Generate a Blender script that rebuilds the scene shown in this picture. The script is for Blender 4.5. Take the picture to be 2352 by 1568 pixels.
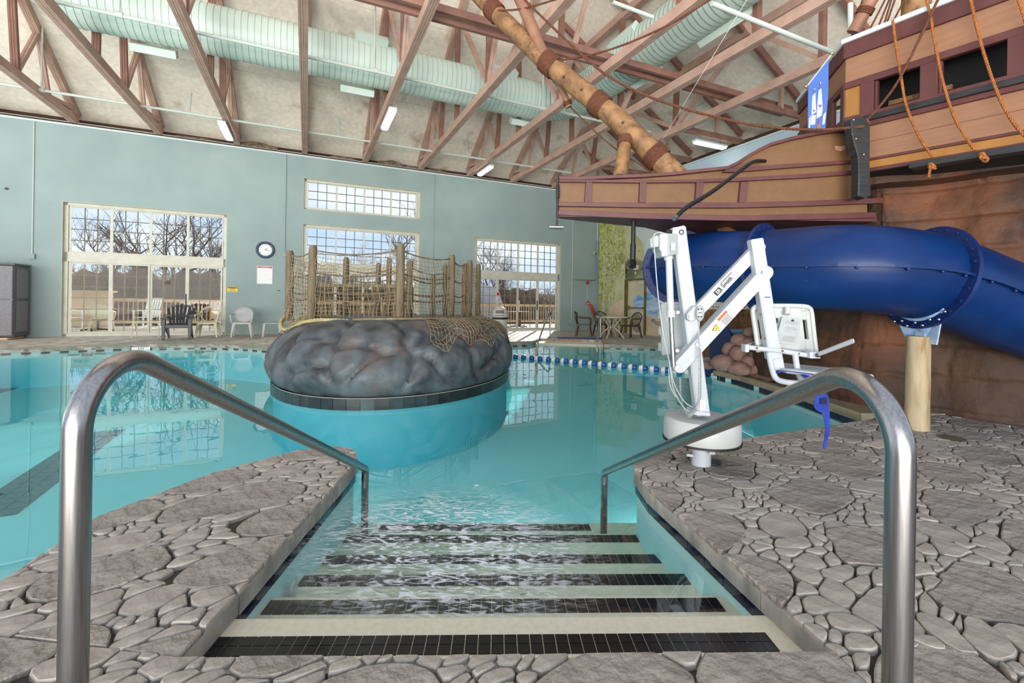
import bpy, bmesh, math, random
from mathutils import Vector, Matrix, noise
from mathutils.geometry import tessellate_polygon
from math import pi, sin, cos, sqrt, atan2, radians
random.seed(7)
for o in list(bpy.data.objects): bpy.data.objects.remove(o, do_unlink=True)
S = bpy.context.scene
C = S.collection
# ------------------------------------------------------------------ camera
F0, ROLL, HZ, EYE = 1045.33, 0.016, 694.6, 1.15      # pixel focal length at 2352 wide, roll, horizon row, eye height above deck
cd = bpy.data.cameras.new('camera'); cam = bpy.data.objects.new('camera', cd); C.objects.link(cam)
cd.sensor_width = 36.0; cd.lens = 36.0*F0/2352.0; cd.shift_y = -(784.0-HZ)/2352.0
cd.clip_start = 0.05; cd.clip_end = 400
cam.matrix_world = Matrix.Translation((0, 0, EYE)) @ Matrix.Rotation(pi/2, 4, 'X') @ Matrix.Rotation(ROLL, 4, 'Z')
S.camera = cam
# ------------------------------------------------------------------ world, sun, lights, exposure
def srgb(c):
    return tuple(((x/255.0)/12.92 if x/255.0 <= 0.04045 else ((x/255.0+0.055)/1.055)**2.4) for x in c)
def col(c): return srgb(c)+(1.0,)
W = bpy.data.worlds.new('sky'); S.world = W; W.use_nodes = True
nt = W.node_tree; nt.nodes.clear()
wo = nt.nodes.new('ShaderNodeOutputWorld'); bg = nt.nodes.new('ShaderNodeBackground')
tc = nt.nodes.new('ShaderNodeTexCoord'); mp = nt.nodes.new('ShaderNodeMapping'); mp.inputs['Scale'].default_value = (1.6, 1.6, 5.0)
nz = nt.nodes.new('ShaderNodeTexNoise'); nz.inputs['Scale'].default_value = 2.2; nz.inputs['Detail'].default_value = 7
cr = nt.nodes.new('ShaderNodeValToRGB'); cr.color_ramp.elements[0].position = 0.40; cr.color_ramp.elements[1].position = 0.62
cr.color_ramp.elements[0].color = col((196, 219, 246)); cr.color_ramp.elements[1].color = col((244, 248, 252))
nt.links.new(tc.outputs['Generated'], mp.inputs['Vector']); nt.links.new(mp.outputs['Vector'], nz.inputs['Vector'])
nt.links.new(nz.outputs['Fac'], cr.inputs['Fac']); nt.links.new(cr.outputs['Color'], bg.inputs['Color'])
bg.inputs['Strength'].default_value = 0.86
nt.links.new(bg.outputs['Background'], wo.inputs['Surface'])
sd = bpy.data.lights.new('sun', 'SUN'); sun = bpy.data.objects.new('sun', sd); C.objects.link(sun)
sd.energy = 2.6; sd.angle = 0.02; sd.color = (1.0, 0.94, 0.84)
sun.rotation_euler = Vector((-0.15, -0.95, -0.36)).to_track_quat('-Z', 'Y').to_euler()   # low winter sun beyond the window wall
def area(name, loc, aim, sx, sy, power, c=(1, 1, 1)):
    d = bpy.data.lights.new(name, 'AREA'); d.shape = 'RECTANGLE'; d.size = sx; d.size_y = sy; d.energy = power; d.color = c
    o = bpy.data.objects.new(name, d); C.objects.link(o); o.location = loc
    o.rotation_euler = (Vector(aim)-Vector(loc)).to_track_quat('-Z', 'Y').to_euler(); return o
area('window_light', (-7.0, -26.0, 9.0), (-1.0, 6, 1.0), 30.0, 10.0, 1250, (1.0, 0.985, 0.96))     # added soft fill far behind the camera, standing in for unseen windows
area('window_light', (-24.0, 0.0, 5.0), (0.0, 9, 2.6), 14.0, 7.0, 150, (1.0, 0.985, 0.96))     # second added fill, from the left, no window built there
area('ceiling_fill', (-5.0, -24.0, 0.5), (0.0, 4.0, 16.0), 30.0, 8.0, 6000, (1.0, 0.95, 0.88))   # added upward fill to brighten the roof lining, no fixture
area('ceiling_fill', (0.0, -6.5, 0.3), (0.3, -4.0, 12.0), 10.0, 5.0, 3700, (1.0, 0.95, 0.88))  # another added upward fill, closer behind the camera
area('ceiling_fill', (-12.0, 3.5, 0.3), (-11.5, 4.5, 10.0), 5.0, 5.0, 350, (1.0, 0.95, 0.88))  # small added upward fill out of view at the left
for lx, ly, ax_, ay_ in ((-1.75, 3.55, -3.5, 9.0), (1.35, 3.85, 1.6, 9.0), (0.0, 3.62, 0.9, 8.0)):      # underwater fills added to brighten the pool, no fixtures
    area('pool_fill', (lx, ly, -0.60), (ax_, ay_, -0.80), 0.30, 0.15, 3.6, (0.92, 1.0, 1.0))
S.view_settings.view_transform = 'Standard'; S.view_settings.look = 'None'
S.view_settings.gamma = 1.0; S.view_settings.use_curve_mapping = False
S.view_settings.exposure = 0.42
try:
    S.cycles.max_bounces = 10; S.cycles.transparent_max_bounces = 24; S.cycles.diffuse_bounces = 5
    S.cycles.glossy_bounces = 4; S.cycles.volume_bounces = 0; S.cycles.caustics_reflective = False; S.cycles.caustics_refractive = False
except Exception: pass
# ------------------------------------------------------------------ frames of the building
def ray(px, py):
    u = px-1176.0; v = HZ-py
    return Vector((u-ROLL*v, F0, v+ROLL*u))
EYEV = Vector((0, 0, EYE))
def G(px, py, z=0.0):                       # point of a level plane
    d = ray(px, py); return EYEV + d*((z-EYE)/d.z)
def D(px, py, Y):                           # point at depth Y
    d = ray(px, py); return EYEV + d*(Y/F0)
AW = radians(24.3); wa, wb = cos(AW), sin(AW); OX, OY = -12.54, 12.65
def Fr(s, t, z=0.0):                        # window wall frame: s along the wall, t into the hall, z up
    return Vector((OX+s*wa+t*wb, OY+s*wb-t*wa, z))
SD = Vector((wa, wb, 0)); TD = Vector((wb, -wa, 0)); ZU = Vector((0, 0, 1))
# ------------------------------------------------------------------ mesh helpers
class MB:
    def __init__(s): s.v = []; s.f = []
    def add(s, vs, fs):
        n = len(s.v); s.v += [tuple(p) for p in vs]; s.f += [tuple(i+n for i in f) for f in fs]; return s
    def hexa(s, p):                          # 8 corners: bottom 4 then top 4
        return s.add(p, [(0, 3, 2, 1), (4, 5, 6, 7), (0, 1, 5, 4), (1, 2, 6, 5), (2, 3, 7, 6), (3, 0, 4, 7)])
    def box(s, c, d, ax=None):
        c = Vector(c); X, Y, Z = ax or (Vector((1, 0, 0)), Vector((0, 1, 0)), ZU)
        hx, hy, hz = X*(d[0]/2), Y*(d[1]/2), Z*(d[2]/2)
        return s.hexa([c-hx-hy-hz, c+hx-hy-hz, c+hx+hy-hz, c-hx+hy-hz, c-hx-hy+hz, c+hx-hy+hz, c+hx+hy+hz, c-hx+hy+hz])
    def beam(s, p, q, w, h, up=ZU):          # w sideways, h along 'up'
        p = Vector(p); q = Vector(q); d = (q-p); L = d.length; d.normalize()
        sd_ = d.cross(Vector(up)); 
        if sd_.length < 1e-5: sd_ = d.cross(Vector((1, 0, 0)))
        sd_.normalize(); u = sd_.cross(d)
        return s.box((p+q)/2, (w, L, h), (sd_, d, u))
    def tube(s, pts, r, n=8, closed=False, caps=True):
        pts = [Vector(p) for p in pts]; m = len(pts)
        rr = r if isinstance(r, (list, tuple)) else [r]*m
        tg = []
        for i in range(m):
            a = pts[(i-1) % m] if (closed or i > 0) else pts[0]
            b = pts[(i+1) % m] if (closed or i < m-1) else pts[-1]
            t = (b-a); t = t.normalized() if t.length > 1e-9 else Vector((0, 0, 1)); tg.append(t)
        x = tg[0].orthogonal().normalized(); vs = []
        for i in range(m):
            x = x - tg[i]*x.dot(tg[i]); x = x.normalized() if x.length > 1e-6 else tg[i].orthogonal().normalized()
            y = tg[i].cross(x)
            for k in range(n):
                a = 2*pi*k/n; vs.append(pts[i] + (x*cos(a)+y*sin(a))*rr[i])
        fs = []
        for i in range(m if closed else m-1):
            j = (i+1) % m
            for k in range(n):
                l = (k+1) % n; fs.append((i*n+k, i*n+l, j*n+l, j*n+k))
        if caps and not closed:
            fs.append(tuple(range(n-1, -1, -1))); fs.append(tuple((m-1)*n+k for k in range(n)))
        return s.add(vs, fs)
    def lathe(s, prof, c=(0, 0, 0), n=24, ax=None):
        c = Vector(c); X, Y, Z = ax or (Vector((1, 0, 0)), Vector((0, 1, 0)), ZU); vs = []; m = len(prof)
        for r, z in prof:
            for k in range(n):
                a = 2*pi*k/n; vs.append(c + X*(r*cos(a)) + Y*(r*sin(a)) + Z*z)
        fs = [(i*n+k, i*n+(k+1) % n, (i+1)*n+(k+1) % n, (i+1)*n+k) for i in range(m-1) for k in range(n)]
        if prof[0][0] > 1e-6: fs.append(tuple(range(n-1, -1, -1)))
        if prof[-1][0] > 1e-6: fs.append(tuple((m-1)*n+k for k in range(n)))
        return s.add(vs, fs)
    def ball(s, c, r, n=12, m=8):
        r = r if isinstance(r, (tuple, list)) else (r, r, r)
        vs = [(c[0], c[1], c[2]-r[2])]
        for i in range(1, m):
            a = -pi/2+pi*i/m
            for k in range(n): vs.append((c[0]+r[0]*cos(a)*cos(2*pi*k/n), c[1]+r[1]*cos(a)*sin(2*pi*k/n), c[2]+r[2]*sin(a)))
        vs.append((c[0], c[1], c[2]+r[2])); fs = []
        for k in range(n): fs.append((0, 1+(k+1) % n, 1+k))
        for i in range(m-2):
            for k in range(n): fs.append((1+i*n+k, 1+i*n+(k+1) % n, 1+(i+1)*n+(k+1) % n, 1+(i+1)*n+k))
        e = len(vs)-1; b = 1+(m-2)*n
        for k in range(n): fs.append((b+k, b+(k+1) % n, e))
        return s.add(vs, fs)
    def slab(s, poly, N, off):               # closed prism: planar polygon (3D pts, maybe concave) swept by vector N*off
        P = [Vector(p) for p in poly]; n = len(P); Q = [p+Vector(N)*off for p in P]
        tri = tessellate_polygon([P])
        nn = Vector((0, 0, 0))
        for i in range(n): nn += (P[i]-P[0]).cross(P[(i+1) % n]-P[0])
        flip = nn.dot(Vector(N)*off) > 0
        fs = []
        for t in tri:
            tn = (P[t[1]]-P[t[0]]).cross(P[t[2]]-P[t[0]])
            t = t if tn.dot(Vector(N)*off) < 0 else (t[0], t[2], t[1])
            fs.append(tuple(t)); fs.append((t[0]+n, t[2]+n, t[1]+n))
        for i in range(n):
            j = (i+1) % n
            fs.append((i, j, j+n, i+n) if flip else (j, i, i+n, j+n))
        return s.add(P+Q, fs)
    def grid(s, fn, nu, nv, cu=False, cv=False):
        vs = [fn(i, j) for i in range(nu) for j in range(nv)]
        fs = []
        for i in range(nu if cu else nu-1):
            for j in range(nv if cv else nv-1):
                a = i*nv+j; b = ((i+1) % nu)*nv+j; c_ = ((i+1) % nu)*nv+(j+1) % nv; d = i*nv+(j+1) % nv
                fs.append((a, b, c_, d))
        return s.add(vs, fs)
def obj(name, mb, m, parent=None, smooth=False, loc=None, bevel=0, seg=1):
    me = bpy.data.meshes.new(name)
    L = Vector(loc) if loc is not None else (Vector((0, 0, 0)))
    off = WL(parent)+L if parent is not None else L
    me.from_pydata([(p[0]-off.x, p[1]-off.y, p[2]-off.z) for p in mb.v], [], mb.f)
    if m is not None: me.materials.append(m)
    if smooth is True:
        me.polygons.foreach_set('use_smooth', [True]*len(me.polygons))
    elif smooth:
        me.polygons.foreach_set('use_smooth', [True]*len(me.polygons))
        me.set_sharp_from_angle(angle=radians(smooth))
    me.update()
    o = bpy.data.objects.new(name, me); C.objects.link(o); o.location = L
    if parent is not None: o.parent = parent
    if bevel:
        b = o.modifiers.new('bevel', 'BEVEL'); b.width = bevel; b.segments = seg; b.limit_method = 'ANGLE'; b.angle_limit = radians(40)
    return o
def WL(o):
    L = Vector((0, 0, 0))
    while o is not None: L += o.location; o = o.parent
    return L
def tag(o, label, cat, group=None, kind=None):
    o['label'] = label; o['category'] = cat
    if group: o['group'] = group
    if kind: o['kind'] = kind
    return o
def thing(name, label, cat, loc=(0, 0, 0), group=None, kind=None):
    o = bpy.data.objects.new(name, None); C.objects.link(o); o.location = loc; o.empty_display_size = 0.1
    return tag(o, label, cat, group, kind)
def struct(name, mb, m, label, cat, **k):
    o = obj(name, mb, m, **k); return tag(o, label, cat, kind='structure')
def kids(o): return [c for c in bpy.data.objects if c.parent == o]
CH = {}
def dup(root, loc, rz=0.0, label=None, group=None, sc=None):
    if root.name not in CH:
        ks = kids(root); CH[root.name] = [(k, kids(k)) for k in ks]
    r = root.copy(); C.objects.link(r); r.location = loc; r.rotation_euler = (0, 0, rz)
    if sc: r.scale = (sc, sc, sc)
    if label: r['label'] = label
    if group: r['group'] = group
    for k, gs in CH[root.name]:
        c = k.copy(); C.objects.link(c); c.parent = r
        for g in gs:
            d = g.copy(); C.objects.link(d); d.parent = c
    return r
def put(root, loc, rz=0.0, sc=None):
    root.location = loc; root.rotation_euler = (0, 0, rz)
    if sc: root.scale = (sc, sc, sc)
    return root
def text(body, size, mat_, parent, loc, xd, yd, name='lettering', depth=0.002, align='CENTER'):
    cu = bpy.data.curves.new('t', 'FONT'); cu.body = body; cu.size = size; cu.extrude = depth; cu.align_x = align; cu.align_y = 'CENTER'
    cu.resolution_u = 3
    t = bpy.data.objects.new('t', cu); C.objects.link(t)
    me = bpy.data.meshes.new_from_object(t); bpy.data.objects.remove(t, do_unlink=True); bpy.data.curves.remove(cu)
    me.name = name; me.materials.clear(); me.materials.append(mat_)
    xd = Vector(xd).normalized(); yd = Vector(yd); yd = (yd-xd*yd.dot(xd)).normalized(); zd = xd.cross(yd)
    L = Vector(loc) - (WL(parent) if parent else Vector((0, 0, 0)))
    R = Matrix(((xd.x, yd.x, zd.x), (xd.y, yd.y, zd.y), (xd.z, yd.z, zd.z)))
    for v in me.vertices: v.co = R @ v.co
    o = bpy.data.objects.new(name, me); C.objects.link(o); o.location = L
    if parent: o.parent = parent
    return o
def catmull(P, n=8, closed=False):
    P = [Vector(p) for p in P]; m = len(P); out = []
    for i in range(m if closed else m-1):
        if closed: a, b, c, d = P[(i-1) % m], P[i], P[(i+1) % m], P[(i+2) % m]
        else: a, b, c, d = P[max(i-1, 0)], P[i], P[i+1], P[min(i+2, m-1)]
        for k in range(n):
            t = k/n; out.append(0.5*((2*b)+(c-a)*t+(2*a-5*b+4*c-d)*t*t+(3*b-a-3*c+d)*t**3))
    if not closed: out.append(P[-1])
    return out
def sag(p, q, s, n=10):
    p = Vector(p); q = Vector(q)
    return [p.lerp(q, i/n) - ZU*(4*s*(i/n)*(1-i/n)) for i in range(n+1)]
def rope(mb, pts, r, pitch=None, n=5, per=6):
    """three strands laid round a path"""
    pts = [Vector(p) for p in pts]; pitch = pitch or r*7
    L = [0]
    for i in range(1, len(pts)): L.append(L[-1]+(pts[i]-pts[i-1]).length)
    N = max(4, int(L[-1]/pitch*per)); P = []; j = 0
    for i in range(N+1):
        d = L[-1]*i/N
        while j < len(pts)-2 and L[j+1] < d: j += 1
        seg = max(1e-9, L[j+1]-L[j]); P.append(pts[j].lerp(pts[j+1], min(1, (d-L[j])/seg)))
    x = None; fr = []
    for i in range(N+1):
        t = (P[min(i+1, N)]-P[max(i-1, 0)]).normalized()
        if x is None: x = t.orthogonal().normalized()
        x = (x-t*x.dot(t)).normalized(); fr.append((x.copy(), t.cross(x)))
    for k in range(3):
        q = [P[i]+(fr[i][0]*cos(2*pi*(i/per+k/3))+fr[i][1]*sin(2*pi*(i/per+k/3)))*r*0.52 for i in range(N+1)]
        mb.tube(q, r*0.55, n)
    return mb
def coil(mb, c, axis, R, r, turns, step, n=5, per=14):
    axis = Vector(axis).normalized(); x = axis.orthogonal().normalized(); y = axis.cross(x); c = Vector(c)
    N = int(turns*per); pts = []
    for i in range(N+1):
        a = 2*pi*i/per; pts.append(c+axis*(step*(i/per-turns/2))+(x*cos(a)+y*sin(a))*R)
    return mb.tube(pts, r, n)
# ------------------------------------------------------------------ materials
MATS = {}
def mat(name, c1, c2=None, rough=0.6, metal=0.0, scale=4.0, detail=6, lo=0.35, hi=0.65, bump=0.0, bscale=None, stretch=None,
        spec=0.5, coat=0.0, c3=None, c3scale=1.0, c3lo=0.55, c3hi=0.7, dist=0.01, coords='Object', emit=None, es=1.0, bdist=None):
    if name in MATS: return MATS[name]
    m = bpy.data.materials.new(name); m.use_nodes = True; N = m.node_tree; L = N.links
    b = N.nodes['Principled BSDF']; b.inputs['Roughness'].default_value = rough; b.inputs['Metallic'].default_value = metal
    b.inputs['Specular IOR Level'].default_value = spec; b.inputs['Coat Weight'].default_value = coat
    tc = N.nodes.new('ShaderNodeTexCoord'); mp = N.nodes.new('ShaderNodeMapping')
    L.new(tc.outputs[coords], mp.inputs['Vector'])
    if stretch: mp.inputs['Scale'].default_value = stretch
    def ns(sc, det=detail):
        n = N.nodes.new('ShaderNodeTexNoise'); n.inputs['Scale'].default_value = sc; n.inputs['Detail'].default_value = det
        L.new(mp.outputs['Vector'], n.inputs['Vector']); return n
    b.inputs['Base Color'].default_value = col(c1)
    if c2 is not None:
        n = ns(scale); r = N.nodes.new('ShaderNodeValToRGB'); e = r.color_ramp.elements
        e[0].position = lo; e[1].position = hi; e[0].color = col(c1); e[1].color = col(c2)
        L.new(n.outputs['Fac'], r.inputs['Fac']); out = r.outputs['Color']
        if c3 is not None:
            n3 = ns(c3scale); r3 = N.nodes.new('ShaderNodeMapRange'); r3.inputs['From Min'].default_value = c3lo; r3.inputs['From Max'].default_value = c3hi
            L.new(n3.outputs['Fac'], r3.inputs['Value'])
            mx = N.nodes.new('ShaderNodeMix'); mx.data_type = 'RGBA'; L.new(r3.outputs['Result'], mx.inputs['Factor'])
            L.new(out, mx.inputs['A']); mx.inputs['B'].default_value = col(c3); out = mx.outputs['Result']
        L.new(out, b.inputs['Base Color'])
    if bump:
        nb = ns(bscale or scale*3); bp = N.nodes.new('ShaderNodeBump'); bp.inputs['Strength'].default_value = bump; bp.inputs['Distance'].default_value = dist
        L.new(nb.outputs['Fac'], bp.inputs['Height']); L.new(bp.outputs['Normal'], b.inputs['Normal'])
    if emit: b.inputs['Emission Color'].default_value = col(emit); b.inputs['Emission Strength'].default_value = es
    MATS[name] = m; return m
M_wall = mat('mint wall paint', (144, 162, 161), (152, 170, 168), rough=0.75, scale=1.2, bump=0.25, bscale=22, dist=0.006)
M_trim = mat('cream window trim', (200, 197, 180), (210, 208, 194), rough=0.5, scale=6)
M_reveal = mat('window reveal', (180, 180, 160), (192, 192, 176), rough=0.6, scale=3)
M_muntin = mat('dark muntin', (84, 74, 62), rough=0.5)
M_muntinw = mat('putty muntin', (140, 128, 100), rough=0.5)
M_roof = mat('fibre roof board', (232, 222, 206), (246, 238, 224), rough=0.9, scale=9, detail=10, bump=0.3, bscale=60, dist=0.01, c3=(150, 122, 88), c3scale=0.9, c3lo=0.60, c3hi=0.78)
M_roofback = mat('dark roof void', (70, 52, 38), rough=0.95)
M_truss = mat('rose brown truss paint', (176, 143, 128), (194, 160, 144), rough=0.65, scale=3, stretch=(1, 1, 1), bump=0.15, bscale=30, dist=0.003)
M_trussd = mat('dark brown truss paint', (128, 90, 78), (146, 108, 94), rough=0.65, scale=3)
M_duct = mat('mint duct enamel', (196, 212, 202), (206, 222, 212), rough=0.4, scale=1.5)
M_seam = mat('duct seam', (150, 180, 166), rough=0.4)
M_pipe = mat('mint pipe', (192, 202, 194), rough=0.4)
M_steel = mat('brushed stainless', (146, 144, 146), (166, 164, 164), rough=0.27, metal=1.0, scale=6, stretch=(40, 40, 1.5))
M_steel2 = mat('dull steel', (150, 150, 150), rough=0.4, metal=1.0)
M_stone = mat('stamped stone', (138, 129, 121), (176, 167, 158), rough=0.62, scale=5, detail=9, lo=0.3, hi=0.7, bump=1.0, bscale=17, dist=0.05, c3=(92, 83, 74), c3scale=1.3, c3lo=0.55, c3hi=0.75, coords='Object')
M_stonew = mat('stamped stone worn', (148, 139, 130), (188, 179, 169), rough=0.6, scale=7, detail=9, lo=0.3, hi=0.7, bump=0.7, bscale=26, dist=0.012, c3=(102, 91, 80), c3scale=1.5, c3lo=0.55, c3hi=0.8)
M_grout = mat('stone joint', (62, 54, 46), (76, 67, 58), rough=0.9, scale=12)
M_cope = mat('coping face', (140, 136, 129), (182, 176, 167), rough=0.7, scale=8, bump=0.8, bscale=18, dist=0.015, stretch=(1, 1, 0.5))
M_plaster = mat('pool plaster', (222, 216, 196), (212, 206, 184), rough=0.6, scale=40, detail=3)
M_basin = mat('pool basin plaster', (196, 236, 236), (204, 240, 240), rough=0.6, scale=2)
M_tile = mat('black step tile', (20, 20, 24), (30, 30, 34), rough=0.2, scale=8, spec=0.35)
M_navy = mat('navy waterline tile', (14, 18, 46), (22, 28, 60), rough=0.12, scale=8)
M_gtile = mat('grey island tile', (34, 39, 41), (52, 58, 60), rough=0.3, scale=7)
M_laneT = mat('lane tile', (40, 70, 78), (52, 84, 92), rough=0.3, scale=9)
M_blue = mat('blue fibreglass', (2, 36, 86), (4, 44, 98), rough=0.42, spec=0.3, scale=2.5, coat=0.05, c3=(20, 70, 130), c3scale=1.2, c3lo=0.62, c3hi=0.85, bump=0.12, bscale=70, dist=0.002)
M_blued = mat('dark blue flange', (3, 30, 82), (6, 38, 96), rough=0.5, scale=4)
M_white = mat('white powder coat', (176, 182, 188), rough=0.4)
M_whitep = mat('white plastic', (182, 186, 186), (174, 178, 176), rough=0.4, scale=5)
M_greyp = mat('light grey plastic', (160, 167, 167), rough=0.45)
M_black = mat('black rubber', (18, 18, 20), rough=0.5)
M_blackp = mat('black paint on timber', (30, 31, 33), (44, 45, 47), rough=0.5, scale=5, stretch=(1, 1, 8))
M_tan = mat('tan hull paint', (106, 75, 45), (113, 81, 50), rough=0.6, scale=14, detail=8)
M_pink = mat('pinkish tan board', (146, 106, 80), (138, 99, 74), rough=0.6, scale=3, stretch=(1, 1, 9), bump=0.2, bscale=10, dist=0.003)
M_ochre = mat('ochre board', (160, 112, 54), (148, 102, 46), rough=0.6, scale=6)
M_maroon = mat('maroon hull trim', (82, 44, 43), (92, 52, 50), rough=0.5, scale=5)
M_dark = mat('cabin painted shade', (10, 10, 14), rough=0.8)
M_rope = mat('brown rope', (108, 62, 40), (82, 48, 30), rough=0.85, scale=30)
M_orope = mat('orange brown rope', (160, 98, 44), (130, 76, 32), rough=0.8, scale=30)
M_net = mat('sand net', (158, 141, 108), (128, 112, 84), rough=0.85, scale=10)
M_prope = mat('pale rope', (186, 176, 124), (166, 156, 108), rough=0.85, scale=20)
M_log = mat('peeled log', (152, 114, 74), (106, 76, 50), rough=0.65, scale=2.2, stretch=(3, 3, 3), bump=0.9, bscale=9, dist=0.01, c3=(92, 62, 42), c3scale=4.5, c3lo=0.58, c3hi=0.7)
M_logp = mat('pink peeled log', (150, 108, 84), (122, 84, 64), rough=0.6, scale=3, bump=0.5, bscale=9, dist=0.01)
M_post = mat('weathered post', (124, 110, 86), (94, 80, 62), rough=0.8, scale=4, stretch=(4, 4, 0.6), bump=0.5, bscale=8, dist=0.006)
M_postp = mat('pale timber post', (186, 170, 138), (160, 138, 104), rough=0.6, scale=3, stretch=(5, 5, 0.8), bump=0.3, bscale=6, dist=0.004, c3=(140, 108, 66), c3scale=3, c3lo=0.6, c3hi=0.7)
M_rwall = mat('carved rock wall', (52, 36, 27), (80, 54, 37), rough=0.7, scale=2.4, detail=9, bump=0.8, bscale=22, dist=0.012, c3=(122, 74, 48), c3scale=0.9, c3lo=0.53, c3hi=0.68)
M_rock = mat('island rock', (44, 47, 52), (94, 100, 104), rough=0.5, scale=3.6, detail=9, bump=0.6, bscale=16, dist=0.012, c3=(104, 84, 74), c3scale=1.3, c3lo=0.55, c3hi=0.72)
M_rockalg = mat('rock foot', (110, 102, 74), (90, 84, 66), rough=0.7, scale=8)
M_bould = mat('pink boulder', (150, 118, 108), (122, 94, 84), rough=0.7, scale=3, detail=8, bump=0.7, bscale=10, dist=0.02, c3=(188, 160, 146), c3scale=2.2, c3lo=0.52, c3hi=0.7)
M_float = mat('float white', (232, 232, 222), rough=0.4)
M_floatb = mat('float blue', (18, 84, 156), rough=0.35)
M_adir = mat('charcoal plastic', (40, 40, 50), rough=0.4)
M_brownp = mat('brown plastic', (74, 58, 46), rough=0.4)
M_beigep = mat('beige plastic', (206, 198, 172), rough=0.45)
M_bin = mat('beige bin', (206, 194, 178), rough=0.4)
M_cab = mat('grey resin cabinet', (112, 110, 114), (128, 126, 130), rough=0.5, scale=30)
M_clockrim = mat('clock rim', (52, 70, 98), rough=0.35)
M_face = mat('dial white', (240, 240, 238), rough=0.5)
M_ink = mat('ink', (30, 30, 34), rough=0.6)
M_red = mat('red', (196, 34, 30), rough=0.4)
M_yellow = mat('yellow sign', (246, 206, 30), rough=0.4)
M_orange = mat('orange', (186, 92, 40), rough=0.5)
M_navyc = mat('navy cloth', (22, 44, 130), (30, 62, 168), rough=0.8, scale=10)
M_deckwood = mat('pale cedar', (226, 196, 160), (208, 176, 138), rough=0.7, scale=3)
M_whitewood = mat('white painted wood', (240, 238, 232), rough=0.5)
M_bark = mat('bare bark', (96, 80, 68), (128, 110, 96), rough=0.9, scale=6)
M_ground = mat('winter ground', (106, 88, 70), (124, 104, 84), rough=1.0, scale=2, detail=9)
M_twig = mat('twig brown', (142, 120, 102), (116, 97, 82), rough=1.0, scale=3)
M_ever = mat('evergreen', (62, 70, 52), (84, 88, 68), rough=1.0, scale=5)
M_house = mat('brick house', (118, 78, 64), (132, 90, 74), rough=0.9, scale=5)
M_shingle = mat('grey shingle', (92, 92, 98), rough=0.9)
M_insul = mat('old insulation', (132, 118, 98), (92, 80, 66), rough=1.0, scale=7, bump=1.0, bscale=10, dist=0.03)
M_banner = mat('blue banner', (62, 100, 172), (70, 108, 180), rough=0.7, scale=3)
M_gtrim = mat('cove white', (214, 222, 222), rough=0.5)
def lamp_mat():
    m = bpy.data.materials.new('lamp tube'); m.use_nodes = True; N = m.node_tree; b = N.nodes['Principled BSDF']
    b.inputs['Emission Color'].default_value = (1, 0.97, 0.9, 1); b.inputs['Emission Strength'].default_value = 9; return m
M_lamp = lamp_mat()
def glass_mat():
    m = bpy.data.materials.new('window glass'); m.use_nodes = True; N = m.node_tree; N.nodes.clear(); L = N.links
    o = N.nodes.new('ShaderNodeOutputMaterial'); t = N.nodes.new('ShaderNodeBsdfTransparent'); g = N.nodes.new('ShaderNodeBsdfGlossy'); x = N.nodes.new('ShaderNodeMixShader')
    t.inputs['Color'].default_value = (0.96, 0.98, 0.98, 1); g.inputs['Roughness'].default_value = 0.02; x.inputs['Fac'].default_value = 0.008
    L.new(t.outputs[0], x.inputs[1]); L.new(g.outputs[0], x.inputs[2]); L.new(x.outputs[0], o.inputs['Surface']); return m
M_glass = glass_mat()
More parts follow.
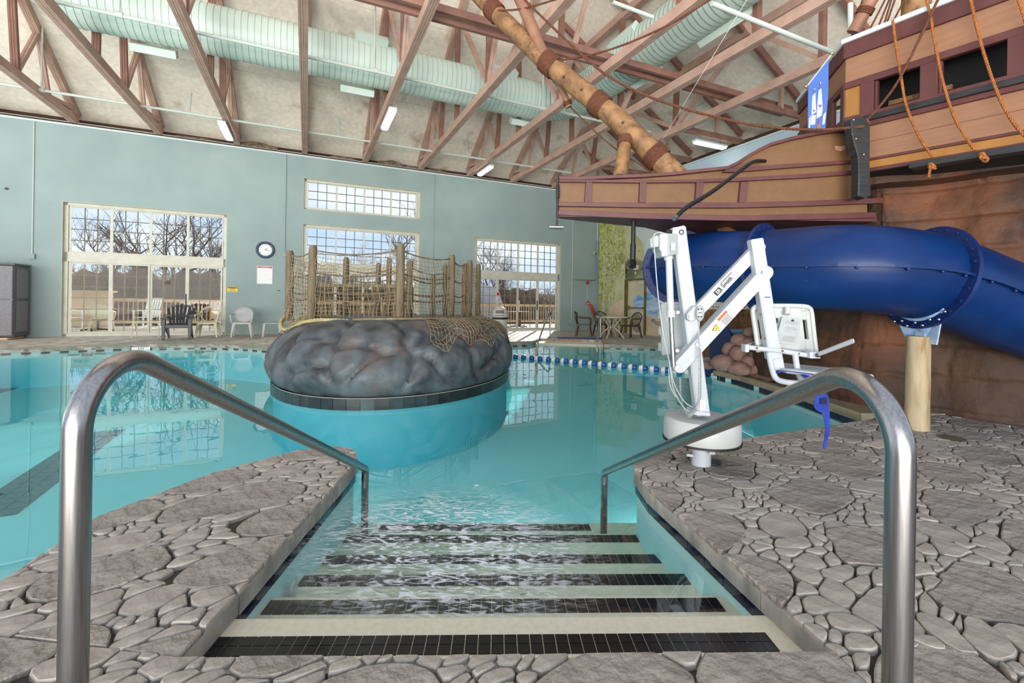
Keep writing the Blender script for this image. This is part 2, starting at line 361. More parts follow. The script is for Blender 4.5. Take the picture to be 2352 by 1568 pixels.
def water_mat():
    m = bpy.data.materials.new('pool water'); m.use_nodes = True; N = m.node_tree; N.nodes.clear(); L = N.links
    o = N.nodes.new('ShaderNodeOutputMaterial'); t = N.nodes.new('ShaderNodeBsdfTransparent'); g = N.nodes.new('ShaderNodeBsdfGlossy'); x = N.nodes.new('ShaderNodeMixShader')
    f = N.nodes.new('ShaderNodeFresnel'); f.inputs['IOR'].default_value = 1.75; g.inputs['Roughness'].default_value = 0.0
    geo = N.nodes.new('ShaderNodeNewGeometry')
    def ns(sc, stretch, det=3, dst=0.0):
        mp = N.nodes.new('ShaderNodeMapping'); mp.inputs['Scale'].default_value = stretch; L.new(geo.outputs['Position'], mp.inputs['Vector'])
        n = N.nodes.new('ShaderNodeTexNoise'); n.inputs['Scale'].default_value = sc; n.inputs['Detail'].default_value = det; n.inputs['Distortion'].default_value = dst
        L.new(mp.outputs['Vector'], n.inputs['Vector']); return n
    b1 = N.nodes.new('ShaderNodeBump'); b1.inputs['Strength'].default_value = 0.22; b1.inputs['Distance'].default_value = 0.012
    L.new(ns(1.7, (1, 0.6, 1)).outputs['Fac'], b1.inputs['Height'])
    # churned water over the steps: a soft mask round the jet
    def blob(cx, cy, rx, ry):
        mp = N.nodes.new('ShaderNodeMapping'); mp.vector_type = 'TEXTURE'; mp.inputs['Location'].default_value = (cx, cy, -0.11); mp.inputs['Scale'].default_value = (rx, ry, 5)
        mp.inputs['Rotation'].default_value = (0, 0, radians(-24))
        L.new(geo.outputs['Position'], mp.inputs['Vector']); q = N.nodes.new('ShaderNodeVectorMath'); q.operation = 'LENGTH'; L.new(mp.outputs['Vector'], q.inputs[0])
        r = N.nodes.new('ShaderNodeMapRange'); r.interpolation_type = 'SMOOTHSTEP'; r.inputs['From Min'].default_value = 0.35; r.inputs['From Max'].default_value = 1.0
        r.inputs['To Min'].default_value = 1.0; r.inputs['To Max'].default_value = 0.0; L.new(q.outputs['Value'], r.inputs['Value']); return r.outputs['Result']
    b2 = N.nodes.new('ShaderNodeBump'); b2.inputs['Distance'].default_value = 0.035
    mk = blob(-0.32, 2.38, 0.95, 0.80)
    mu = N.nodes.new('ShaderNodeMath'); mu.operation = 'MULTIPLY'; mu.inputs[1].default_value = 1.0; L.new(mk, mu.inputs[0]); L.new(mu.outputs[0], b2.inputs['Strength'])
    L.new(ns(13, (1, 1.5, 1), 5, 1.6).outputs['Fac'], b2.inputs['Height']); L.new(b1.outputs['Normal'], b2.inputs['Normal'])
    for q in (f, g): L.new(b2.outputs['Normal'], q.inputs['Normal'])
    # whitewater: fine air bubbles scatter light in streaks inside the churned patch
    fo = N.nodes.new('ShaderNodeBsdfDiffuse'); fo.inputs['Color'].default_value = (0.86, 0.9, 0.96, 1)
    nf = ns(9, (1, 2.6, 1), 9, 2.2); rf = N.nodes.new('ShaderNodeMapRange'); rf.inputs['From Min'].default_value = 0.47; rf.inputs['From Max'].default_value = 0.64
    L.new(nf.outputs['Fac'], rf.inputs['Value']); m2 = N.nodes.new('ShaderNodeMath'); m2.operation = 'MULTIPLY'; L.new(rf.outputs['Result'], m2.inputs[0]); L.new(mk, m2.inputs[1])
    m3 = N.nodes.new('ShaderNodeMath'); m3.operation = 'MULTIPLY'; m3.inputs[1].default_value = 0.92; L.new(m2.outputs[0], m3.inputs[0])
    ib = N.nodes.new('ShaderNodeMath'); ib.operation = 'SUBTRACT'; ib.inputs[0].default_value = 1.0; L.new(geo.outputs['Backfacing'], ib.inputs[1])
    fm = N.nodes.new('ShaderNodeMath'); fm.operation = 'MULTIPLY'; L.new(f.outputs[0], fm.inputs[0]); L.new(ib.outputs[0], fm.inputs[1])
    L.new(fm.outputs[0], x.inputs['Fac']); L.new(t.outputs[0], x.inputs[1]); L.new(g.outputs[0], x.inputs[2])
    y = N.nodes.new('ShaderNodeMixShader'); L.new(m3.outputs[0], y.inputs['Fac']); L.new(x.outputs[0], y.inputs[1]); L.new(fo.outputs[0], y.inputs[2])
    L.new(y.outputs[0], o.inputs['Surface'])
    va = N.nodes.new('ShaderNodeVolumeAbsorption'); va.inputs['Color'].default_value = (0.20, 0.89, 0.935, 1); va.inputs['Density'].default_value = 0.45
    L.new(va.outputs[0], o.inputs['Volume']); return m
M_water = water_mat()
# ------------------------------------------------------------------ SETTING: walls
SW = 17.9                      # corner of window wall and mural wall
mw = MB()
def wbox(mb, s0, s1, z0, z1, t0=-0.30, t1=0.0):
    P = [Fr(s0, t1, z0), Fr(s1, t1, z0), Fr(s1, t0, z0), Fr(s0, t0, z0), Fr(s0, t1, z1), Fr(s1, t1, z1), Fr(s1, t0, z1), Fr(s0, t0, z1)]
    return mb.hexa(P)
WT = 5.93
for s0, s1, z0, z1 in [(-4.5, 0, 0, WT), (0, 3.92, 3.77, WT), (3.92, 6.08, 0, WT), (6.08, 10.0, 5.19, WT), (6.08, 10.0, 3.67, 4.16), (10.0, 12.14, 0, WT), (12.14, 16.0, 3.67, WT), (16.0, SW+0.3, 0, WT)]:
    wbox(mw, s0, s1, z0-(0.1 if z0 == 0 else 0), z1)
struct('wall_far', mw, M_wall, 'mint green window wall running the length of the pool hall', 'wall')
tr = MB(); tr.box((Fr(6.9, 0.03, 5.90)), (23.0, 0.06, 0.05), (SD, TD, ZU)); tr.box((Fr(6.9, 0.05, 5.96)), (23.0, 0.10, 0.02), (SD, TD, ZU))
struct('trim_1', tr, M_gtrim, 'thin white cap rail along the top of the window wall', 'trim')
def make_window(n, s0, s1, z0, z1, bands, label, mm):
    """bands: list of (zlow, zhigh, rows, is_door)"""
    w = thing('window_%d' % n, label, 'window', Fr((s0+s1)/2, -0.16, z0), kind='structure')
    fr = MB(); T = -0.15; d = 0.10
    def bx(a, b, c_, e, mb=fr, t=T, dd=d): mb.box(Fr((a+b)/2, t, (c_+e)/2), (b-a, dd, e-c_), (SD, TD, ZU))
    bx(s0, s0+0.10, z0, z1); bx(s1-0.10, s1, z0, z1); bx(s0, s1, z1-0.09, z1)
    if len(bands) > 1:
        bx(s0, s1, bands[0][1], bands[1][0])
    bx(s0, s1, z0, bands[0][0])
    obj('frame', fr, M_trim, w, bevel=0.006)
    rv = MB()
    rv.box(Fr(s0+0.006, -0.09, (z0+z1)/2), (0.012, 0.18, z1-z0), (SD, TD, ZU)); rv.box(Fr(s1-0.006, -0.09, (z0+z1)/2), (0.012, 0.18, z1-z0), (SD, TD, ZU))
    rv.box(Fr((s0+s1)/2, -0.09, z1-0.006), (s1-s0, 0.18, 0.012), (SD, TD, ZU))
    obj('reveal', rv, M_reveal, w)
    i0, i1 = s0+0.12, s1-0.12; pw = (i1-i0)/4
    for zl, zh, rows, door in bands:
        for k in range(4):
            a, b = i0+k*pw, i0+(k+1)*pw; f = MB(); e = 0.045 if door else 0.03; tt = T+(0.02 if (door and k % 2) else -0.01)
            bx(a, a+e, zl, zh, f, tt, 0.05); bx(b-e, b, zl, zh, f, tt, 0.05); bx(a+e, b-e, zl, zl+e, f, tt, 0.05); bx(a+e, b-e, zh-e, zh, f, tt, 0.05)
            smat = M_trim if mm != 'dark' else M_muntin
            sash = obj('sash', f, M_trim, w)
            ga, gb, gl, gh = a+e, b-e, zl+e, zh-e; mu = MB()
            for c_ in range(1, 3):
                x = ga+(gb-ga)*c_/3; mu.box(Fr(x, tt, (gl+gh)/2), (0.020, 0.022, gh-gl), (SD, TD, ZU))
            for r_ in range(1, rows):
                z = gl+(gh-gl)*r_/rows; mu.box(Fr((ga+gb)/2, tt, z), (gb-ga, 0.020, 0.020), (SD, TD, ZU))
            obj('muntin_grid', mu, M_muntin if not door else M_muntinw, sash)
            for c_ in range(3):
                for r_ in range(rows):
                    x0 = ga+(gb-ga)*c_/3; x1 = ga+(gb-ga)*(c_+1)/3; y0 = gl+(gh-gl)*r_/rows; y1 = gl+(gh-gl)*(r_+1)/rows
                    key = ('pane', round(x1-x0, 4), round(y1-y0, 4)); c0 = Fr((x0+x1)/2, tt, (y0+y1)/2)
                    if key not in PANE:
                        p = MB(); p.box(c0, (x1-x0-0.006, 0.005, y1-y0-0.006), (SD, TD, ZU)); o = obj('pane', p, M_glass, sash, loc=c0-WL(sash)); PANE[key] = o
                    else:
                        o = PANE[key].copy(); C.objects.link(o); o.parent = sash; o.location = c0-WL(sash)
            if door and k == 2:
                h = MB(); h.beam(Fr(b-0.02, tt+0.05, 0.85), Fr(b-0.02, tt+0.05, 1.25), 0.025, 0.03, TD); obj('handle', h, M_black, sash)
    return w
PANE = {}
two = lambda top: [(0.08, 2.10, 6, True), (2.38, top, 4, False)]
make_window(1, 0, 3.92, 0, 3.77, two(3.68), 'tall glazed window with sliding doors at the left, nearest the grey cabinet', 'light')
make_window(2, 6.08, 10.0, 4.16, 5.19, [(4.22, 5.12, 3, False)], 'wide low clerestory window set high above the netted island', 'dark')
make_window(3, 6.08, 10.0, 0, 3.67, two(3.58), 'tall glazed window with doors directly behind the netted island', 'light')
make_window(4, 12.14, 16.0, 0, 3.67, two(3.58), 'tall glazed window with doors behind the beige bin', 'light')
# mural wall -------------------------------------------------------
def MFr(t, z, off=0.0): return Fr(SW-off, t, z)
mm = MB()
for t0, t1, z0, z1 in [(0, 1.90, -0.1, WT), (1.90, 3.14, 2.16, WT), (3.14, 13, -0.1, WT)]:
    mm.hexa([MFr(t0, z0), MFr(t1, z0), MFr(t1, z0, -0.3), MFr(t0, z0, -0.3), MFr(t0, z1), MFr(t1, z1), MFr(t1, z1, -0.3), MFr(t0, z1, -0.3)])
wr = struct('wall_right', mm, mat('pale blue cove paint', (190, 212, 224), (176, 200, 212), rough=0.7, scale=0.8), 'pale blue end wall that carries the woodland mural behind the brown chairs', 'wall')
tr = MB(); tr.box(MFr(6.5, 5.90, 0.03), (0.06, 13, 0.05), (SD, TD, ZU))
struct('trim_2', tr, M_gtrim, 'white cap rail along the top of the mural wall', 'trim')
def mpx(px, py, off):
    d = ray(px, py); o0 = Fr(SW-off, 0, 0); k = (o0-EYEV).dot(SD)/d.dot(SD); p = EYEV+d*k; return p
def flat(name, pts, m, off, parent, th=0.002):
    mb = MB(); P = [mpx(x, y, off) for x, y in pts]; mb.slab(P, SD, th); return obj(name, mb, m, parent)
# mural: flat paint laid in thin layers
mural = thing('mural', 'painted lakeshore mural with yellow green birches around the exit door', 'mural', MFr(3, 0, 0.01))
def pm(nm, a, b, sc=1.6, st=None, c3=None): return mat('mural '+nm, a, b, rough=0.7, scale=sc, stretch=st, detail=9, lo=0.38, hi=0.62, c3=c3, c3scale=sc*0.5, c3lo=0.5, c3hi=0.65)
mb = MB(); mb.hexa([MFr(0.02, 2.16, 0.002), MFr(6, 2.16, 0.002), MFr(6, 2.16, 0.008), MFr(0.02, 2.16, 0.008), MFr(0.02, 5.0, 0.002), MFr(6, 5.0, 0.002), MFr(6, 5.0, 0.008), MFr(0.02, 5.0, 0.008)])
mb.hexa([MFr(0.02, 0, 0.002), MFr(1.86, 0, 0.002), MFr(1.86, 0, 0.008), MFr(0.02, 0, 0.008), MFr(0.02, 2.16, 0.002), MFr(1.86, 2.16, 0.002), MFr(1.86, 2.16, 0.008), MFr(0.02, 2.16, 0.008)])
mb.hexa([MFr(3.16, 0, 0.002), MFr(6, 0, 0.002), MFr(6, 0, 0.008), MFr(3.16, 0, 0.008), MFr(3.16, 2.16, 0.002), MFr(6, 2.16, 0.002), MFr(6, 2.16, 0.008), MFr(3.16, 2.16, 0.008)])
obj('painted_sky', mb, pm('sky', (196, 212, 212), (214, 222, 214), 0.6), mural)
flat('painted_wood_edge', [(1374, 505), (1440, 512), (1478, 560), (1482, 620), (1440, 650), (1436, 760), (1374, 758)], pm('glade', (186, 190, 136), (214, 210, 170), 1.4, c3=(150, 154, 96)), 0.010, mural)
flat('painted_hills', [(1436, 600), (1452, 590), (1478, 598), (1500, 590), (1520, 600), (1530, 640), (1436, 640)], pm('hills', (134, 146, 104), (160, 168, 128)), 0.010, mural)
flat('painted_water', [(1484, 655), (1550, 640), (1550, 740), (1484, 735)], pm('water', (96, 156, 212), (206, 226, 238), 1.2, (1, 1, 4)), 0.010, mural)
flat('painted_beach', [(1484, 722), (1500, 728), (1550, 738), (1550, 776), (1484, 770)], pm('beach', (212, 188, 158), (226, 208, 180), 2), 0.011, mural)
flat('painted_beach', [(1398, 708), (1420, 690), (1436, 688), (1436, 764), (1400, 760)], pm('beach', (212, 188, 158), (226, 208, 180), 2), 0.012, mural)
fo = [MB(), MB(), MB(), MB()]; rnd = random.Random(3)
def leaf(mb, t, z, r, off):
    a0 = rnd.random()*6.28; n = 5; c0 = MFr(t, z, off)
    mb.add([c0+TD*(r*cos(a0+2*pi*k/n)*rnd.uniform(.6, 1.3))+ZU*(r*sin(a0+2*pi*k/n)*rnd.uniform(.6, 1.3)) for k in range(n)], [tuple(range(n))])
for i in range(950):
    t = abs(rnd.gauss(0.55, 0.8)); z = rnd.uniform(1.3, 4.6)
    if t < 0.05 or t > 3.0 or (t > 1.2 and z < 2.3): continue
    leaf(fo[rnd.choice((0, 0, 1, 2))], t, z, rnd.uniform(0.02, 0.085), 0.013+0.0001*(i % 20))
for i in range(500):
    t = rnd.uniform(0.1, 1.8); z = rnd.uniform(0.0, 0.9)*(1.0 if t < 0.7 else 0.7); leaf(fo[rnd.choice((1, 2, 3))], t, z, rnd.uniform(0.02, 0.07), 0.0155+0.0001*(i % 20))
for mbf, cc in zip(fo, [((176, 182, 84), (200, 200, 110)), ((138, 148, 66), (160, 164, 84)), ((206, 206, 150), (220, 220, 176)), ((92, 106, 66), (150, 160, 130))]):
    o = obj('painted_foliage', mbf, pm('leaf%d' % cc[0][0], cc[0], cc[1], 4), mural); o['kind'] = 'stuff'
for k, (x0, y0, x1, y1, w) in enumerate([(1386, 758, 1388, 590, .10), (1380, 752, 1396, 560, .05), (1398, 740, 1404, 560, .06), (1392, 680, 1416, 560, .03), (1402, 650, 1440, 600, .025), (1384, 640, 1378, 540, .03), (1389, 720, 1420, 640, .03)]):
    t = MB(); t.beam(mpx(x0, y0, 0.019), mpx(x1, y1, 0.019), w, 0.002, SD); obj('painted_birch_trunk', t, pm('birch', (226, 224, 208), (176, 168, 140), 3, (1, 1, 6)), mural)
for px, py, r in [(1448, 752, .12), (1455, 745, .1), (1510, 742, .12), (1500, 736, .1), (1520, 746, .08)]:
    if 1430 < px < 1484: continue
    t = MB(); c0 = mpx(px, py, 0.014); t.add([c0+TD*(r*1.4*cos(a))+ZU*(r*.7*sin(a)) for a in [2*pi*k/9 for k in range(9)]], [tuple(range(9))]); obj('painted_rock', t, pm('prock', (150, 132, 124), (180, 164, 152)), mural)
# exit door ---------------------------------------------------------
dr = thing('door_1', 'painted steel exit door continuing the mural, with a push bar and closer', 'door', MFr(2.52, 0), kind='structure')
M_jamb = mat('door frame olive', (96, 84, 40), (120, 104, 52), rough=0.5, scale=5)
j = MB(); j.box(MFr(1.96, 1.08, -0.02), (0.16, 0.12, 2.16), (SD, TD, ZU)); j.box(MFr(3.10, 1.08, -0.02), (0.16, 0.08, 2.16), (SD, TD, ZU)); j.box(MFr(2.52, 2.12, -0.02), (0.16, 1.24, 0.08), (SD, TD, ZU)); obj('door_frame', j, M_jamb, dr)
j = MB(); j.box(MFr(2.54, 1.04, -0.05), (0.05, 1.04, 2.06), (SD, TD, ZU)); lf = obj('door_leaf', j, pm('doorleaf', (214, 204, 172), (196, 192, 160), 1.3, c3=(220, 206, 184)), dr)
for nm, (t0, t1, z0, z1), mmx in [('painted_water', (2.35, 3.04, 0.95, 1.55), pm('water', (96, 156, 212), (206, 226, 238), 1.2, (1, 1, 4))), ('painted_grass', (2.04, 2.3, 0.3, 0.95), pm('grass', (160, 162, 110), (196, 192, 140), 3)), ('painted_rock', (2.3, 2.9, 0.06, 0.42), pm('prock', (150, 132, 124), (180, 164, 152)))]:
    j = MB(); N = 12; cc0 = MFr((t0+t1)/2, (z0+z1)/2, -0.022)
    j.add([cc0+TD*((t1-t0)/2*cos(2*pi*k/N)*rnd.uniform(.8, 1.1))+ZU*((z1-z0)/2*sin(2*pi*k/N)*rnd.uniform(.8, 1.1)) for k in range(N)], [tuple(range(N))]); obj(nm, j, mmx, lf)
j = MB(); j.beam(MFr(2.12, 1.02, 0.03), MFr(2.98, 1.02, 0.03), 0.05, 0.06); j.box(MFr(2.10, 1.02, 0.01), (0.06, 0.09, 0.16), (SD, TD, ZU)); obj('push_bar', j, M_steel2, dr)
j = MB(); j.box(MFr(2.85, 1.98, 0.0), (0.06, 0.28, 0.07), (SD, TD, ZU)); j.beam(MFr(2.7, 2.06, 0.04), MFr(2.25, 2.1, 0.02), 0.02, 0.02); obj('door_closer', j, M_duct, dr)
bs = MB(); bs.box(MFr(1.0, 0.05, 0.012), (0.02, 1.8, 0.1), (SD, TD, ZU)); struct('baseboard_right', bs, mat('mural base', (196, 176, 148), (180, 160, 132), rough=0.7), 'narrow painted base strip under the mural', 'baseboard')
# ------------------------------------------------------------------ roof boards
def clip(poly, fn):
    out = []; n = len(poly)
    for i in range(n):
        a = poly[i]; b = poly[(i+1) % n]; fa = fn(a); fb = fn(b)
        if fa >= 0: out.append(a)
        if (fa >= 0) != (fb >= 0): k = fa/(fa-fb); out.append((a[0]+(b[0]-a[0])*k, a[1]+(b[1]-a[1])*k))
    return out
RS = 0.6; RZ = 6.42
TS = [-3.62, -1.69, 0.24, 2.17, 4.17, 6.10, 8.02, 9.96, 11.85, 13.68, 15.58]
ceil = thing('ceiling', 'sloping pale fibre board roof lining with stained joints above the trusses', 'ceiling', Fr(8, 0, RZ), kind='structure')
bk = MB()
bk.slab([Fr(-6, -0.5, RZ-0.5*RS+0.12), Fr(SW+0.5, -0.5, RZ-0.5*RS+0.12), Fr(SW-15, 15, RZ+15*RS+0.12), Fr(-6, 15, RZ+15*RS+0.12)], ZU, 0.05)
bk.slab([Fr(SW+0.5, -0.5, RZ-0.5*RS+0.12), Fr(SW+0.5, 15, RZ-0.5*RS+0.12), Fr(SW-15, 15, RZ+15*RS+0.12)], ZU, 0.05)
bk.box(Fr(6.5, -0.42, 6.2), (24, .1, .9), (SD, TD, ZU)); bk.box(Fr(SW+.42, 6.5, 6.2), (.1, 15, .9), (SD, TD, ZU)); bk.box(Fr(6.5, -0.15, 5.945), (24, .5, .03), (SD, TD, ZU)); bk.box(Fr(SW+.15, 6.5, 5.945), (.5, 14, .03), (SD, TD, ZU))  # dark boards added behind the wall-top gaps, their shade painted in
obj('roof_deck', bk, M_roofback, ceil)
def panel(pl, zf):
    if len(pl) < 3: return
    a = sum(pl[i][0]*pl[(i+1) % len(pl)][1]-pl[(i+1) % len(pl)][0]*pl[i][1] for i in range(len(pl)))/2
    if abs(a) < 0.01: return
    cs = sum(p[0] for p in pl)/len(pl); ct = sum(p[1] for p in pl)/len(pl); dz = random.uniform(-.006, .006)
    P = []
    for s_, t_ in pl:
        s2 = cs+(s_-cs)*(1-0.008/max(.02, abs(s_-cs))) if abs(s_-cs) > .02 else s_; t2 = ct+(t_-ct)*(1-0.008/max(.02, abs(t_-ct))) if abs(t_-ct) > .02 else t_
        P.append(Fr(s2, t2, zf(s2, t2)+dz))
    mb = MB(); mb.slab(P, ZU, 0.06); obj('roof_board', mb, M_roof, ceil)
rows = [-0.4, 0.41]+[0.41+0.73*k for k in range(1, 17)]
bays = TS+[17.9, 18.4]
for i in range(len(bays)-1):
    for k in range(len(rows)-1):
        q = [(bays[i], rows[k]), (bays[i+1], rows[k]), (bays[i+1], rows[k+1]), (bays[i], rows[k+1])]
        panel(clip(q, lambda p: SW-p[0]-p[1]), lambda s_, t_: RZ+RS*t_)
JT = [-0.4, 1.3, 3.25, 5.2, 7.15, 9.1, 11.05, 13.0]
for i in range(len(JT)-1):
    for k in range(len(rows)-1):
        q = [(SW-rows[k], JT[i]), (SW-rows[k+1], JT[i]), (SW-rows[k+1], JT[i+1]), (SW-rows[k], JT[i+1])]
        panel(clip(q, lambda p: -(SW-p[0]-p[1])), lambda s_, t_: RZ+RS*(SW-s_))
# old insulation scraps in the gap on top of the wall
ins = [(4.7, 1.2, .17), (7.3, .8, .12), (8.9, .9, .2), (9.7, .7, .12), (10.5, .9, .12), (3.1, 1.2, .08), (12.6, .8, .08)]
for k, (s_, l_, h_) in enumerate(ins):
    mb = MB()
    def fn(i, j):
        u = i/14; a = pi*j/8; n_ = noise.noise(Vector((s_*3+u*5, a, k)))*0.35+1
        return Fr(s_+(u-.5)*l_, 0.0+0.12*cos(a)*n_, WT+0.03+h_*n_*sin(a)*(0.6+0.4*sin(pi*u)))
    mb.grid(fn, 15, 9)
    tag(obj('insulation_batt', mb, M_insul, smooth=True), 'torn scrap of old insulation '+['on the wall top left of the edge-on truss', 'on the wall top just right of the edge-on truss', 'heaped above the clerestory middle', 'on the wall top above the clerestory right end', 'on the wall top right of the clerestory', 'lying thin above the left window', 'thin, on the wall top above the right window'][k], 'insulation', 'insulation scraps on top of the window wall')
# ------------------------------------------------------------------ roof trusses
def ply(mb, p, q, w, h, n=3, up=ZU):
    p = Vector(p); q = Vector(q); d = (q-p).normalized(); sd_ = d.cross(Vector(up)).normalized(); g = 0.006; pw = (w-g*(n-1))/n
    for k in range(n): 
        o = sd_*(-w/2+pw/2+k*(pw+g)); mb.beam(p+o, q+o, pw, h*(1.0 if k % 2 == 0 else 0.97), up)
    return mb
WEB = [(1.45, 1.95, 2), (2.85, 2.0, 2), (2.85, 3.1, 3), (4.5, 4.45, 3), (6.9, 4.6, 2), (6.9, 6.95, 3), (6.9, 9.1, 2), (10.9, 9.3, 2), (10.9, 10.9, 3)]
ordn = ['second roof truss in from the left edge', 'roof truss above the left sliding window, left half', 'roof truss above the right end of the left window, lamp hung under it', 'roof truss seen edge-on above the rules sign', 'roof truss with the largest lamp over the clerestory', 'roof truss landing right of the clerestory window', 'roof truss with a lamp landing left of the right window', 'roof truss landing above the left part of the right window', 'hip roof truss nearest the mural wall']
names = {-3.62: 'brown roof truss partly outside the left edge, hindmost', -1.69: 'brown roof truss cut off by the left edge of view'}
for i, s_ in enumerate(TS):
    lab = names.get(s_) or 'rose brown '+ordn[i-2]
    hip = SW-s_; zt = lambda t: 6.27+RS*min(t, hip-0.15)
    tr = thing('roof_truss', lab, 'truss', Fr(s_, 0, 5.95))
    tend = 12.5
    mb = MB(); ply(mb, Fr(s_, -0.02, 6.05), Fr(s_, tend, 6.05), 0.16, 0.20, 4); obj('bottom_chord', mb, M_truss, tr)
    mb = MB()
    if hip < tend:
        ply(mb, Fr(s_, -0.1, zt(0)-.06), Fr(s_, hip-0.15, zt(hip)), 0.15, 0.18, 4); ply(mb, Fr(s_, hip-0.15, zt(hip)), Fr(s_, tend, zt(hip)), 0.15, 0.2, 4)
    else: ply(mb, Fr(s_, -0.1, zt(0)-.06), Fr(s_, tend, zt(tend)), 0.15, 0.18, 4)
    obj('top_chord', mb, M_truss, tr)
    for tb, tt, n in WEB:
        if tb > tend or tt > tend: continue
        mb = MB(); ply(mb, Fr(s_, tb, 6.12), Fr(s_, tt, zt(tt)-0.03), 0.10 if n == 2 else 0.13, 0.10, n, SD.cross(ZU)); obj('web', mb, M_truss if abs(tb-tt) > .3 else M_trussd, tr)
    mb = MB(); ply(mb, Fr(s_, 0.15, 6.32), Fr(s_, 1.45, 6.14), 0.14, 0.09, 4); obj('heel_brace', mb, M_truss, tr)
# jack rafters from the mural wall
jl = ['jack rafter frame half hidden behind the bowsprit foot', 'second jack rafter frame from the hall corner', 'jack rafter frame over the ship prow, lamp hung under it', 'jack rafter frame meeting the wall above the blue banner', 'jack rafter frame behind the ship cap rail', 'jack rafter frame highest at the right']
for t_, lab in zip(JT[1:7], jl):
    tr = thing('jack_rafter', 'brown '+lab, 'rafter', Fr(SW, t_, 5.95))
    mb = MB(); ply(mb, Fr(SW+.02, t_, 6.02), Fr(15.66, t_, 6.02), 0.08, 0.16, 2); obj('tie', mb, M_trussd, tr)
    e = max(SW-t_+.2, 9.96) if t_ < 8 else 9.96
    mb = MB(); ply(mb, Fr(SW, t_, 6.24), Fr(min(15.4, e), t_, 6.24+RS*(SW-min(15.4, e))), 0.10, 0.16, 2); obj('rafter', mb, M_trussd, tr)
    mb = MB(); ply(mb, Fr(16.9, t_, 6.06), Fr(16.9, t_, 6.24+RS*1.0), 0.08, 0.1, 2, SD); obj('strut', mb, M_truss, tr)
# rails tying the trusses
for t_, z_, lab in [(8.62, 6.24, 'lower pair of dark tie rails laid across the bottom chords, far one'), (8.90, 6.24, 'lower pair of dark tie rails laid across the bottom chords, near one'), (6.7, 7.45, 'upper dark tie rail running through the truss webs')]:
    mb = MB(); mb.beam(Fr(5.0, t_, z_), Fr(SW-.3 if z_ < 7 else 11.9, t_, z_), 0.075, 0.10); mb.beam(Fr(5.0, t_, z_+.07), Fr(SW-.3 if z_ < 7 else 11.9, t_, z_+.07), 0.04, 0.05)
    tag(obj('tie_rail', mb, M_trussd), lab, 'rail')
# ------------------------------------------------------------------ pool and decks
WZ = -0.11
V2 = lambda p, z=0.0: Vector((p[0], p[1], z))
E_left = [(-14, -1.5), (-6, -1.0), (-3.2, 0.2), (-2.35, 1.0), (-2.04, 1.83), (-2.15, 2.38), (-1.95, 3.02), (-1.62, 3.47), (-1.37, 3.58), (-1.19, 3.50), (-1.10, 3.30), (-1.09, 3.12), (-1.05, 1.46)]
E_front = [(-1.05, 1.46), (1.10, 1.53)]
E_right = [(1.10, 1.53), (0.87, 2.88), (0.87, 3.18), (0.96, 3.48), (1.16, 3.68), (1.5, 3.80), (1.98, 3.94), (3.75, 4.73)]
E_rock = [(3.75, 4.73), (3.80, 6.0), (3.72, 7.5), (3.55, 8.1), (4.2, 9.8), (5.4, 10.8), (7.6, 11.4)]
E_far = [(7.6, 11.9), (4.22, 12.8), (2.67, 13.07), (2.87, 14.47), (0.92, 14.77), (0.68, 13.85), (0.45, 13.35), (-0.21, 13.11), (-1.3, 12.8), (-3.0, 12.1), (-4.5, 11.0), (-5.1, 10.82), (-5.71, 10.8), (-6.3, 11.05), (-6.89, 11.27), (-7.89, 11.33), (-9.13, 10.88), (-10.78, 9.6), (-14, 7)]
OUT = E_left+E_front[1:]+E_right[1:]+E_rock[1:]+E_far
def offs(path, d):                       # shift an open path sideways (positive = to the left of travel)
    out = []
    for i, p in enumerate(path):
        a = path[max(i-1, 0)]; b = path[min(i+1, len(path)-1)]; q = path[i]
        n1 = Vector((-(q[1]-a[1]), q[0]-a[0])); n2 = Vector((-(b[1]-q[1]), b[0]-q[0]))
        n1 = n1.normalized() if n1.length > 1e-6 else n2.normalized(); n2 = n2.normalized() if n2.length > 1e-6 else n1
        m_ = (n1+n2); m_.normalize(); k = d/max(0.5, m_.dot(n1)); out.append((q[0]+m_.x*k, q[1]+m_.y*k))
    return out
# basin walls (set 3 cm back under the coping), floor
back = 0.03
for nm, path, lab, sg in [('wall_left', E_left, 'pool side wall under the left stone peninsula', 1), ('wall_back', E_right, 'pool side wall under the right stone deck', 1),
                      ('wall_back', E_rock, 'pool side wall at the foot of the carved rock', 1), ('wall_back', E_far, 'pool side wall along the far deck', 1)]:
    pass
basin = thing('pool_basin', 'turquoise lit plaster basin of the indoor pool with dark lane markings', 'pool', (0, 6, -0.86), kind='structure')
def strip(path, z0, z1, m, nm, th=0.05, parent=None):
    mb = MB(); P = offs(path, 0.0)
    q = offs(path, -0.0)
    for i in range(len(path)-1):
        a = V2(path[i]); b = V2(path[i+1]); d = (b-a).normalized(); n = Vector((-d.y, d.x, 0))
        mb.hexa([a+ZU*z0-n*back, b+ZU*z0-n*back, b+ZU*z0-n*(back+th), a+ZU*z0-n*(back+th), a+ZU*z1-n*back, b+ZU*z1-n*back, b+ZU*z1-n*(back+th), a+ZU*z1-n*(back+th)])
    return obj(nm, mb, m, parent)
def orient(path):  # make n point into the pool
    return path
PC = Vector((-1.5, 8.0, 0))
def strip2(path, z0, z1, m, nm, th, bk_, parent):
    """vertical wall along path, its pool face set back bk_ from the deck edge"""
    mb = MB()
    n_ = len(path); inn = offs(path, 1.0*SG(path)*-bk_); outer = offs(path, 1.0*SG(path)*-(bk_+th))
    for i in range(n_-1):
        mb.hexa([V2(inn[i], z0), V2(inn[i+1], z0), V2(outer[i+1], z0), V2(outer[i], z0), V2(inn[i], z1), V2(inn[i+1], z1), V2(outer[i+1], z1), V2(outer[i], z1)])
    return obj(nm, mb, m, parent)
